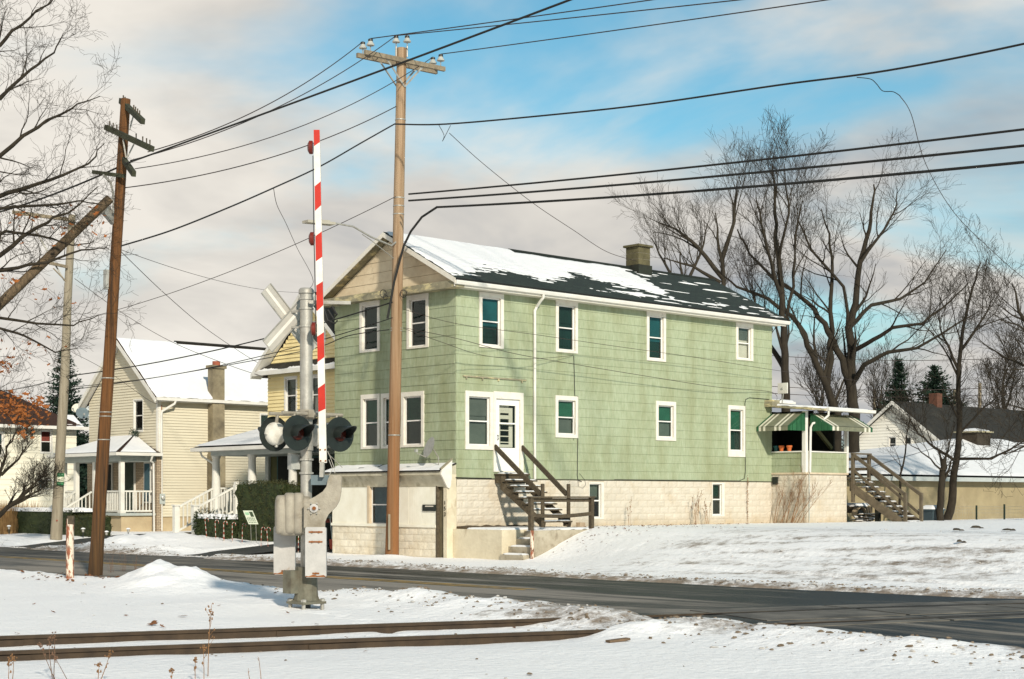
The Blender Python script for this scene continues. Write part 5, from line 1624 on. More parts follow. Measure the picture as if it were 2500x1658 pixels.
for ye in (YY0 - .45, YY1 + .45):
    m = MB(); m.hex(rake_pts(ye, YE - .20, YR, YZR + .06, YX - .45, YX - .42, .16)); m.build('rake_board', TRIM_W, yh)
    m = MB(); m.hex(rake_pts(ye, YE - .32, YR, YZR - .03, YX - .42, YX, .03)); m.build('rake_soffit', COLW, yh)
m = MB(); m.hex([(YX - .42, YY0 - .3, YE - .22), (YX, YY0 - .3, YE - .22), (YX, YY1 + .3, YE - .22), (YX - .42, YY1 + .3, YE - .22), (YX - .42, YY0 - .3, YE - .14), (YX, YY0 - .3, YE + .16), (YX, YY1 + .3, YE + .16), (YX - .42, YY1 + .3, YE - .14)])
sk = m.build('pent_roof', ROOFDK, yh)
snow_sheet('pent_snow', sk, (YX - .42, YY0 - .3, YE - .138), (YX - .42, YY1 + .2, YE - .138), (YX - .1, YY0 - .3, YE + .09), (YX - .1, YY1 + .2, YE + .09), 60, 8,
           lambda u, v: min(edge_mask(u, v, .02, .1), .55 - v * 1.3 + .5 * rnd_noise(u * 9, v, 1, 3)), thick=.03, sink=.02)
m = MB(); m.box(YX - .46, YX - .42, YY0 - .34, YY1 + .34, YE - .27, YE - .12); m.build('pent_fascia', TRIM_W, yh)
# porch
QX, QF, QE = .95, 1.10, 3.30
QY0, QY1 = 8.2, 14.05
m = MB(); m.box(QX + .05, YX, QY0 + .05, QY1 - .05, .1, QF - .1); m.build('porch_base', TANB, yh)
m = MB(); m.box(QX - .05, YX, QY0, QY1, QF - .1, QF); m.build('porch_floor', GREYP, yh)
m = MB(); E0, E1, EX0 = QY0 - .3, QY1 + .42, QX - .42
TY0, TY1, TZ = 9.2, 13.3, 4.12
m.v = [(EX0, E0, QE + .08), (YX, E0, QE + .08), (YX, E1, QE + .08), (EX0, E1, QE + .08), (YX - .03, TY0, TZ), (YX - .03, TY1, TZ)]
m.f = [(0, 4, 1), (0, 3, 5, 4), (3, 2, 5), (0, 1, 2, 3), (1, 4, 5, 2)]
yq = m.build('porch_roof', ROOFDK, yh)
snow_sheet('porch_snow', yq, (EX0 + .03, E0 + .15, QE + .09), (EX0 + .03, E1 - .1, QE + .09), (YX - .03, TY0 + .03, TZ + .005), (YX - .03, TY1, TZ + .005), 60, 24, lambda u, v: edge_mask(u, v, .02, .02) + .4, thick=.08, sink=.01)
m = MB(); m.box(EX0 - .06, YX, E0 - .05, E1 + .05, QE - .05, QE + .075); m.build('porch_fascia', TRIM_W, yh)
m = MB(); m.box(QX + .02, YX, QY0 + .1, QY1 - .06, QE - .2, QE - .05); m.build('porch_beam', GREYP, yh)
m = MB(); m.tube([(EX0 + .3, E1 + .02, QE), (EX0 + .35, E1 - .05, QE - .2), (QX + .1, QY1 - .05, QE - .45), (QX + .14, QY1 - .02, QE - .6)], .035, 7); m.build('porch_downspout', COLW, yh)
for yy in (13.88, 11.67, 9.33):
    m = MB(); m.lathe((QX + .16, yy, QF), [(.19, 0), (.19, .1), (.15, .14), (.15, .9), (.125, QE - QF - .32), (.15, QE - QF - .28), (.17, QE - QF - .2), (.17, QE - QF - .19)], 16); m.build('porch_column', COLW, yh, smooth=35)
m = MB(); m.box(YX - .12, YX - .02, 13.3, 13.5, QF, QE - .2); m.build('pilaster', GREYP, yh)
for (ya, yb, za, zb) in ((11.9, 12.8, 1.12, 3.1), (9.6, 10.9, 1.7, 3.0)):
    m = MB(); m.box(YX - .05, YX - .012, ya - .08, yb + .08, za - .02, zb + .08); d = m.build('porch_opening', mat('teal_frame', (.05, .10, .09), (.04, .08, .07), scale=3), yh)
    m = MB(); m.box(YX - .06, YX - .05, ya, yb, za, zb); m.build('panel', DARKIN, d)
railing(yh, (QX + .16, 12.6), (QX + .16, 11.85), QF, QF, .88, 7)
railing(yh, (QX + .16, 11.5), (QX + .16, 9.5), QF, QF, .88, 16)
railing(yh, (QX + .3, QY1 - .16), (YX - .1, QY1 - .16), QF, QF, .88, 12)
for k in range(5):
    m = MB(); m.box(QX - .29 * (k + 1), QX - .29 * k, 12.78, 13.80, .1, QF - .155 * (k + 1)); m.build('porch_step', WOODR, yh)
m = MB(); m.box(QX - 1.8, QX - .29 * 5, 12.4, 14.1, .1, .40); m.build('lower_slab', CONC, yh)
for yy in (12.68, 13.88):
    railing(yh, (QX + .05, yy), (QX - 1.38, yy), QF - .0, QF - .66, .88, 9, 'stair_railing')
    m = MB(); m.box(QX - 1.52, QX - 1.36, yy - .08, yy + .08, .35, 1.38); m.box(QX - 1.55, QX - 1.33, yy - .11, yy + .11, 1.38, 1.42); m.build('newel_post', COLW, yh)
m = MB(); m.box(QX + .08, QX + .24, 12.55, 12.71, QF, 2.1); m.box(QX + .1, QX + .22, 12.57, 12.69, 2.1, 2.2); m.build('newel_post', COLW, yh)

# ---- off-white house farther down the street
oh = thing('white_house', 'off-white house with brown roof behind the grey utility pole', 'house', (0, 36.5, .3))
OY = 33.0; fY = Face('y', OY)
hh_ = [window(oh, fY, 4.12, 4.72, 3.62, 4.70, up=REDSHADE, lo=DARKIN, cw=.05, ct=.05, cb=.05, trim=TRIM_W, proud=.03),
       window(oh, fY, 1.80, 2.44, 3.45, 4.55, up=BLUEWIN, lo=DARKIN, cw=.06, ct=.06, cb=.05, trim=TRIM_W, proud=.03)]
a, b, c, d = 4.02, 4.76, 2.02, 2.48
m = MB(); ring(fY, m, a, b, c, d, .05, .05, .05, .05, -.1, .03); fY.box(m, (a+b)/2 - .02, (a+b)/2 + .02, c + .05, d - .05, -.06, -.02); sw = m.build('slider_window', TRIM_W, oh)
for (p, q, mt) in ((a + .05, (a+b)/2 - .02, BLUEWIN), ((a+b)/2 + .02, b - .05, PALESHADE)):
    fY.pane(p, q, c + .05, d - .05, -.04).build('pane', GLASS, sw)
    m = MB(); fY.box(m, p + (.12 if mt is PALESHADE else 0), q, c + .05, d - .05, -.09, -.08); m.build('curtain', mt, sw)
hh_.append((a + .02, b - .02, c + .02, d - .02))
clap(fY, lambda v: (-8, 5.9), .3, 4.85, .245, 'side_siding', OFFW, oh, hh_, proud=.026)
m = MB(); m.box(-8, 5.9, OY + .1, OY + 7, .1, .3); m.box(5.8, 5.9, OY + .1, OY + 7, .3, 4.85); m.box(-8, 5.7, OY + .5, OY + .6, .3, 4.8); m.build('back_walls', OFFW, oh)
m = MB()
m.v = [(-8.3, OY - .4, 4.82), (6.25, OY - .4, 4.82), (6.25, OY + 7.4, 4.82), (-8.3, OY + 7.4, 4.82), (-4.5, OY + 3.5, 7.0), (3.0, OY + 3.5, 7.0)]
m.f = [(0, 1, 5, 4), (1, 2, 5), (2, 3, 4, 5), (3, 0, 4), (0, 3, 2, 1)]
orf = m.build('roof', ROOFBR, oh)
m = MB(); m.box(-8.3, 6.35, OY - .5, OY - .38, 4.72, 4.86); m.build('gutter', TRIM_W, oh)
snow_sheet('roof_snow', orf, (2, OY - .38, 4.83), (6.2, OY - .38, 4.83), (2, OY + .8, 5.53), (6.2, OY + .8, 5.53), 50, 16, lambda u, v: min(edge_mask(u, v, .02, .06), .5 * sstep(.6, .95, u) + .28 * sstep(.2, 0, v) + .7 * mnoise.noise(Vector((u * 9, v * 16, 3))) - .50 - v * .35), thick=.03, sink=.09)
p = at_y(186, 996, OY + 1.0); dish('satellite_dish', 'pale satellite dish tilted on the brown roof of the white house', p, (-.75, -.5, .4), .23, OFFW, (p.x + .1, p.y + .3, p.z - .75))
p = at_y(201, 1008, OY + .6); dish('satellite_dish', 'blue-grey satellite dish on the brown roof of the white house', p, (-.25, -.9, .4), .30, DISHB, (p.x + .05, p.y + .3, p.z - .6))

# ---- white gabled house at the back on the right
rh = thing('white_back_house', 'white gabled house with dark roof and two small windows behind the garage', 'house', (50, 14, .8))
RX = 44.0
_a, _b = at_x(2187, 980, RX), at_x(2290, 1072, RX)
AR, AZ, A0, AE = _a.y, _a.z - .1, _b.y, _b.z + .1
A1 = 2 * AR - A0
fX = Face('x', RX)
hs_ = [window(rh, fX, *wx(2168.5, 2189.5, 1065, 1103, RX), up=DKGREEN, lo=DKGREEN, cw=.06, ct=.06, cb=.05, trim=TRIM_W, proud=.03),
       window(rh, fX, *wx(2205.5, 2226.5, 1065, 1103, RX), up=DKGREEN, lo=DKGREEN, cw=.06, ct=.06, cb=.05, trim=TRIM_W, proud=.03)]
clap(fX, gable_fn(A0, A1, AE, AR, AZ), .9, AZ, .16, 'gable_siding', WHITEP, rh, hs_, proud=.03)
m = MB(); m.box(RX + .1, 74, A0, A0 + .1, .5, AE); m.box(RX + .1, 74, A1 - .1, A1, .5, AE); m.box(RX + .4, RX + .5, A0 + .2, A1 - .2, .5, 5); m.build('side_walls', OFFW, rh)
m = MB(); rooflab(m, RX - .35, 74, A0 - .35, AE - .28, AR, AZ + .04); rooflab(m, RX - .35, 74, A1 + .35, AE - .28, AR, AZ + .04); rf = m.build('roof', ROOFDK, rh)
for ye in (A0 - .35, A1 + .35):
    m = MB(); m.hex(rake_pts(ye, AE - .19, AR, AZ + .12, RX - .4, RX - .36, .2)); m.build('rake_board', TRIM_W, rh)
p = at_y(2284, 985, AR)
m = MB(); m.box(p.x - .26, p.x + .26, AR - .26, AR + .26, AZ - .6, p.z + .55); m.build('chimney', BRICKR, rh)
# lower wing on the far left and on the right
m = MB(); m.box(RX + .6, 52, A1, A1 + 3, .5, 3.2); m.build('lean_to', WHITEP, rh)
m = MB(); m.hex([(RX + .2, A1, 4.4), (52, A1, 4.4), (52, A1 + 3.4, 2.7), (RX + .2, A1 + 3.4, 2.7), (RX + .2, A1, 4.5), (52, A1, 4.5), (52, A1 + 3.4, 2.8), (RX + .2, A1 + 3.4, 2.8)]); m.build('lean_to_roof', TRIM_W, rh)
m = MB(); m.box(RX + 2, 74, A0 - 2.6, A0 - .2, .5, AE - .5); m.build('side_wing', OFFW, rh)
m = MB(); m.box(RX + 1.7, 74, A0 - 2.9, A0, AE - .5, AE - .36); w2 = m.build('wing_roof', TRIM_W, rh)
snow_sheet('wing_snow', w2, (RX + 1.7, A0 - 2.9, AE - .355), (74, A0 - 2.9, AE - .355), (RX + 1.7, A0, AE - .355), (74, A0, AE - .355), 40, 10, lambda u, v: edge_mask(u, v, .02, .05) + .3, thick=.10, sink=.01)

# ---- low stucco garage with a snow-covered hipped roof
ga = thing('stucco_garage', 'low tan stucco garage with wide snow-covered hipped roof', 'garage', (28, 4, .8))
GX0, GX1, GY0, GY1, GE = 18.6, 42.5, 0.0, 8.4, 2.42
m = MB(); m.box(GX0, GX1, GY0, GY1, .3, GE - .02); m.build('wall', STUCCO, ga)
m = MB(); e = .3
V = [(GX0 - e, GY0 - e, GE), (GX1 + e, GY0 - e, GE), (GX1 + e, GY1 + e, GE), (GX0 - e, GY1 + e, GE), (34.0, 4.2, 4.22), (36.5, 4.2, 4.22)]
m.v = V; m.f = [(0, 1, 5, 4), (1, 2, 5), (2, 3, 4, 5), (3, 0, 4), (0, 3, 2, 1)]
gr = m.build('roof', ROOFDK, ga)
mk = lambda u, v: min(1, edge_mask(u, v, .01, .02) + .6)
snow_sheet('roof_snow', gr, V[0], V[1], V[4], V[5], 60, 24, mk, thick=.14, sink=.01)
snow_sheet('roof_snow', gr, V[3], V[0], V[4], V[4], 24, 24, mk, thick=.14, sink=.01)
m = MB(); m.box(GX0 - e - .02, GX1 + e, GY0 - e - .1, GY0 - e - .01, GE - .14, GE + .02); m.build('gutter', mat('grey_fascia', (.42, .45, .43), (.36, .38, .36), scale=3), ga)
m = MB(); m.box(GX0, GX1, GY0 - e, GY0, GE - .05, GE - .015); m.build('soffit', GREYP, ga)
p = at_y(2377, 1066, 3.6)
m = MB(); m.box(p.x - .55, p.x + .55, p.y - .5, p.y + .5, 3.5, p.z + .16); cu = m.build('cupola', mat('cupola_brown', (.045, .035, .022), (.03, .022, .015), scale=6), ga)
m = MB(); m.box(p.x - .65, p.x + .65, p.y - .6, p.y + .6, p.z + .16, p.z + .22); m.build('cupola_cap', OLDTRIM, cu)
snow_sheet('cupola_snow', cu, (p.x - .6, p.y - .55, p.z + .222), (p.x + .6, p.y - .55, p.z + .222), (p.x - .6, p.y + .55, p.z + .222), (p.x + .6, p.y + .55, p.z + .222), 12, 10, lambda u, v: edge_mask(u, v, .4, .4), thick=.14, sink=.01)

# ------------------------------------------------------------------ utility poles
def wood_pole(t, base, top, r0, r1, mt, seed=1, n=14, seg=14):
    """slightly irregular tapered trunk"""
    base, top = Vector(base), Vector(top)
    mb = MB(); pts = []; rr = []
    for i in range(seg + 1):
        q = i / seg
        p = base.lerp(top, q)
        p = p + Vector((mnoise.noise(Vector((q * 3, seed, 0))) * .03, mnoise.noise(Vector((q * 3, seed, 5))) * .03, 0)) * math.sin(math.pi * q)
        pts.append(p); rr.append((r0 + (r1 - r0) * q) * (1 + .03 * mnoise.noise(Vector((q * 9, seed, 9))) + (.10 * (1 - q * 12) if q < .08 else 0)))
    mb.tube(pts, rr, n)
    return mb.build('pole', mt, t, smooth=40)
def insulator(t, p, s=1.0, name='insulator'):
    p = Vector(p)
    m = MB(); m.tube([p, p + Vector((0, 0, .16 * s))], .015 * s, 5); pin = m.build('insulator_pin', METAL, t)
    m = MB(); m.lathe(p + Vector((0, 0, .15 * s)), [(.05 * s, 0), (.115 * s, .015 * s), (.12 * s, .04 * s), (.085 * s, .09 * s), (.06 * s, .14 * s)], 12); m.build(name, PORC, pin, smooth=40)
    m = MB(); m.lathe(p + Vector((0, 0, .29 * s)), [(.05 * s, 0), (.075 * s, .01 * s), (.07 * s, .06 * s), (.03 * s, .08 * s)], 10); m.build('insulator_cap', PORCD, pin, smooth=40)
    return p + Vector((0, 0, .37 * s))

# -- tall pale pole before the green house
MB0 = Vector((-.78, 1.86, -.05)); MT = at_d(981, 118, 44.55)
pm = thing('utility_pole', 'tall pale utility pole with double crossarm standing before the green house', 'utility pole', (-.78, 1.86, 0))
wood_pole(pm, MB0, MT, .180, .138, POLE_P, 4)
def M_at(z): return MB0.lerp(MT, (z - MB0.z) / (MT.z - MB0.z))
# double crossarm: ends measured in the photo
def arm(t, a, b, w, h, mt, name='crossarm'):
    return MB().beam(a, b, w, h).build(name, mt, t)
D0 = 44.3
dv = Vector((.62, .40, 0)).normalized()
a0, a1 = at_d(898, 125, D0 - .35), at_d(1083, 167, D0 - .35)
b0, b1 = at_d(877, 136, D0 + .05), at_d(1062, 178, D0 + .05)
# both arms are level: keep their mean height
arm_dir = Vector((1.0, -.07, 0)).normalized()
ctr = M_at(14.0)
half = 1.38
zA = 14.0
off = Vector((arm_dir.y, -arm_dir.x, 0)) * .19       # one arm on each side of the pole
if off.y > 0: off = -off
A0_, A1_ = ctr + off - arm_dir * half, ctr + off + arm_dir * half
B0_, B1_ = ctr - off - arm_dir * half, ctr - off + arm_dir * half
for q in (A0_, A1_, B0_, B1_): q.z = zA
arm(pm, A0_, A1_, .09, .125, ARMW); arm(pm, B0_, B1_, .09, .125, ARMW)
ins = []
for q in (A0_.lerp(A1_, .07), B0_.lerp(B1_, .07), A0_.lerp(A1_, .95), B0_.lerp(B1_, .95)):
    ins.append(insulator(pm, q + Vector((0, 0, .06)), .95))
for dx in (-.19, .19):
    p = M_at(14.15) + arm_dir * dx * .6 + off * dx * 3
    m = MB(); m.tube([p, p + Vector((0, 0, .3))], .025, 6); m.build('top_bracket', METAL, pm)
    ins.append(insulator(pm, p + Vector((0, 0, .26)), .95))
for s in (-1, 1):
    for o2 in (off, -off):
        m = MB(); m.beam(ctr + o2 * .9 + arm_dir * s * .62 + Vector((0, 0, zA - ctr.z - .05)), ctr + o2 * .8 + Vector((0, 0, zA - ctr.z - .72)), .012, .05); m.build('arm_brace', METAL, pm)
# street lamp on a long bent arm
m = MB(); lp0 = M_at(8.95)
s0, s1, s2, s3 = at_d(955, 600, 44.1), at_d(905, 578, 43.6), at_d(862, 553, 43.1), at_d(812, 544, 42.7)
m.tube([lp0, s0, s1, s2, s3], [.03, .03, .028, .026, .025], 8); la = m.build('lamp_arm', METAL, pm, smooth=60)
m = MB(); m.tube([M_at(8.35), at_d(905, 586, 43.7), at_d(884, 572, 43.35)], .012, 6); m.build('lamp_brace', METAL, la)
m = MB(); h0, h1 = at_d(812, 547, 42.7), at_d(745, 541, 42.1)
m.beam(h0, h1, .28, .07); m.beam(h0.lerp(h1, .15) + Vector((0, 0, .05)), h0.lerp(h1, .6) + Vector((0, 0, .05)), .16, .06); m.build('lamp_head', mat('lamp_grey', (.40, .37, .30), (.34, .31, .25), scale=4, rough=.6), la)
# conduit riser bending off the pole to the cable
m = MB()
m.tube([at_d(x, y, d) for x, y, d in ((946, 778, 43.85), (954, 735, 43.85), (962, 690, 43.85), (975, 640, 43.85), (986, 600, 43.8), (1003, 565, 43.7), (1030, 530, 43.5), (1068, 505, 43.3))], .032, 8)
m.build('cable_riser', CABLE, pm, smooth=60)
# metal bands and splice hardware
for py in (288, 480, 500, 520, 800, 806, 1062):
    z = at_d(970, py, 44.3).z; q = z / 14.3; p = M_at(z); r = .180 + (.138 - .180) * q
    m = MB(); m.lathe(p - Vector((0, 0, .02)), [(r + .006, 0), (r + .012, .005), (r + .012, .03), (r + .006, .035)], 14); m.build('pole_band', METAL, pm)
m = MB(); p = M_at(7.55)
for k, (cx_, cz_, rr_) in enumerate(((-.30, -.14, .09), (-.24, -.24, .06), (.27, -.14, .09))):
    pts = [p + Vector((.73 * (cx_ + rr_ * math.cos(a)), -.68 * (cx_ + rr_ * math.cos(a)) , cz_ + rr_ * 1.2 * math.sin(a))) + Vector((-.2, -.1, 0)) for a in [i * .6 for i in range(11)]]
    MB().tube(pts, .012, 5).build('cable_loop', CABLE, pm)
m = MB(); q0 = M_at(.2) + Vector((-.2, -.12, 0)); m.tube([q0, q0 + Vector((0, 0, 1.0))], .035, 7); m.build('ground_guard', POLE_G, pm)

# -- brown pole across the road with three old crossarms and a raking brace
LB0 = Vector((-11.94, -1.73, -.1)); LT = at_d(307, 242, 34.2)
plt = thing('utility_pole', 'brown utility pole with three old dark crossarms beside the red post', 'utility pole', (-11.94, -1.73, 0))
wood_pole(plt, LB0, LT, .147, .105, POLE_B, 9)
def L_at(z): return LB0.lerp(LT, (z - LB0.z) / (LT.z - LB0.z))
def old_arm(p0, p1, da, db, pins):
    a, b = at_d(*p0, 34.0 + da), at_d(*p1, 34.0 + db)
    zc = (a.z + b.z) / 2
    o = arm(plt, a, b, .09, .115, ARMD)
    for q in pins:
        p = a.lerp(b, q)
        m = MB(); m.tube([p + Vector((0, 0, .04)), p + Vector((0, 0, .17))], [.012, .016], 5); m.build('insulator_pin', WOODG, o)
old_arm((295, 246), (349, 297), .6, -1.1, (.12, .2, .6, .68, .77, .86))
old_arm((259, 311), (372, 364), .5, -1.0, (.08, .16, .24, .66, .8, .88, .95))
old_arm((294, 378), (327, 425), .5, -.9, ())
m = MB(); m.beam(at_d(227, 420, 34.4), at_d(303, 430, 33.9), .07, .08); m.build('crossarm', ARMD, plt)
m = MB(); m.tube([at_d(253, 427, 34.2), at_d(270, 446, 34.1), at_d(276, 470, 34.0), at_d(276, 520, 34.0)], .03, 6); m.build('bracket', METAL, plt)
for p0, p1 in (((325, 285), (316, 318)), ((327, 352), (310, 386)), ((300, 338), (308, 385))):
    m = MB(); m.beam(at_d(*p0, 33.9), at_d(*p1, 33.9), .012, .03); m.build('arm_brace', METAL, plt)
m = MB(); m.box(LB0.x - .26, LB0.x - .14, LB0.y - .06, LB0.y + .08, 6.1, 6.5); 
p = L_at(6.6); m = MB(); m.box(p.x - .2, p.x - .1, p.y + .02, p.y + .14, 6.2, 6.62); m.build('junction_box', DISHG, plt)
for py in (925, 1008, 1018, 1075):
    z = at_d(250, py, 34.2).z; p = L_at(z); r = .147 + (.105 - .147) * z / 10.3
    m = MB(); m.lathe(p, [(r + .004, 0), (r + .009, .004), (r + .009, .018), (r + .004, .022)], 14); m.build('pole_band', METAL, plt)
br = thing('brace_pole', 'raking brace pole leaning up to the brown utility pole', 'brace pole', (-18.5, .1, 0))
bt = at_d(268, 485, 34.0); bm = at_d(-60, 800, 33.0)
bd = (bm - bt).normalized(); bl = (bt.z + .3) / -bd.z
b_end = bt + bd * bl
m = MB(); m.tube([bt, bt.lerp(b_end, .5), b_end], [.10, .105, .115], 12); m.build('pole', mat('brace_wood', (.16, .11, .062), (.085, .06, .036), scale=3, stretch=(6, 6, 2), rough=.9, bump=.6, bscale=18, c3=(.04, .03, .02), s3=2, lo3=.52, hi3=.7), br, smooth=40)
br.location = (b_end.x, b_end.y, 0)
for o in list(bpy.data.objects):
    if o.parent == br: o.matrix_parent_inverse = Matrix.Translation((-b_end.x, -b_end.y, 0))
m = MB(); m.beam(bt + bd * .25 + Vector((.05, -.05, -.06)), L_at(bt.z - .45) + Vector((-.05, .05, 0)), .10, .22); m.build('bracket', METAL, br)

# -- grey pole with the green sign
GB0 = at_x(137, 1308, -1.8); GB0.z = .0; GT = at_d(172, 535, 57.5)
pg = thing('utility_pole', 'grey utility pole with a green and white sign beside the snowy hedge', 'utility pole', (GB0.x, GB0.y, .25))
gb = at_x(137, 1308, -2.0); GBb = Vector((gb.x, gb.y, .15)); GT = at_d(176, 525, ((gb - Vector(CAM)).dot(Vector((.6852, .7284, 0)))))
wood_pole(pg, GBb, GT, .20, .13, POLE_G, 17)
def G_at(z): return GBb.lerp(GT, (z - GBb.z) / (GT.z - GBb.z))
dg = (gb - Vector(CAM)).dot(Vector((.6852, .7284, 0)))
m = MB(); m.beam(at_d(30, 518, dg - 1.0), at_d(182, 538, dg - .2), .1, .12); m.build('crossarm', ARMW, pg)
m = MB(); m.beam(at_d(80, 552, dg - .6), at_d(160, 690, dg - .1), .04, .05); m.build('arm_brace', METAL, pg)
m = MB(); m.beam(at_d(120, 642, dg - .5), at_d(165, 652, dg - .2), .1, .1); m.beam(at_d(130, 655, dg - .4), at_d(164, 690, dg - .1), .03, .04); m.build('crossarm', ARMW, pg)
# the sign: green plate, pale middle, two small dark dog shapes
def on_plate(c, ux, uz, n):
    return lambda a, b, w=0.0: c + ux * a + uz * b + n * w
fwd = Vector((.6852, .7284, 0)); rgt = Vector((.7284, -.6852, 0))
lean = (GT - GBb).normalized()
sc = at_d(147.5, 1170, dg - .24)
Q = on_plate(sc, rgt, lean, -fwd)
def plate(x0, x1, z0, z1, w0, w1):
    return MB().hex([Q(x0, z0, w0), Q(x1, z0, w0), Q(x1, z1, w0), Q(x0, z1, w0), Q(x0, z0, w1), Q(x1, z0, w1), Q(x1, z1, w1), Q(x0, z1, w1)])
sg = plate(-.125, .125, -.215, .215, 0, .008).build('pole_sign', SIGNG); tag(sg, 'green and white sign with two small animals on the grey pole', 'sign')
plate(-.119, .119, -.10, .085, .0085, .0105).build('sign_panel', SIGNW, sg)
def dog(ox, oz, s):
    m = MB()
    sil = [(-.9, .1), (-.75, .45), (-.2, .5), (.35, .5), (.6, .95), (.85, .9), (1.0, .6), (.7, .5), (.6, .05), (.75, -.6), (.55, -.6), (.35, -.1), (-.2, -.1), (-.45, -.7), (-.7, -.7), (-.6, -.2)]
    m.prism([Q(ox + a * s, oz + b * s, .011) for a, b in sil], -fwd * .001)
    return m.build('animal_mark', INK, sg)
dog(-.052, -.022, .042); dog(.062, -.045, .027)
for (x0, x1, z0, z1) in ((-.08, -.02, .155, .175), (.0, .09, .16, .178), (-.09, .1, .115, .122), (-.09, -.03, -.165, -.155), (-.015, .05, -.165, -.152), (.07, .1, -.165, -.155)):
    plate(x0, x1, z0, z1, .0085, .0095).build('sign_mark', SIGNGT, sg)
m = MB(); m.lathe(at_d(139, 1271, dg - .22), [(.03, 0), (.03, .01), (.005, .012)], 10, -fwd); tag(m.build('reflector', CANER), 'small round red reflector low on the grey utility pole', 'reflector')

# far poles on the right
for (px, p0, p1, d, lab) in ((2392, 935, 1010, 130, 'thin distant pole behind the dark roof of the white back house'), (2135, 950, 1030, 150, 'thin distant pole between the bare tree and the conifers'), (2330, 950, 1020, 150, 'short distant pole just left of the slim bare tree')):
    a, b = at_d(px, p0, d), at_d(px, 1230, d)
    b.z = .8
    t = thing('distant_pole', lab, 'pole', b)
    MB().tube([b, a], [.17, .14], 8).build('pole', ARMW, t)

# ------------------------------------------------------------------ red and white post, weathered
t = thing('short_post', 'short peeling red and white post beside the brown utility pole', 'post', (-13.16, -2.92, 0))
m = MB(); b = at_z(171, 1414, 0.0); m.tube([(b.x, b.y, -.1), (b.x, b.y, 1.05), (b.x + .01, b.y - .01, 1.27)], [.085, .08, .078], 10); m.build('post', RUSTPOST, t, smooth=40)
m = MB(); m.tube([(b.x + .01, b.y - .01, 1.13), (b.x + .012, b.y - .012, 1.30)], [.083, .08], 10); m.build('post_cap', WOODG, t, smooth=40)

# ------------------------------------------------------------------ railway crossing signal
SX, SY = -14.9, -13.62
cs = thing('crossing_signal', 'railway crossing signal with crossbuck, black lamps and raised striped gate arm', 'crossing signal', (SX, SY, 0))
DS = 23.47
def S(px, py, dd=0.0): return at_d(px, py, DS + dd)
zS = lambda py: CAM[2] + (HOR - py) / FPX * DS
def seg(z0, z1, r, name, mt=METAL, n=16):
    return MB().lathe((SX, SY, z0), [(r, 0), (r, z1 - z0)], n).build(name, mt, cs, smooth=40)
# foot: bolted base plate on four studs, cast column
mst = MB()
for a in range(4):
    an = math.pi / 4 + a * math.pi / 2
    x, y = SX + .24 * math.cos(an), SY + .24 * math.sin(an)
    MB().tube([(x, y, -.05), (x, y, .17)], .03, 8).build('anchor_bolt', METAL, cs)
    MB().lathe((x, y, .13), [(.045, 0), (.045, .04), (.02, .05)], 6).build('anchor_nut', METAL, cs)
m = MB(); m.lathe((SX, SY, .10), [(.30, 0), (.30, .035), (.20, .06), (.17, .14)], 4, (0, 0, 1)); m.build('base_plate', BASEG, cs)
m = MB(); m.lathe((SX, SY, .0), [(.06, 0), (.06, .12)], 8); m.build('cable_entry', BLACK, cs)
m = MB(); m.lathe((SX, SY, .15), [(.185, 0), (.175, .12), (.165, .42), (.165, .50)], 10); m.build('base_column', BASEG, cs)
m = MB(); m.beam((SX - .22, SY + .06, .26), (SX - .22, SY + .06, .6), .18, .2, (0, 1, 0)); m.build('side_box', BASEG, cs)
# mast tube
seg(.5, zS(1100), .085, 'mast', METAL)
seg(zS(1100), zS(1058), .105, 'mast_sleeve', METAL)
seg(zS(1058), zS(712), .095, 'mast_upper', METAL)
MB().lathe((SX, SY, zS(712)), [(.115, -.03), (.115, .02), (.09, .05), (.02, .06)], 16).build('mast_cap', METAL, cs, smooth=40)
for py in (733, 757, 800, 1125, 1158):
    MB().lathe((SX, SY, zS(py)), [(.088, 0), (.11, .004), (.11, .03), (.088, .034)], 16).build('mast_band', METAL, cs)
# gate mechanism housing with rounded top
def rbox(c, hx, hy, z0, z1, r, mt, name, n=5):
    m = MB(); prof = []
    for sx, sy, a0 in ((1, 1, 0), (-1, 1, 90), (-1, -1, 180), (1, -1, 270)):
        for k in range(n + 1):
            a = math.radians(a0 + 90 * k / n)
            prof.append((sx * (hx - r) + r * math.cos(a), sy * (hy - r) + r * math.sin(a)))
    lay_ = [(z0, .75), (z0 + .03, .93), (z0 + .08, 1), (z1 - .17, 1), (z1 - .09, .95), (z1 - .035, .84), (z1 - .008, .66), (z1, .45)]
    b = 0
    R2 = Matrix.Rotation(-math.atan2(.6852, .7284) + math.radians(12), 2)
    for z, s in lay_:
        for (x, y) in prof:
            q = R2 @ Vector((x * s, y * s)); m.v.append((c[0] + q.x, c[1] + q.y, z))
    N = len(prof)
    for i in range(len(lay_) - 1):
        for k in range(N):
            m.f.append((i*N + k, i*N + (k+1) % N, (i+1)*N + (k+1) % N, (i+1)*N + k))
    m.f.append(tuple(range(N - 1, -1, -1))); m.f.append(tuple((len(lay_)-1)*N + k for k in range(N)))
    return m.build(name, mt, cs, smooth=50)
hc = S(712, 1250)
for k, (dx, sc_, top) in enumerate(((-.155, .92, 1209), (-.03, 1.0, 1203), (.10, 1.0, 1203), (.21, .9, 1212))):
    q = hc + rgt * dx
    rbox((q.x, q.y), .088, .205 * sc_, zS(1304), zS(top), .075, ALU, 'gate_motor_housing')
rbox((hc.x, hc.y), .20, .16, zS(1308), zS(1216), .1, ALU, 'housing_core')
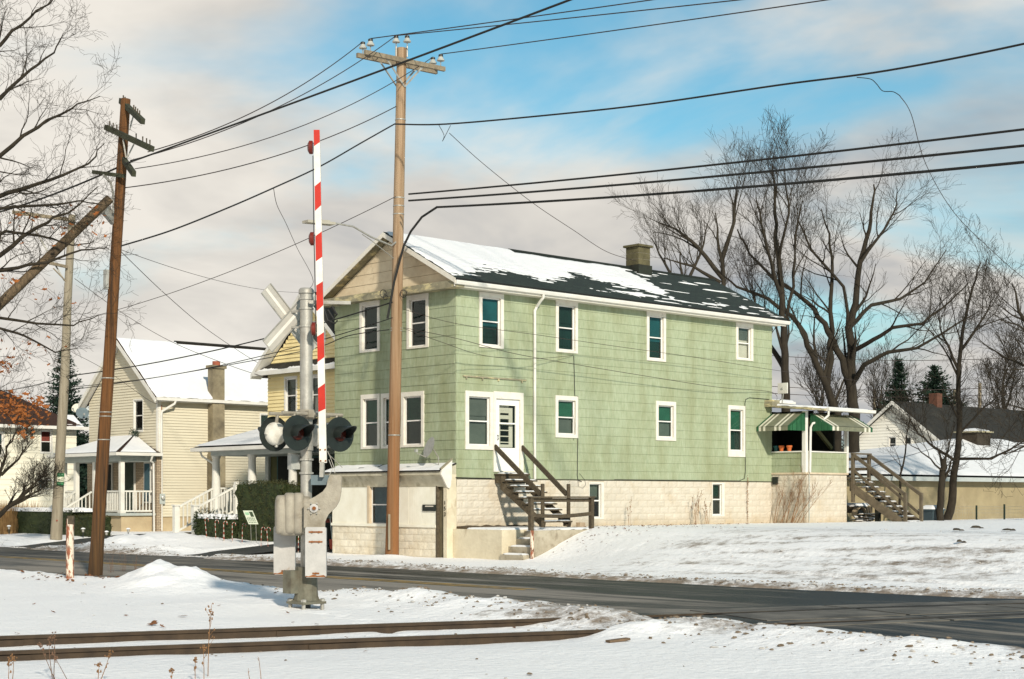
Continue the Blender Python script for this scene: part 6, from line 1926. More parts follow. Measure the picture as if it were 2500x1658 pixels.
# pivot bracket and curved arms on both sides
def curved_arm(depth, name):
    pts = [(742, 1288), (742, 1230), (750, 1222), (770, 1212), (788, 1200), (797, 1188), (800, 1172), (805, 1160), (834, 1160), (833, 1200), (829, 1222), (820, 1238), (802, 1256), (794, 1272), (793, 1288)]
    m = MB(); m.prism([S(x, y, depth) for x, y in pts], fwd * .045)
    return m.build(name, ALU, cs)
curved_arm(-.33, 'support_arm'); 
m = MB(); m.prism([S(x, y, .26) for x, y in [(672, 1288), (672, 1330), (680, 1345), (692, 1347), (704, 1344), (712, 1330), (712, 1240), (690, 1235)]], fwd * .04); m.build('support_arm_back', METAL, cs)
m = MB(); m.lathe(S(767, 1241, -.33), [(.065, 0), (.065, .03), (.03, .04)], 12, -fwd); hub = m.build('pivot_hub', PLATE, cs)
m = MB(); m.lathe(S(767, 1241, -.375), [(.028, 0), (.028, .02), (.01, .025)], 10, -fwd); m.build('pivot_bolt', RUST, hub)
for k in range(6):
    a = k * math.pi / 3
    p = S(767 + 14 * math.cos(a), 1241 + 14 * math.sin(a), -.35); MB().lathe(p, [(.012, 0), (.012, .02)], 6, -fwd).build('hub_stud', METAL, hub)
# counterweight plates with rusty bolts and lower edges
def weight(x0, x1, y0, y1, dd, bolts, slot=False):
    m = MB(); r = 3
    m.prism([S(x, y, dd) for x, y in ((x0, y0 + r), (x0 + r, y0), (x1 - r, y0), (x1, y0 + r), (x1, y1 - r), (x1 - r, y1), (x0 + r, y1), (x0, y1 - r))], fwd * .10)
    w = m.build('counterweight', PLATE, cs)
    m = MB(); m.prism([S(x, y, dd - .002) for x, y in ((x0 + 1, y1 - 1), (x0 + 1, y1 - 4), (x0 + 9, y1 - 3), (x0 + 20, y1 - 7), (x0 + 30, y1 - 4), (x1 - 6, y1 - 6), (x1 - 1, y1 - 3), (x1 - 1, y1 - 1))], fwd * .001); m.build('rust_edge', RUST, w)
    for (bx, by) in bolts:
        m = MB()
        p = S(bx, by, dd - .004); m.beam(p - rgt * .05, p + rgt * .05, .012, .022); m.lathe(p, [(.017, 0), (.017, .02)], 6, -fwd); m.build('weight_bolt', RUST, w)
    return w
weight(745, 796, 1287, 1410, -.36, ((762, 1299), (779, 1299), (762, 1323), (779, 1323), (771, 1400)))
weight(668, 720, 1285, 1403, .22, ((695, 1394),))
# gate arm: striped board, side lamps, bracket
gt0, gt1 = S(788.5, 1130, -.30), S(773, 317, -.30)
gdir = (gt1 - gt0).normalized(); Lg = (gt1 - gt0).length
hw0, hw1 = .054, .044
def arm_pt(q, side, w=0.0):
    hw = hw0 + (hw1 - hw0) * q
    return gt0 + gdir * (Lg * q) + rgt * (side * hw) + fwd * w
m = MB(); m.hex([arm_pt(0, -1, .0), arm_pt(0, 1, .0), arm_pt(0, 1, .05), arm_pt(0, -1, .05), arm_pt(1, -1, .0), arm_pt(1, 1, .0), arm_pt(1, 1, .05), arm_pt(1, -1, .05)])
ga_ = m.build('gate_arm', ARM_W, cs)
# red stripes, top to bottom in the photo: (left y0,y1 ; right y0,y1)
def qy(py): return (1130 - py) / (1130 - 317)
for (ly0, ly1, ry0, ry1) in ((317, 357, 317, 347), (455, 515, 443, 501), (577, 638, 565, 627), (697, 760, 687, 745), (822, 884, 811, 872), (948, 1006, 936, 998)):
    m = MB()
    a, b, c, d = arm_pt(qy(ly1), -1, -.003), arm_pt(qy(ry1), 1, -.003), arm_pt(qy(ry0), 1, -.003), arm_pt(qy(ly0), -1, -.003)
    m.hex([a, b, c, d, a + fwd * .0025, b + fwd * .0025, c + fwd * .0025, d + fwd * .0025]); m.build('red_stripe', ARM_R, ga_)
for (px, py) in ((760, 360), (763, 583), (767, 803)):
    m = MB(); c = S(px + 4, py, -.27)
    m.lathe(c, [(.09, 0), (.10, .01), (.10, .05), (.06, .075), (.02, .08)], 14, -rgt); m.build('arm_lamp', mat('arm_lamp_red', (.16, .02, .01), (.12, .015, .01), scale=5, rough=.35), ga_, smooth=40)
m = MB(); m.tube([S(764, 380, -.26), S(766, 560, -.26), S(768, 640, -.26), S(771, 790, -.26)], .007, 5); m.build('arm_cable', CABLE, ga_)
for (bx, by) in ((782, 1098), (794, 1098), (783, 1125), (795, 1125)):
    p = S(bx, by, -.305); MB().lathe(p, [(.013, 0), (.013, .012)], 6, -fwd).build('arm_bolt', RUST, ga_)
m = MB(); m.beam(S(787, 1128, -.28), S(786, 1165, -.28), .15, .06, rgt); m.build('arm_adapter', METAL, cs)
m = MB(); m.prism([S(x, y, -.25) for x, y in ((759, 1160), (804, 1160), (804, 1184), (759, 1184))], fwd * .12); m.build('arm_clamp', DISHB, cs)
m = MB()
m.tube([S(800, 1102, -.3), S(806, 1115, -.3), S(815, 1140, -.3), S(818, 1155, -.3)], .006, 4); m.tube([S(805, 1112, -.3), S(822, 1128, -.3), S(836, 1142, -.3)], .006, 4); m.tube([S(803, 1122, -.3), S(812, 1145, -.3), S(804, 1160, -.3)], .006, 4)
m.build('tie_wires', METAL, cs)
# horizontal sign bracket near the top
m = MB(); m.prism([S(x, y, -.16) for x, y in ((754, 733), (856, 735), (856, 743), (754, 741))], fwd * .05); m.build('top_bracket', METAL, cs)
m = MB(); m.tube([S(800, 757, -.1), S(815, 780, -.1), S(822, 768, -.1), S(810, 748, -.1)], .02, 6); m.tube([S(790, 750, -.1), S(800, 782, -.1), S(818, 790, -.1), S(824, 782, -.1)], .012, 5); m.build('bell_cable', CABLE, cs)
# crossbuck: two boards crossing, fixed on the far side of the mast, facing along the street
def board(sgn, wofs):
    L, W = 1.22, .23
    c = Vector((SX - .10, SY + .26 + wofs, zS(778)))
    u = Vector((1, 0, sgn * 1.0)).normalized(); v = Vector((-u.z, 0, u.x))
    m = MB(); P = []
    for a, b in ((-1, -1), (1, -1), (1, 1), (-1, 1)): P.append(c + u * (a * L / 2) + v * (b * W / 2))
    m.hex(P + [p + Vector((0, .012, 0)) for p in P])
    o = m.build('crossbuck_board', mat('crossbuck_alu%d' % (sgn > 0), (.50, .47, .41), (.43, .40, .35), scale=5, rough=.5, metal=.2), cs)
    for b, mt in ((0, ARM_W),):
        m = MB(); P = []
        for a, bb in ((-.98, -.2), (.98, -.2), (.98, .2), (-.98, .2)): P.append(c + u * (a * L / 2) + v * (bb * W / 2) + Vector((0, -.002, 0)))
        m.hex(P + [p + Vector((0, -.002, 0)) for p in P]); m.build('reflective_strip', mt, o)
    for bb in (-.97, .97):
        m = MB(); P = []
        m.beam(c + u * (-L / 2) + v * (bb * W / 2) + Vector((0, -.008, 0)), c + u * (L / 2) + v * (bb * W / 2) + Vector((0, -.008, 0)), .01, .016); m.build('board_lip', METAL, o)
    return o
board(1, -.02); board(-1, .02)
m = MB(); m.beam((SX, SY, zS(757)), (SX - .1, SY + .26, zS(760)), .03, .03); m.beam((SX, SY, zS(800)), (SX - .1, SY + .26, zS(797)), .03, .03); m.build('crossbuck_bracket', METAL, cs)
# lamp units: crossarm pipe, four lamps (two facing along the street each way)
zL = zS(1060); zP = zS(1012)
m = MB(); c0 = Vector((SX, SY, zP)); m.tube([c0 + Vector((-.55, .16, 0)), c0 + Vector((.55, .16, 0))], .027, 8); m.tube([c0 + Vector((-.55, -.16, 0)), c0 + Vector((.55, -.16, 0))], .027, 8)
m.build('lamp_crossarm', RUST if 0 else ALU, cs, smooth=40)
m = MB(); m.lathe((SX, SY, zP - .07), [(.12, 0), (.14, .02), (.14, .12), (.12, .14)], 12); m.beam((SX - .05, SY - .2, zP), (SX - .05, SY + .2, zP), .1, .1); m.build('junction_box', ALU, cs)
def lamp(dx, fy, nm):
    x = SX + dx; y = SY + fy * .24
    c = Vector((x, y, zL)); n = Vector((0, fy, 0))
    m = MB(); m.lathe(c, [(.262, 0), (.262, .012), (.02, .014)], 28, n); bg_ = m.build('lamp_background', BLACK, cs, smooth=30)
    m = MB(); m.lathe(c, [(.175, 0), (.17, .06), (.14, .10), (.06, .125), (.01, .13)], 20, -n); m.build('lamp_housing', BACKSH, bg_, smooth=40)
    for k in range(4):
        a = k * math.pi / 2
        MB().lathe(c + Vector((math.cos(a) * .185, -fy * .03, math.sin(a) * .185)), [(.018, 0), (.018, .04)], 6, -n).build('lamp_lug', BACKSH, bg_)
    m = MB(); m.lathe(c + n * .015, [(.11, 0), (.10, .02), (.05, .035), (.005, .04)], 20, n); m.build('lens', LENS, bg_, smooth=40)
    # visor: half tube over the lens
    m = MB(); N = 14; Lv = .38
    for i in range(N + 1):
        a = math.radians(-25 + 230 * i / N)
        for (q, r) in ((0.013, .125), (Lv, .118)):
            ll = q if q < .1 else Lv * (.45 + .55 * max(0, math.sin(a)))
            for rr_ in (r, r - .006):
                m.v.append((x + math.cos(a) * rr_, y + fy * ll, zL + math.sin(a) * rr_))
    for i in range(N):
        a = i * 4; b = a + 4
        m.f += [(a, a+2, b+2, b), (a+1, b+1, b+3, a+3), (a+2, a+3, b+3, b+2)]
    m.build('visor', BLACK, bg_, smooth=50)
    m = MB(); m.tube([Vector((x, SY + fy * .16, zP)), Vector((x, SY + fy * .17, zP - .05)), Vector((x, y - fy * .05, zL + .17))], .026, 7); m.build('lamp_drop', ALU, bg_, smooth=40)
for dx in (-.385, .385):
    lamp(dx - .02, 1, 'l'); lamp(dx + .05, -1, 'r')
m = MB(); m.beam((SX - .14, SY + .12, zS(1146)), (SX - .14, SY + .12, zS(1110)), .16, .1, (0, 1, 0)); m.build('bell_box', DISHG, cs)

# ------------------------------------------------------------------ overhead wires
def wire(a, b, sag, r, label, mt=None, n=24, group=None, name='overhead_wire', wob=0.0, cat='wire'):
    a, b = Vector(a), Vector(b)
    pts = []
    for i in range(n + 1):
        q = i / n
        p = a.lerp(b, q); p.z -= 4 * sag * q * (1 - q)
        if wob: p.z += wob * mnoise.noise(Vector((q * n * .6, a.x, a.y)))
        pts.append(p)
    o = MB().tube(pts, r, 6).build(name, mt or WIRE, None, smooth=True)
    tag(o, label, cat, group)
    return o
def wpath(pts, r, label, mt=None, group=None, name='overhead_wire', n=6):
    P = [Vector(p) for p in pts]
    # smooth by Catmull-Rom
    out = []
    for i in range(len(P) - 1):
        p0, p1, p2, p3 = P[max(i-1, 0)], P[i], P[i+1], P[min(i+2, len(P)-1)]
        for k in range(n):
            t = k / n
            out.append(.5 * ((2*p1) + (p2-p0)*t + (2*p0-5*p1+4*p2-p3)*t*t + (3*p1-p0-3*p2+p3)*t*t*t))
    out.append(P[-1])
    o = MB().tube(out, r, 6).build(name, mt or WIRE, None, smooth=True)
    tag(o, label, 'wire', group)
    return o
FARY = -52.0
g1 = 'bare conductors from the pale pole'
# bare primaries: from the pole top along the street (to the next pole out of sight) and across to the brown pole
i1, i2, i3, i4, i5, i6 = ins          # street-arm end, back-arm end, other ends, two on top
for (st, en, dest, lab) in ((i1, i2, at_x(1491, 0, -1.3), 'upper bare conductor from the crossarm end towards the railway'),
                            (i5, i6, at_x(1650, 0, -.9), 'bare conductor from the pole-top insulators along the street'),
                            (i3, i4, at_x(1882, 0, -.5), 'lower bare conductor from the right crossarm end along the street')):
    d = (dest - st); k = (FARY - st.y) / d.y
    wire(st, st + d * k, .25, .014, lab, n=36)
L5 = L_at(9.0)
wire(i2, at_d(361, 371, 33.6), .35, .012, 'conductor crossing from the pale pole to the end of a dark crossarm')
wire(i5, at_d(318, 392, 34.0), .4, .012, 'conductor crossing from the pale pole top to the brown pole')
wire(i4, at_d(330, 412, 33.8), .5, .011, 'conductor crossing from the back crossarm to the lowest dark crossarm')
wire(M_at(12.75) + Vector((-.1, .05, 0)), L_at(8.4), .35, .013, 'conductor crossing from below the crossarm to the brown pole')
# heavy black cable along the near side of the road
c0, c1 = at_x(306, 402, -11.7), at_x(1343, 0, -11.7)
d = c1 - c0; d.normalize()
wire(at_x(306, 400, -11.75), at_x(306, 400, -11.75) + (c1 - at_x(306, 400, -11.75)) * 2.6, .12, .018, 'thick black cable leaving the brown pole over the road', CABLE, n=40)
wire(at_d(306, 400, 34.2), at_d(-200, 560, 38), .2, .02, 'cable running from the brown pole into the oak branches', CABLE)
# bundled telephone cable
tz = M_at(11.85) + Vector((-.15, -.1, 0))
wpath([at_x(963, 303, -1.2), at_x(1089, 303, -1.15), at_x(1340, 281, -1.1), at_x(1586, 254, -1.05), at_x(1900, 208, -1), at_x(2168, 172, -1), at_x(2500, 107, -1), at_x(2900, 10, -1)], .022, 'telephone cable strung along the street from the pale pole', CABLE, n=8)
wpath([at_d(963, 303, 44.1), at_d(880, 350, 42.4), at_d(780, 407, 40.5), at_d(672, 457, 38.6), at_d(560, 506, 37), at_d(420, 562, 35.3), at_d(294, 601, 34.15)], .019, 'telephone cable sagging from the pale pole to the brown pole', CABLE)
# splice tails
wpath([at_x(1070, 303, -1.15), at_x(1084, 330, -1.15), at_x(1080, 345, -1.15), at_x(1092, 322, -1.15), at_x(1100, 306, -1.15)], .008, 'loop of slack wire hanging from the telephone cable near the pole', CABLE)
wpath([at_x(2092, 189, -1), at_x(2125, 193, -1), at_x(2140, 205, -1), at_x(2155, 222, -1), at_x(2180, 224, -1), at_x(2196, 233, -1)], .009, 'loose splice wires hanging below the telephone cable', CABLE)
# three thick cables to the right
for k, (py0, py1, s, r) in enumerate(((474, 252, .22, .025), (490, 286, .3, .028), (520, 310, .42, .031))):
    a = at_x(998, py0, -1.0) if k < 2 else at_d(1066, 506, 43.3); b = at_x(2500, py1, -1.0)
    d = b - a; k2 = (FARY - a.y) / d.y
    wire(a, a + d * k2, [.55, .6, .75][k], r, ['uppermost of the three thick black cables right of the pale pole', 'middle of the three thick black cables right of the pale pole', 'lowest and thickest cable, joining the bent riser on the pale pole'][k], CABLE, n=40)
# thin drops
wpath([at_x(1097, 325, -1.1), at_d(1180, 400, 46), at_d(1300, 495, 48), at_d(1400, 562, 50), at_d(1480, 614, 51.5), (10.1, 2.4, 9.52)], .009, 'thin service wire slanting down to the green house chimney')
wpath([at_x(2196, 233, -1), at_d(2225, 280, 40), at_d(2260, 400, 42), at_d(2330, 520, 45), at_d(2420, 610, 48), at_d(2500, 680, 51), at_d(2620, 770, 56)], .010, 'service wire dropping from the telephone cable to the right')
wpath([at_d(668, 460, 38.6), at_d(676, 500, 39.5), at_d(698, 545, 42), at_d(725, 605, 46), at_d(765, 688, 50), (2.5, 10.9, 8.55)], .008, 'thin service wire hanging to the yellow house gable')
wire(at_d(966, 480, 44.2), at_d(176, 785, dg - .1), .35, .010, 'thin wire from the pale pole down to the grey pole')
wire(at_d(296, 610, 34.2), at_d(745, 714, 60), .25, .006, 'faint thin wire from the brown pole towards the yellow house')
wpath([at_d(296, 615, 34.2), at_d(400, 715, 40), at_d(500, 800, 47), at_d(600, 868, 54), at_d(655, 900, 56)], .008, 'thin wire slanting from the brown pole to the yellow house corner')
wpath([at_d(182, 680, dg), at_d(300, 765, dg + 1), at_d(420, 835, dg + 1), at_d(560, 892, dg), at_d(660, 925, dg - 2)], .010, 'thin wire slanting from the grey pole past the cream roof')
lw = 'low cables strung between the grey pole and the pale pole'
wire(at_d(165, 918, dg - .2), at_d(958, 738, 44.2), .25, .020, 'highest of the low cables from the grey pole to the pale pole', CABLE)
wire(at_d(165, 945, dg - .2), at_d(958, 776, 44.2), .35, .013, 'middle of the low cables from the grey pole to the pale pole', CABLE)
wpath([at_d(165, 953, dg - .2), at_d(360, 925, dg - 2), at_d(620, 880, 51), at_d(770, 850, 48), at_d(850, 820, 46), at_d(950, 805, 44.2)], .014, 'lowest of the low cables, drooping to the loops on the pale pole', CABLE)
wire(at_d(165, 918, dg - .2), at_d(-150, 955, dg + 12), .3, .016, 'cable from the grey pole leftwards past the brown roof', CABLE)
wire(at_d(165, 955, dg - .2), at_d(-150, 1010, dg + 12), .5, .012, 'lower drooping cable from the grey pole leftwards past the brown roof', CABLE)
wpath([at_d(176, 860, dg - .2), at_d(260, 905, 60), at_d(360, 975, 61), (3.55, 21.9, 5.35)], .008, 'service wire down to the corner of the cream house')
# wires passing the green house side
wpath([at_d(985, 755, 44.2), at_y(1113, 790, -.9), at_y(1300, 816, -.7), at_y(1500, 845, -.6), at_y(1700, 873, -.5), at_y(1900, 905, -.45), at_y(2100, 930, 0)], .007, 'upper thin wire passing along the green house side')
wpath([at_d(985, 800, 44.2), at_y(1113, 826, -.8), at_y(1250, 862, -.6), at_y(1400, 889, -.5), at_y(1600, 922, -.4), at_y(1750, 945, -.3), at_y(1885, 958, -.05), (14.4, -.03, 4.82)], .008, 'lower thin wire along the green house side to its rear porch')
wpath([at_d(985, 802, 44.2), at_y(1080, 836, -.9), at_y(1180, 868, -.6), at_y(1290, 876, -.4), at_y(1380, 870, -.12), at_y(1400, 866, -.04)], .007, 'sagging wire to the second upper side window of the green house')
for k, (py0, py1) in enumerate(((868, 868), (943, 938), (960, 955))):
    wire(at_d(1880, py0, 95), at_d(2560, py1, 95), .3, .02, ['distant wire crossing behind the bare trees, uppermost', 'distant wire just above the dark roof, middle one', 'distant wire just above the dark roof, lowest one'][k])

# ------------------------------------------------------------------ trees and plants
class Tree:
    def __init__(s, seed):
        s.r = random.Random(seed); s.mb = MB(); s.tw = MB(); s.tips = []
    def limb(s, pts, rad, lvl, P, n=None):
        mb = s.mb if lvl < P['twig'] else s.tw
        mb.tube(pts, rad, n or max(3, 7 - lvl * 2 + (1 if lvl == 0 else 0)), cap=False)
    def spawn(s, pts, rad, lvl, P):
        """side branches along a limb"""
        if lvl >= P['levels']:
            s.tips.append(pts[-1]); return
        r = s.r
        seg = [(pts[i+1] - pts[i]).length for i in range(len(pts) - 1)]
        L = sum(seg)
        cnt = P['n'][lvl]
        for k in range(cnt):
            q = P['start'][lvl] + (1 - P['start'][lvl]) * (k + r.random()) / cnt
            d = q * L; i = 0
            while i < len(seg) - 1 and d > seg[i]: d -= seg[i]; i += 1
            f = d / seg[i] if seg[i] else 0
            p = pts[i].lerp(pts[i+1], min(f, 1)); tan = (pts[i+1] - pts[i]).normalized()
            rr = (rad[i] + (rad[i+1] - rad[i]) * min(f, 1))
            ax = tan.orthogonal().normalized()
            ax.rotate(Matrix.Rotation(r.uniform(0, 6.283), 3, tan))
            an = math.radians(r.gauss(P['ang'][lvl], 9))
            dr = tan.copy(); dr.rotate(Matrix.Rotation(an, 3, ax))
            dr = (dr + Vector((0, 0, P['up'][lvl]))).normalized()
            ln = P['len'][lvl] * (1.12 - .55 * q) * r.uniform(.65, 1.25)
            s.grow(p, dr, ln, rr * P['rr'][lvl] * r.uniform(.8, 1.1), lvl + 1, P)
        s.tips.append(pts[-1])
    def grow(s, p, d, ln, rad, lvl, P):
        r = s.r
        ns = P['seg'][min(lvl, len(P['seg']) - 1)]
        pts = [p.copy()]; rr = [rad]
        d = d.copy(); w = P['wob'][min(lvl, len(P['wob']) - 1)]
        for i in range(ns):
            d = (d + Vector((r.gauss(0, w), r.gauss(0, w), r.gauss(0, w) + P['curl'])))
            d.normalize()
            p = p + d * (ln / ns)
            pts.append(p.copy()); rr.append(max(P['min'], rad * (1 - .82 * (i + 1) / ns)))
        s.limb(pts, rr, lvl, P)
        s.spawn(pts, rr, lvl, P)
    def build(s, name, label, base, bark, twig, group=None):
        t = thing(name, label, 'tree', base, group)
        s.mb.build('trunk', bark, t, smooth=True)
        if s.tw.v:
            s.tw.build('crown', twig, t)
        return t

TP = dict(levels=4, twig=2, n=[11, 9, 6, 4], start=[.34, .25, .2, .15], ang=[42, 44, 42, 38], up=[.25, .22, .18, .12], len=[5.2, 2.6, 1.35, .75],
          rr=[.55, .55, .55, .6], seg=[6, 5, 4, 3], wob=[.10, .13, .16, .18], curl=.05, min=.007)
def polyd(pts, d, jit=0.0, rg=None):
    out = []
    for i, q in enumerate(pts):
        dd = d if len(q) < 3 else d + q[2]
        out.append(at_d(q[0], q[1], dd))
    return out
def radii(r0, r1, n): return [r0 + (r1 - r0) * i / (n - 1) for i in range(n)]

def guided_tree(seed, name, label, limbs, D, base, P, bark, twig, group=None):
    """limbs: list of (points, r0, r1); each is a measured main stem, smaller wood grows from it"""
    T = Tree(seed)
    for pts, r0, r1 in limbs:
        W = polyd(pts, D)
        # refine
        fine = []
        for i in range(len(W) - 1):
            for k in range(3):
                fine.append(W[i].lerp(W[i+1], k / 3) + Vector((T.r.gauss(0, .03), T.r.gauss(0, .03), 0)))
        fine.append(W[-1])
        rr = radii(r0, r1, len(fine))
        T.limb(fine, rr, 0, P, n=8)
        T.spawn(fine, rr, 0, P)
    return T.build(name, label, base, bark, twig, group)

# the big spreading tree behind the rear porch
D1 = 66.0
big = [([(2088, 1225), (2084, 1010), (2076, 930), (2078, 860), (2072, 800), (2090, 740), (2100, 640), (2120, 560), (2130, 500), (2133, 450)], .27, .03),
       ([(2076, 935), (2045, 850), (2010, 790), (1975, 740, 1), (1890, 680, 1), (1830, 620, 2), (1800, 560, 2)], .16, .03),
       ([(2078, 860), (2130, 830, -1), (2180, 800, -1.5), (2250, 790, -2), (2320, 735, -2), (2365, 690, -2)], .11, .018),
       ([(2080, 940), (2110, 890, -1), (2170, 860, -1.5), (2240, 850, -2), (2330, 795, -2.5), (2390, 760, -2)], .12, .018),
       ([(2074, 800), (2125, 745, 1), (2200, 730, 1.5), (2260, 690, 2), (2310, 610, 2)], .10, .018),
       ([(2045, 1225), (2043, 1010), (2020, 950), (1985, 870), (1950, 790), (1880, 730), (1800, 700), (1750, 660, 1)], .21, .025),
       ([(2020, 950), (2030, 840), (2025, 760), (2035, 660), (2022, 570, 1), (2005, 510, 1.5)], .14, .02),
       ([(2100, 640), (2160, 560, 1), (2190, 500, 1), (2190, 460, 1)], .07, .015), ([(2072, 800), (2060, 700), (1980, 610, -1), (1950, 540, -1), (1960, 490, -1)], .08, .015)]
TPB = dict(TP, n=[8, 5, 4, 2], len=[2.5, 1.5, .85, .5], min=.0042, start=[.30, .22, .2, .15])
guided_tree(21, 'bare_tree', 'large spreading bare tree with forked trunks behind the rear porch', big, D1, at_d(2070, 1226, D1) * Vector((1, 1, 0)) + Vector((0, 0, .8)) if 0 else Vector((*at_d(2070, 1226, D1).xy, .8)), TPB, BARK, BARK)
# tall upright tree just behind the house end
D2 = 62.0
tall = [([(1922, 1220), (1918, 1000), (1916, 900), (1912, 800), (1905, 700), (1898, 600), (1892, 520), (1890, 450), (1887, 400)], .20, .02),
        ([(1912, 820), (1935, 700, 1), (1940, 600, 1), (1948, 520, 1), (1945, 460, 1)], .08, .015), ([(1905, 720), (1870, 600, -1), (1855, 520, -1), (1846, 470, -1)], .08, .015),
        ([(1900, 640), (1925, 520, -1), (1920, 450, -1), (1915, 400, -1)], .06, .012), ([(1916, 900), (1880, 840, 1), (1850, 770, 1), (1835, 690, 1)], .12, .02)]
TPT = dict(TP, min=.005, n=[8, 6, 4, 2], ang=[30, 34, 36, 36], up=[.5, .4, .3, .2], len=[2.3, 1.4, .8, .45])
guided_tree(22, 'bare_tree', 'tall upright bare tree just behind the far end of the green house', tall, D2, Vector((*at_d(1920, 1220, D2).xy, .8)), TPT, BARK, BARK)
# low spreading crowns seen over the roof, left of the tall tree
D3 = 72.0
low = [([(1790, 1226), (1775, 850), (1765, 660), (1752, 580), (1747, 520)], .17, .02), ([(1765, 680), (1700, 600), (1650, 560), (1600, 540)], .12, .02), ([(1765, 640), (1790, 540), (1800, 440)], .12, .02), ([(1760, 690), (1690, 650), (1620, 630)], .10, .02)]
guided_tree(23, 'bare_tree', 'bare tree showing above the roof beside the green house chimney', low, D3, Vector((*at_d(1790, 1226, D3).xy, .8)), dict(TPT, n=[7, 5, 3, 2], len=[2.5, 1.5, .85, .5]), BARKG, BARKG)
D3b = 80.0
lowb = [([(1680, 1226), (1672, 900), (1668, 700), (1660, 620)], .22, .03), ([(1668, 720), (1620, 640), (1590, 580)], .10, .02), ([(1668, 700), (1710, 620), (1730, 540)], .10, .02)]
guided_tree(24, 'bare_tree', 'small bare tree whose twigs just clear the roof ridge right of the chimney', lowb, D3b, Vector((*at_d(1680, 1226, D3b).xy, .8)), dict(TPT, n=[7, 4, 3, 2], len=[2.3, 1.4, .8, .5]), BARKG, BARKG)
# slim trees before the garage
D4 = 56.0
slim = [([(2315, 1272), (2325, 1200), (2335, 1130), (2342, 1000), (2340, 900), (2352, 800), (2375, 700), (2395, 640)], .16, .02), ([(2335, 1130), (2280, 1090), (2240, 1060), (2215, 1010)], .06, .012),
        ([(2342, 1060), (2390, 1010), (2440, 960)], .05, .01), ([(2338, 1120), (2420, 1120, -1), (2480, 1090, -1), (2520, 1060, -1)], .055, .012), ([(2340, 900), (2300, 820), (2290, 760)], .06, .012), ([(2345, 860), (2400, 780), (2430, 720)], .06, .012)]
TPS = dict(TP, n=[8, 5, 3, 2], ang=[38, 40, 40, 36], up=[.35, .25, .2, .1], len=[2.2, 1.1, .6, .35], min=.005)
guided_tree(25, 'bare_tree', 'slim bare tree with a curved stem in front of the stucco garage', slim, D4, Vector((*at_d(2315, 1272, D4).xy, .8)), TPS, BARK, BARK)
stub = [([(2295, 1272), (2297, 1200), (2300, 1150), (2304, 1120)], .13, .11), ([(2303, 1140), (2318, 1080), (2330, 1030)], .04, .01), ([(2300, 1150), (2255, 1105), (2215, 1080)], .035, .008)]
guided_tree(26, 'cut_tree', 'short cut-off trunk with thin shoots beside the slim bare tree', stub, D4 - 1, Vector((*at_d(2295, 1272, D4 - 1).xy, .8)), dict(TPS, n=[4, 5, 4, 2], len=[1.3, .8, .5, .3]), BARK, BARK)
sap = [([(2192, 1270), (2200, 1160), (2212, 1080), (2220, 1000)], .05, .012)]
guided_tree(27, 'sapling', 'thin sapling growing behind the handrail of the rear stairs', sap, D4 + 1, Vector((*at_d(2192, 1270, D4 + 1).xy, .8)), dict(TPS, n=[6, 3, 2, 1], len=[1.1, .6, .35, .25], min=.004), BARK, BARK)
# tree at the right edge
D5 = 54.0
redge = [([(2640, 1272), (2620, 1100), (2590, 960), (2540, 850), (2490, 760), (2470, 690)], .20, .02), ([(2590, 960), (2520, 900), (2450, 870), (2400, 840)], .08, .012), ([(2600, 1000), (2530, 1010), (2470, 990)], .06, .01), ([(2620, 1100), (2560, 1080), (2500, 1090), (2450, 1110)], .06, .01), ([(2540, 850), (2500, 800), (2440, 780)], .06, .01)]
guided_tree(28, 'bare_tree', 'bare tree reaching into view at the right beside the garage', redge, D5, Vector((*at_d(2640, 1272, D5).xy, .8)), dict(TPS, n=[8, 5, 3, 2], len=[2.2, 1.2, .6, .35]), BARK, BARK)
for k, (px, py, d, lab) in enumerate(((2150, 1000, 110, 'distant bare tree between the porch and the conifers'), (2450, 960, 105, 'distant bare tree above the dark roof'), (2010, 990, 100, 'distant bare tree behind the rear porch roof'))):
    T = [([(px, 1226), (px + 2, py + 60), (px - 4, py), (px + 3, py - 60)], .22, .03)]
    guided_tree(40 + k, 'bare_tree', lab, T, d, Vector((*at_d(px, 1226, d).xy, .8)), dict(TPT, levels=3, n=[14, 9, 6, 3], len=[3.4, 2.0, 1.1, .6], min=.012), BARKG, BARKG)

# oak at the left edge: its trunk stands outside the view, long limbs reach in
D6 = 33.0
oak = [([(-330, 1420), (-320, 1100), (-310, 800), (-300, 500), (-280, 200), (-270, -60)], .36, .08)]
for (p, r) in (([(-310, 800), (-150, 700), (0, 625), (90, 555), (170, 520), (240, 455)], .13), ([(-300, 620), (-120, 530), (20, 470), (120, 440), (215, 400), (255, 350)], .12),
               ([(-300, 500), (-150, 420), (0, 380), (90, 310), (170, 265), (245, 235)], .12), ([(-290, 380), (-140, 300), (0, 240), (70, 170), (130, 130), (155, 80)], .10),
               ([(-285, 250), (-120, 190), (0, 110), (50, 60), (120, 10), (160, -40)], .10), ([(-310, 760), (-150, 700), (0, 660), (110, 640), (200, 610), (262, 605)], .10),
               ([(-315, 900), (-150, 830), (0, 775), (90, 790), (180, 795), (240, 770)], .08), ([(-315, 950), (-160, 860), (0, 800), (60, 820), (140, 860), (190, 850)], .07),
               ([(-310, 700), (-140, 640), (10, 565), (100, 575), (180, 600), (230, 590)], .08), ([(-300, 560), (-100, 520), (30, 505), (130, 500), (200, 490), (250, 500)], .08),
               ([(-280, 200), (-140, 110), (-20, 20), (40, -50)], .09), ([(-318, 980), (-200, 940), (-80, 950), (0, 965), (60, 985)], .06)):
    dz = (hash(p[1]) % 7 - 3) * .35
    oak.append(([(x, y, dz * i / 5) for i, (x, y) in enumerate(p)], r * .62, .008))
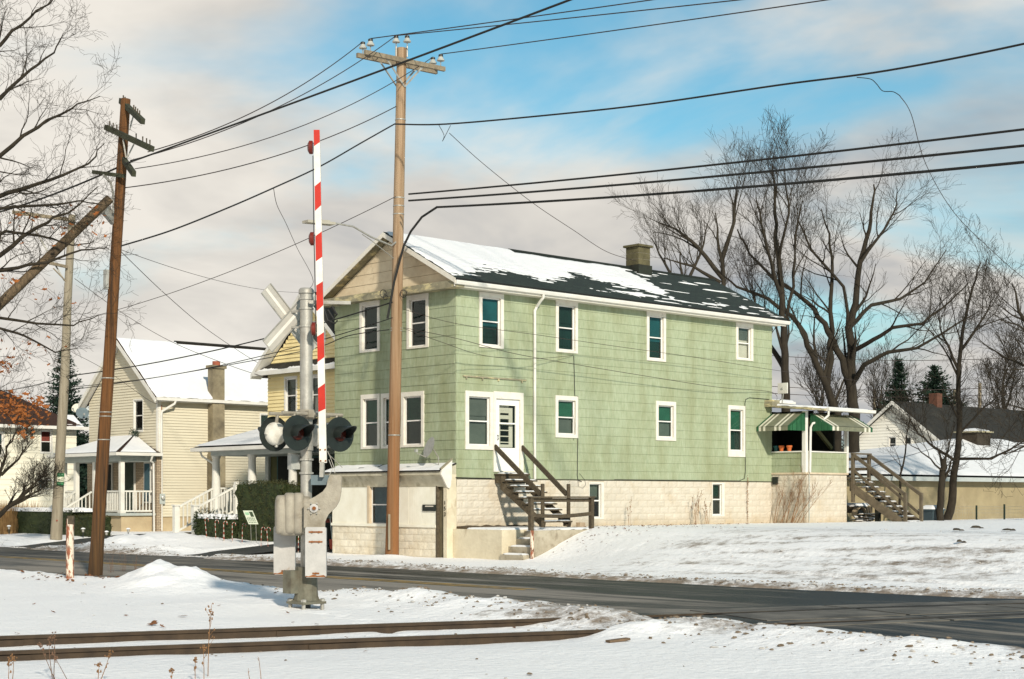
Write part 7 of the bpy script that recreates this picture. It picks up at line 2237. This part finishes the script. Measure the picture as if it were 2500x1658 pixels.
TPO = dict(TP, n=[8, 5, 3, 2], start=[.42, .2, .15, .1], ang=[38, 42, 42, 40], up=[.22, .14, .06, .0], len=[1.25, .72, .42, .24], rr=[.5, .55, .6, .6], curl=.02, min=.003, wob=[.1, .16, .2, .22], twig=2)
ob = Vector((*at_d(-330, 1420, D6).xy, 0))
oaktree = guided_tree(31, 'oak_tree', 'bare oak with long limbs and a few orange leaves at the left', oak, D6, ob, TPO, BARK, BARK)
def leaves(name, parent, pts, r, mt, seed, size=.07):
    rr = random.Random(seed); m = MB()
    for p in pts:
        a = rr.uniform(0, 6.3); b = rr.uniform(-.9, .9)
        u = Vector((math.cos(a), math.sin(a), b)).normalized(); v = u.orthogonal().normalized(); v.rotate(Matrix.Rotation(rr.uniform(0, 6.3), 3, u))
        s = size * rr.uniform(.6, 1.3)
        # lobed leaf: 10-point outline folded a little
        n0 = len(m.v); K = 10
        for i in range(K):
            t = 2 * math.pi * i / K
            ra = s * (1 if i % 2 == 0 else .55) * (1.25 if abs(math.cos(t)) > .8 else .8)
            q = p + u * (math.cos(t) * ra) + v * (math.sin(t) * ra * .75) + u.cross(v) * (abs(math.sin(t)) * s * .3)
            m.v.append(tuple(q))
        m.f.append(tuple(range(n0, n0 + K)))
    return m.build(name, mt, parent)
rl = random.Random(77); P = []
for (cx_, cy_, sx_, sy_, n) in ((45, 1005, 30, 16, 170), (20, 985, 20, 20, 80), (95, 985, 10, 12, 30), (60, 1040, 18, 12, 40), (10, 895, 12, 14, 30), (55, 545, 26, 22, 16), (225, 520, 25, 12, 8), (150, 560, 60, 26, 14), (90, 850, 50, 20, 26), (230, 560, 10, 10, 3), (30, 680, 40, 20, 8), (90, 740, 60, 20, 9)):
    for i in range(n):
        P.append(at_d(rl.gauss(cx_, sx_), rl.gauss(cy_, sy_), D6 + rl.gauss(0, .6)))
leaves('leaves', oaktree, P, 0, LEAFO, 6, .055)

# ornamental small tree in front of the white house at far left
D7 = 56.0
orn = [([(-30, 1300), (-10, 1265), (40, 1225), (75, 1190), (110, 1160)], .12, .02), ([(-20, 1285), (-10, 1200), (0, 1150), (20, 1090), (40, 1050)], .10, .015), ([(40, 1225), (90, 1200), (120, 1185)], .05, .01), ([(0, 1160), (45, 1120), (70, 1080)], .06, .012), ([(10, 1245), (70, 1215), (100, 1205)], .05, .01)]
guided_tree(33, 'ornamental_tree', 'low gnarled bare ornamental tree in front of the white house', orn, D7, Vector((*at_d(-30, 1300, D7).xy, .3)), dict(TPS, n=[9, 6, 3, 2], len=[1.0, .6, .35, .2], up=[.5, .4, .3, .2], min=.005), BARK, BARK)

# spiky conifers
def conifer(name, label, base, H, R, seed, dens=1.0, mt=CONIF, gap=.0):
    r = random.Random(seed); t = thing(name, label, 'tree', base)
    b = Vector(base)
    MB().tube([b, b + Vector((0, 0, H * .97))], [R * .07, .02], 7).build('trunk', BARK, t)
    m = MB(); z = .06 * H
    while z < H * .99:
        q = z / H
        L0 = R * (1 - q) ** .8 * (1 if q > .12 else .8)
        nb = max(4, int(11 * dens * (1 - q * .5)))
        for k in range(nb):
            a = r.uniform(0, 6.283); L = L0 * r.uniform(.65, 1.15) + .05
            d = Vector((math.cos(a), math.sin(a), r.uniform(-.25, .25) + .5 * q))
            p = b + Vector((0, 0, z + r.uniform(-.02, .02) * H))
            ns = max(3, int(L / .22))
            for i in range(ns):
                f = (i + .6) / ns
                c = p + d * (L * f) + Vector((0, 0, -.12 * L * f * f))
                for _ in range(3):
                    s = (.20 + .10 * L) * r.uniform(.7, 1.3) * (1.15 - .6 * f)
                    e1 = (d + Vector((r.gauss(0, .6), r.gauss(0, .6), r.gauss(0, .35)))).normalized() * s
                    e2 = Vector((r.gauss(0, 1), r.gauss(0, 1), r.gauss(0, .5))).normalized() * s * .33
                    m.tri(c - e2, c + e2, c + e1)
        z += H * .022 / dens ** .5
    m.build('crown', mt, t)
    return t
p = at_d(157, 1226, 105); conifer('spruce_tree', 'dark pointed spruce rising between the white and cream houses', (p.x, p.y, .3), at_d(157, 852, 105).z, 3.3, 3, 2.0)
p = at_d(2195, 1226, 100); conifer('cedar_tree', 'pointed evergreen behind the gable of the white back house', (p.x, p.y, .8), at_d(2195, 885, 100).z - .6, 2.6, 4, 2.2)
p = at_d(2283, 1226, 98); conifer('cedar_tree', 'broad dark evergreen behind the brick chimney of the white back house', (p.x, p.y, .8), at_d(2283, 900, 98).z - .6, 4.2, 5, 2.2)

# far wood along the horizon
def far_wood():
    r = random.Random(9); m = MB()
    for i in range(3000):
        px = r.uniform(-500, 3000); d = r.uniform(150, 210)
        b = at_d(px, 1226, d); b.z = .5
        H = r.uniform(4, 9.5) * (1 if px > 1900 else .62)
        lean = Vector((r.gauss(0, .08), r.gauss(0, .08), 1))
        m.tube([b, b + lean * H * .6, b + lean * H], [.13, .09, .03], 3, cap=False)
        for k in range(4):
            z = H * r.uniform(.35, .9); a = r.uniform(0, 6.3); L = r.uniform(.8, 2.2)
            q = b + lean * z
            m.tube([q, q + Vector((math.cos(a) * L, math.sin(a) * L, L * .7))], [.06, .03], 3, cap=False)
    o = m.build('far_wood', mat('far_branches', (.045, .042, .034), (.03, .03, .026), scale=.2)); tag(o, 'far-off bare wood along the horizon', 'wood', kind='stuff')
far_wood()

# hedges
def hedge(name, label, x0, x1, y0, y1, z0, z1, seed, mt, n=2600, snow=0.0, taper=0.0, rough=.06, leaf=.05):
    r = random.Random(seed); t = thing(name, label, 'hedge', ((x0+x1)/2, (y0+y1)/2, z0))
    m = MB(); nu, nv, nw = 16, 26, 12
    def P(a, b, c):
        s = 1 - taper * (1 - c)
        x = (x0 + x1)/2 + (a - .5) * (x1 - x0) * s; y = (y0 + y1)/2 + (b - .5) * (y1 - y0) * s
        z = z0 + c * (z1 - z0) + (.05 * mnoise.noise(Vector((x * 1.5, y * 1.5, seed))) if c > .5 else 0)
        k = rough * mnoise.noise(Vector((x * 4, y * 4, z * 4)))
        return Vector((x + k * (a - .5) * 2, y + k * (b - .5) * 2, z + k * .5))
    def sheet(f, na, nb):
        b0 = len(m.v)
        for i in range(na + 1):
            for j in range(nb + 1): m.v.append(tuple(f(i / na, j / nb)))
        for i in range(na):
            for j in range(nb):
                a = b0 + i * (nb + 1) + j; m.f.append((a, a + 1, a + nb + 2, a + nb + 1))
    for e in (.03, .97):
        sheet(lambda u, v: P(e, u, v * .97), nv, nw); sheet(lambda u, v: P(u, e, v * .97), nu, nw)
    sheet(lambda u, v: P(u * .94 + .03, v * .94 + .03, .96), nu, nv)
    m.build('core', HEDGE, t)
    m = MB()
    for i in range(n):
        s = r.random()
        if s < .40: q = (0 + r.uniform(-.03, .05), r.random(), r.random())
        elif s < .68: q = (r.random(), 0 + r.uniform(-.02, .03), r.random())
        elif s < .78: q = (r.random(), 1 + r.uniform(-.03, .02), r.random())
        else: q = (r.random(), r.random(), 1 + r.uniform(-.04, .035))
        c = P(*q); d = Vector((r.gauss(0, 1), r.gauss(0, 1), r.gauss(0, .8))).normalized() * leaf * r.uniform(.6, 1.4)
        e = Vector((r.gauss(0, 1), r.gauss(0, 1), r.gauss(0, 1))).normalized() * leaf * .35
        m.tri(c - e, c + e, c + d)
    m.build('foliage', mt, t)
    if snow:
        c0, c1, c2, c3 = P(.0, 0, 1), P(.0, 1, 1), P(1, 0, 1), P(1, 1, 1)
        snow_sheet('hedge_snow', t, c0, c1, c2, c3, 70, 24, lambda u, v: min(edge_mask(u, v, .03, .08), snow + .9 * rnd_noise(u * 9, v * 4, seed, 3)), thick=.09, sink=.08)
    return t
b = at_x(25, 1240, -.2); e_ = at_x(300, 1255, -.2)
hedge('hedge', 'long clipped hedge with snow on top before the cream porch', -.55, .55, 17.9 + 3.2, 27.2, .2, 1.18, 3, HEDGE, 5000, .42, .12)
hedge('hedge', 'low clipped hedge end piece beside the cream driveway', -.75, .1, 19.35, 21.05, .2, .98, 4, HEDGEY, 1800, 0.0)
hedge('hedge', 'tall rounded yew hedge in front of the yellow house porch', -.35, .75, 7.9, 10.4, .2, 2.13, 5, HEDGEY, 6000, 0.0, .06, .10)
hedge('hedge', 'low clipped hedge with snow behind the candy canes', -.75, -.1, 10.45, 12.2, .25, 1.05, 6, HEDGE, 2200, .30, 0)
t = thing('shrub', 'small round dark shrub beside the yellow house steps', 'shrub', (-.45, 12.25, .3))
m = MB(); r = random.Random(4)
for i in range(900):
    d = Vector((r.gauss(0, 1), r.gauss(0, 1), r.gauss(0, 1))).normalized() * .38 * r.uniform(.75, 1.05)
    c = Vector((-.45, 12.1, .82)) + Vector((d.x, d.y, d.z * 1.35)); a = d.normalized() * .07 + Vector((r.gauss(0, .03), r.gauss(0, .03), r.gauss(0, .03))); e = d.orthogonal().normalized() * .025
    m.tri(c - e, c + e, c + a)
m.build('foliage', HEDGE, t)

# dry ornamental grass at far left
def tuft(name, label, c, R, H, n, seed, mt, cat='grass', spread=.5):
    r = random.Random(seed); m = MB()
    for i in range(n):
        a = r.uniform(0, 6.3); q = R * math.sqrt(r.random())
        p = Vector((c[0] + math.cos(a) * q, c[1] + math.sin(a) * q, c[2])); h = H * r.uniform(.6, 1.1)
        o = Vector((math.cos(a), math.sin(a), 0)) * h * spread * r.uniform(.1, 1)
        w = Vector((-math.sin(a), math.cos(a), 0)) * .012
        m.quad(p - w, p + w, p + o * .45 + Vector((0, 0, h * .65)) + w * .8, p + o * .45 + Vector((0, 0, h * .65)) - w * .8)
        m.tri(p + o * .45 + Vector((0, 0, h * .65)) - w * .8, p + o * .45 + Vector((0, 0, h * .65)) + w * .8, p + o + Vector((0, 0, h)))
    o = m.build(name, mt); tag(o, label, cat)
    return o
p = at_x(20, 1305, -.6); tuft('dry_grass', 'clump of tall orange dry grass beside the long hedge', (p.x, p.y, .2), .6, 1.3, 700, 3, GRASSD, spread=.35)
p = at_x(62, 1130, 1.2); tuft('dry_grass', 'dry grass standing behind the gnarled ornamental tree', (1.0, 27.6, .3), .6, 1.2, 260, 5, GRASSD, spread=.4)

# dry weeds: thin stems with seed heads
def weed(label, base, H, n, seed, lean=.18, mt=TWIG, heads=True, r0=.0042, cat='weed', branch=4):
    r = random.Random(seed); m = MB(); base = Vector(base)
    for i in range(n):
        a = r.uniform(0, 6.3); h = H * r.uniform(.55, 1.05)
        d = Vector((math.cos(a) * lean * r.random(), math.sin(a) * lean * r.random(), 1)).normalized()
        p = base + Vector((r.gauss(0, .05), r.gauss(0, .05), 0)); pts = [p]
        for k in range(4):
            d = (d + Vector((r.gauss(0, .05), r.gauss(0, .05), 0))).normalized(); p = p + d * h / 4; pts.append(p)
        m.tube(pts, [r0, r0 * .9, r0 * .8, r0 * .6, r0 * .4], 4, cap=False)
        for k in range(branch):
            q = r.uniform(.4, 1); i0 = min(3, int(q * 4)); s = pts[i0].lerp(pts[i0+1], q * 4 - i0)
            e = s + (d + Vector((r.gauss(0, .6), r.gauss(0, .6), .1))).normalized() * h * r.uniform(.06, .16)
            m.tube([s, e], [r0 * .5, r0 * .3], 3, cap=False)
            if heads:
                c = e; b_ = .011 * r.uniform(.6, 1.3)
                m.lathe(c - Vector((0, 0, b_)), [(.001, 0), (b_ * .6, b_ * .6), (b_ * .5, b_ * 1.5), (.001, b_ * 2.2)], 4)
        if heads:
            for k in range(14):
                s = pts[4] - d * h * .2 * r.random(); b_ = .009; c = s + Vector((r.gauss(0, .012), r.gauss(0, .012), 0))
                m.lathe(c, [(.001, 0), (b_, b_), (.001, b_ * 2)], 4)
    o = m.build('dry_weed', mt); tag(o, label, cat)
    return o
def gz(px, py): 
    p = at_z(px, py, 0.0); 
    for _ in range(4): p = at_z(px, py, ground_h(p.x, p.y))
    return (p.x, p.y, ground_h(p.x, p.y) - .02)
p = gz(520, 1650); weed('tall dry weed stalk with reddish seed head in front of the rails', p, .72, 1, 1, .08, TWIG, True, .005, branch=9)
p = gz(478, 1664); weed('shorter dry weed stalk beside the tall one in front of the rails', p, .36, 2, 2, .15)
p = gz(428, 1672); weed('dry weed with a single short plume before the rails', p, .26, 1, 7, .1)
p = gz(130, 1660); weed('sprawling dry weed with round seed pods before the rails', p, .55, 4, 3, .8, mat('brown_stem', (.16, .09, .055), (.12, .07, .04), scale=5), True, .004)
p = gz(230, 1668); weed('small dry weed next to the sprawling one before the rails', p, .32, 2, 4, .5)
p = gz(10, 1672); weed('dry weed at the end of the rails beside the sprawling one', p, .3, 2, 5, .5)
p = gz(620, 1680); weed('two bent dry grass stems before the rails', p, .3, 2, 6, .4, TWIG, False)
for k, (px, py, h) in enumerate(((300, 1404, .5), (335, 1408, .45), (270, 1408, .5), (370, 1412, .4))):
    p = gz(px, py); weed('reddish dry weeds at the road edge beside the brown pole', p, h * 1.1, 9, 20 + k, .2, mat('red_stem%d' % k, (.17, .10, .065), (.12, .07, .045), scale=5), False, .0028).__setitem__('group', 'roadside weeds by the brown pole')
sp = [((1700, 1270), 1.05, 9, 'brown weed stalks against the foundation beside the basement window'), ((1727, 1272), .7, 6, 'short leafy weed stalks under the basement window'), ((1540, 1268), .9, 3, 'thin pale weed stalks against the foundation of the green house')]
for k, ((px, py), h, n, lab) in enumerate(sp):
    q = at_y(px, py, -.35); weed(lab, (q.x, -.35, .82), h, n, 30 + k, .22, TWIG, True, .006)
for (px, lab) in ((1825, 'rusty chain-like vine hanging on the foundation'), (1890, 'brown vine climbing the corner of the rear porch base')):
    q = at_y(px, 1200, -.06); m = MB(); r = random.Random(px); yv = -.06 if px < 1880 else -.1
    pts = [Vector((q.x + .02 * math.sin(z * 3), yv, z)) for z in [.85 + .1 * i for i in range(16)]]
    m.tube(pts, .008, 4, cap=False)
    for i in range(60):
        c = pts[r.randrange(16)].lerp(pts[r.randrange(16)], .5) if 0 else pts[r.randrange(16)] + Vector((r.gauss(0, .02), -.01, r.uniform(-.05, .05)))
        m.lathe(c, [(.001, 0), (.014, .014), (.001, .03)], 4)
    tag(m.build('dry_vine', TWIG), lab, 'vine')
# bare shrub before the rear porch
T = Tree(61); P4 = dict(levels=2, twig=0, n=[6, 4], start=[.35, .3], ang=[26, 30], up=[.4, .3], len=[.55, .28], rr=[.6, .6], seg=[5, 4, 3], wob=[.06, .1, .1], curl=.02, min=.003)
for k in range(16):
    q = at_x(1945 + T.r.gauss(-6, 22), 1268, 13.95); d = Vector((T.r.uniform(.0, .55), T.r.uniform(-.45, .1), 1)).normalized()
    T.grow(Vector((13.9 + T.r.uniform(-.2, .1), q.y, .78)), d, T.r.uniform(.9, 1.75), .011, 0, P4)
t = thing('bare_shrub', 'bare multi-stemmed shrub in front of the rear porch base', 'shrub', (13.9, -.9, .8)); T.tw.build('stems', TWIG, t)
p = at_y(2040, 1270, -1.75)

# ------------------------------------------------------------------ small things round the houses
# candy canes along the low hedge
def cane(px, py, label=None, tilt=0.0):
    base = at_x(px, py, -1.15); base.z = ground_h(base.x, base.y) - .03
    H = .62
    t = thing('candy_cane', label, 'candy cane', base, 'candy canes along the low hedge')
    up = Vector((0, 0, 1)); side = (rgt * 1.0)
    pts = [base + up * z + side * tilt * z for z in [i * .04 for i in range(int(H / .04) + 1)]]
    c = pts[-1] + side * .055
    pts += [c + side * (-.055 * math.cos(a)) + up * (.06 * math.sin(a)) for a in [k * math.pi / 7 for k in range(1, 8)]]
    pts.append(pts[-1] - up * .05)
    for k in range(0, len(pts) - 1, 2):
        sg_ = pts[k:k + 3]
        if len(sg_) > 1: MB().tube(sg_, .011, 6).build('stripe', CANER if (k // 2) % 2 else CANEW, t)
    return t
for k, px in enumerate((505, 527, 545, 548, 567, 591, 637, 655, 672, 728)):
    cane(px, 1308 + (k % 3) * 2, 'red and white striped candy cane stuck in the snow along the low hedge', (-.1, -.04, .03, -.05, .0, .02, .03, -.08, .04, .02)[k])
# lawn sign, tilted
q = at_x(612, 1268, -1.35)
t = thing('yard_sign', 'tilted white and green yard sign in front of the low hedge', 'yard sign', (q.x, q.y, .35))
tl = (Vector((0, 0, 1)) - rgt * .42).normalized()
Q = on_plate(q + Vector((0, 0, .06)), rgt, tl, -fwd)
def yplate(x0, x1, z0, z1, w0, w1, mt, nm):
    return MB().hex([Q(x0, z0, w0), Q(x1, z0, w0), Q(x1, z1, w0), Q(x0, z1, w0), Q(x0, z0, w1), Q(x1, z0, w1), Q(x1, z1, w1), Q(x0, z1, w1)]).build(nm, mt, t)
yplate(-.15, .15, -.23, .23, 0, .01, SIGNY, 'sign_board')
yplate(-.12, -.0, .08, .17, .0105, .012, SIGNGT, 'sign_mark'); yplate(.02, .12, .02, .19, .0105, .012, mat('sign_darkgreen', (.04, .06, .03), (.03, .05, .025), scale=8), 'sign_mark')
for (z, w_) in ((-.02, .2), (-.06, .22), (-.115, .24), (-.17, .22)):
    for k in range(5):
        x0 = -.12 + k * .05
        yplate(x0, x0 + .034, z - .014, z + .012, .0105, .0115, mat('sign_type%d%d' % (k, int(-z * 100)), (.07, .12, .06), (.05, .09, .05), scale=9), 'sign_mark')
m = MB()
for s_ in (-.08, .08): m.tube([Q(s_, -.2, -.005), Vector((q.x, q.y, 0)) + rgt * (s_ + .1) + Vector((0, 0, .28))], .006, 5)
m.build('sign_stake', METAL, t)
# solar path lights
for px, py, lab in ((203, 1300, 'solar path light before the long hedge beside the short red post'), (260, 1298, 'solar path light before the hedge right of the brown pole'), (313, 1296, 'solar path light at the end of the low hedge by the driveway'), (22, 1306, 'solar path light in front of the orange dry grass')):
    q = at_x(px, py, -.95); q.z = ground_h(q.x, q.y) - .03
    t = thing('path_light', lab, 'path light', q)
    MB().tube([q, q + Vector((0, 0, .25))], .015, 6).build('stake', BLACK, t)
    MB().lathe(q + Vector((0, 0, .23)), [(.04, 0), (.05, .1), (.05, .11)], 10).build('lantern', METAL, t)
    MB().lathe(q + Vector((0, 0, .34)), [(.085, 0), (.07, .03), (.02, .05)], 12).build('cap', SNOWR, t)
# yard things between the yellow and green houses
q = at_x(800, 1330, 1.2); q.z = .12
t = thing('garbage_bin', 'dark bin with a red lid between the yellow and green houses', 'bin', (q.x, q.y, .12))
MB().lathe((q.x, q.y, .12), [(.22, 0), (.27, .75)], 14).build('body', mat('bin_dark', (.03, .035, .03), (.02, .025, .02), scale=4), t)
MB().lathe((q.x, q.y, .87), [(.29, 0), (.28, .06), (.1, .1)], 14).build('lid', CANER, t)
q = at_x(812, 1346, -.1)
t = thing('red_bottle_jack', 'small rusty hand tool with red handle leaning by the green house', 'tool', (q.x, q.y, .1)) if 0 else None
m = MB(); a = at_x(806, 1262, .1); b_ = at_x(813, 1335, -.1); b_.z = .1; m.tube([b_, a], .015, 6); sh = m.build('shovel', GREYP); tag(sh, 'pale-handled shovel leaning at the corner of the green house', 'shovel')
m = MB(); m.hex([b_ + Vector((-.02, -.12, 0)), b_ + Vector((.02, -.12, 0)), b_ + Vector((.02, .12, 0)), b_ + Vector((-.02, .12, 0)), b_ + Vector((-.06, -.12, .3)), b_ + Vector((-.03, -.12, .3)), b_ + Vector((-.03, .12, .3)), b_ + Vector((-.06, .12, .3))]); m.build('blade', CANER, sh)
# under and beside the rear stairs
q = at_y(2090, 1268, -1.2)
t = thing('garden_cart', 'old garden cart with a dark wheel and snow under the rear stairs', 'cart', (q.x + .3, -1.0, .8))
cx_ = q.x
m = MB(); m.lathe((cx_, -1.35, 1.02), [(.12, -.04), (.21, -.045), (.23, 0), (.21, .045), (.12, .04)], 18, (0, 1, 0)); m.build('wheel', BLACK, t, smooth=40)
m = MB(); N = 10
for i in range(N):
    a, b2 = math.pi * i / N, math.pi * (i + 1) / N
    R_ = .30
    m.hex([(cx_ + R_*math.cos(a), -1.45, 1.02 + R_*math.sin(a)), (cx_ + R_*math.cos(b2), -1.45, 1.02 + R_*math.sin(b2)), (cx_ + R_*math.cos(b2), -1.22, 1.02 + R_*math.sin(b2)), (cx_ + R_*math.cos(a), -1.22, 1.02 + R_*math.sin(a)),
           (cx_ + (R_+.02)*math.cos(a), -1.45, 1.02 + (R_+.02)*math.sin(a)), (cx_ + (R_+.02)*math.cos(b2), -1.45, 1.02 + (R_+.02)*math.sin(b2)), (cx_ + (R_+.02)*math.cos(b2), -1.22, 1.02 + (R_+.02)*math.sin(b2)), (cx_ + (R_+.02)*math.cos(a), -1.22, 1.02 + (R_+.02)*math.sin(a))])
m.build('fender', mat('fender_tan', (.42, .33, .22), (.32, .25, .16), scale=5), t)
m = MB(); m.box(cx_ - .1, cx_ + 1.0, -1.2, -.4, 1.12, 1.35); bd_ = m.build('bed', WOODG, t)
snow_sheet('cart_snow', bd_, (cx_ - .1, -1.2, 1.352), (cx_ + 1.0, -1.2, 1.352), (cx_ - .1, -.4, 1.352), (cx_ + 1.0, -.4, 1.352), 20, 14, lambda u, v: edge_mask(u, v, .15, .15) + .3 * rnd_noise(u * 4, v * 4, 2, 3), thick=.12, sink=.02)
m = MB(); m.box(cx_ + .9, cx_ + 1.0, -1.1, -1.0, .6, 1.12); m.build('leg', WOODG, t)
r = random.Random(12)
for k in range(12):
    c = Vector((17.3 + r.uniform(-.4, .9), -1.6 + r.uniform(-.5, .3), .86 + .045 * (k % 6))); a = r.uniform(-.7, .7); L = r.uniform(.5, 1.1); d = Vector((math.cos(a), math.sin(a), r.uniform(-.15, .15)))
    m = MB(); m.beam(c - d * L / 2, c + d * L / 2, .12, .03); o = m.build('scrap_board', WOODR); tag(o, 'snow-dusted scrap board in the heap under the rear stairs', 'board', 'scrap boards heaped under the rear stairs')
    m = MB(); m.beam(c - d * L / 2.4 + Vector((0, 0, .026)), c + d * L / 2.4 + Vector((0, 0, .026)), .10, .018); m.build('snow', SNOWR, o)
q = at_d(2275, 1272, 55.5)
t = thing('storage_tub', 'dark blue storage tub with snow on its lid beside the rear stairs', 'tub', (q.x, q.y, .8))
m = MB(); m.hex([(q.x - .32, q.y - .22, .78), (q.x + .32, q.y - .22, .78), (q.x + .32, q.y + .22, .78), (q.x - .32, q.y + .22, .78), (q.x - .38, q.y - .27, 1.2), (q.x + .38, q.y - .27, 1.2), (q.x + .38, q.y + .27, 1.2), (q.x - .38, q.y + .27, 1.2)]); m.build('body', TUBB, t)
m = MB(); m.box(q.x - .41, q.x + .41, q.y - .3, q.y + .3, 1.2, 1.25); ld = m.build('lid', TUBB, t)
m = MB(); m.box(q.x - .1, q.x + .1, q.y - .275, q.y - .255, 1.05, 1.08); m.build('handle', PORC, t)
snow_sheet('lid_snow', ld, (q.x - .4, q.y - .3, 1.252), (q.x + .4, q.y - .3, 1.252), (q.x - .4, q.y + .3, 1.252), (q.x + .4, q.y + .3, 1.252), 14, 12, lambda u, v: edge_mask(u, v, .25, .25), thick=.14, sink=.01)
# wire fence at the right
t = thing('wire_fence', 'low wire fence on thin green posts before the garage wall', 'fence', (*at_d(2400, 1272, 57).xy, .85))
PF = [at_d(px, 1274, 57.0) for px in (2265, 2384, 2452, 2530)]
for p, pt in zip(PF, (1238, 1234, 1231, 1230)):
    top = at_d(2384, pt, 57).z; MB().box(p.x - .025, p.x + .025, p.y - .025, p.y + .025, .7, top).build('post', mat('fence_green', (.02, .035, .022), (.015, .025, .018), scale=4), t)
m = MB()
for z in (.95, 1.1, 1.22, 1.34):
    m.tube([Vector((p.x, p.y, z)) for p in PF], .0035, 4, cap=False)
for k in range(60):
    f = k / 59 * 3; i0 = min(2, int(f)); p = PF[i0].lerp(PF[i0 + 1], f - i0); m.tube([Vector((p.x, p.y, .85)), Vector((p.x, p.y, 1.34))], .0025, 3, cap=False)
m.build('mesh_wire', METAL, t)
# clods of earth and a board on the yard
for k, (px, py, s_, lab) in enumerate(((2383, 1292, .13, 'dark clod of earth on the snowy yard near the fence'), (2343, 1309, .09, 'small dark clod on the snowy yard'), (2460, 1298, .12, 'flat dark clod at the right of the snowy yard'), (2335, 1297, .11, 'clod with grass on the snowy yard beside the slim tree'))):
    p = gz(px, py); m = MB(); blob(m, (p[0], p[1], p[2] + .05), s_, random.Random(k)); blob(m, (p[0] + s_, p[1] - s_ * .6, p[2] + .04), s_ * .6, random.Random(k + 9))
    tag(m.build('earth_clod', mat('clod%d' % k, (.07, .055, .035), (.04, .033, .022), scale=12, bump=.6)), lab, 'clod')
p = gz(1511, 1567); m = MB(); m.beam((p[0] - .14, p[1] + .05, p[2] + .03), (p[0] + .13, p[1] - .03, p[2] + .05), .10, .025); tag(m.build('broken_board', mat('tan_board', (.17, .11, .065), (.11, .075, .045), scale=6)), 'broken brown board in the dirty snow past the rail ends', 'board')
q = at_y(1416, 1274, -.3); m = MB(); m.box(q.x - .12, q.x + .1, -.42, -.25, .8, .93); tag(m.build('brick', BRICKC), 'loose tan brick beside the wooden stairs post', 'brick')
# barrel-end vent on porch base
q = at_x(1893, 1173, PX0 - .03); m = MB(); m.box(PX0 - .06, PX0 - .03, q.y - .11, q.y + .11, q.z - .14, q.z + .12); m.build('vent_box', BLACK, gh)
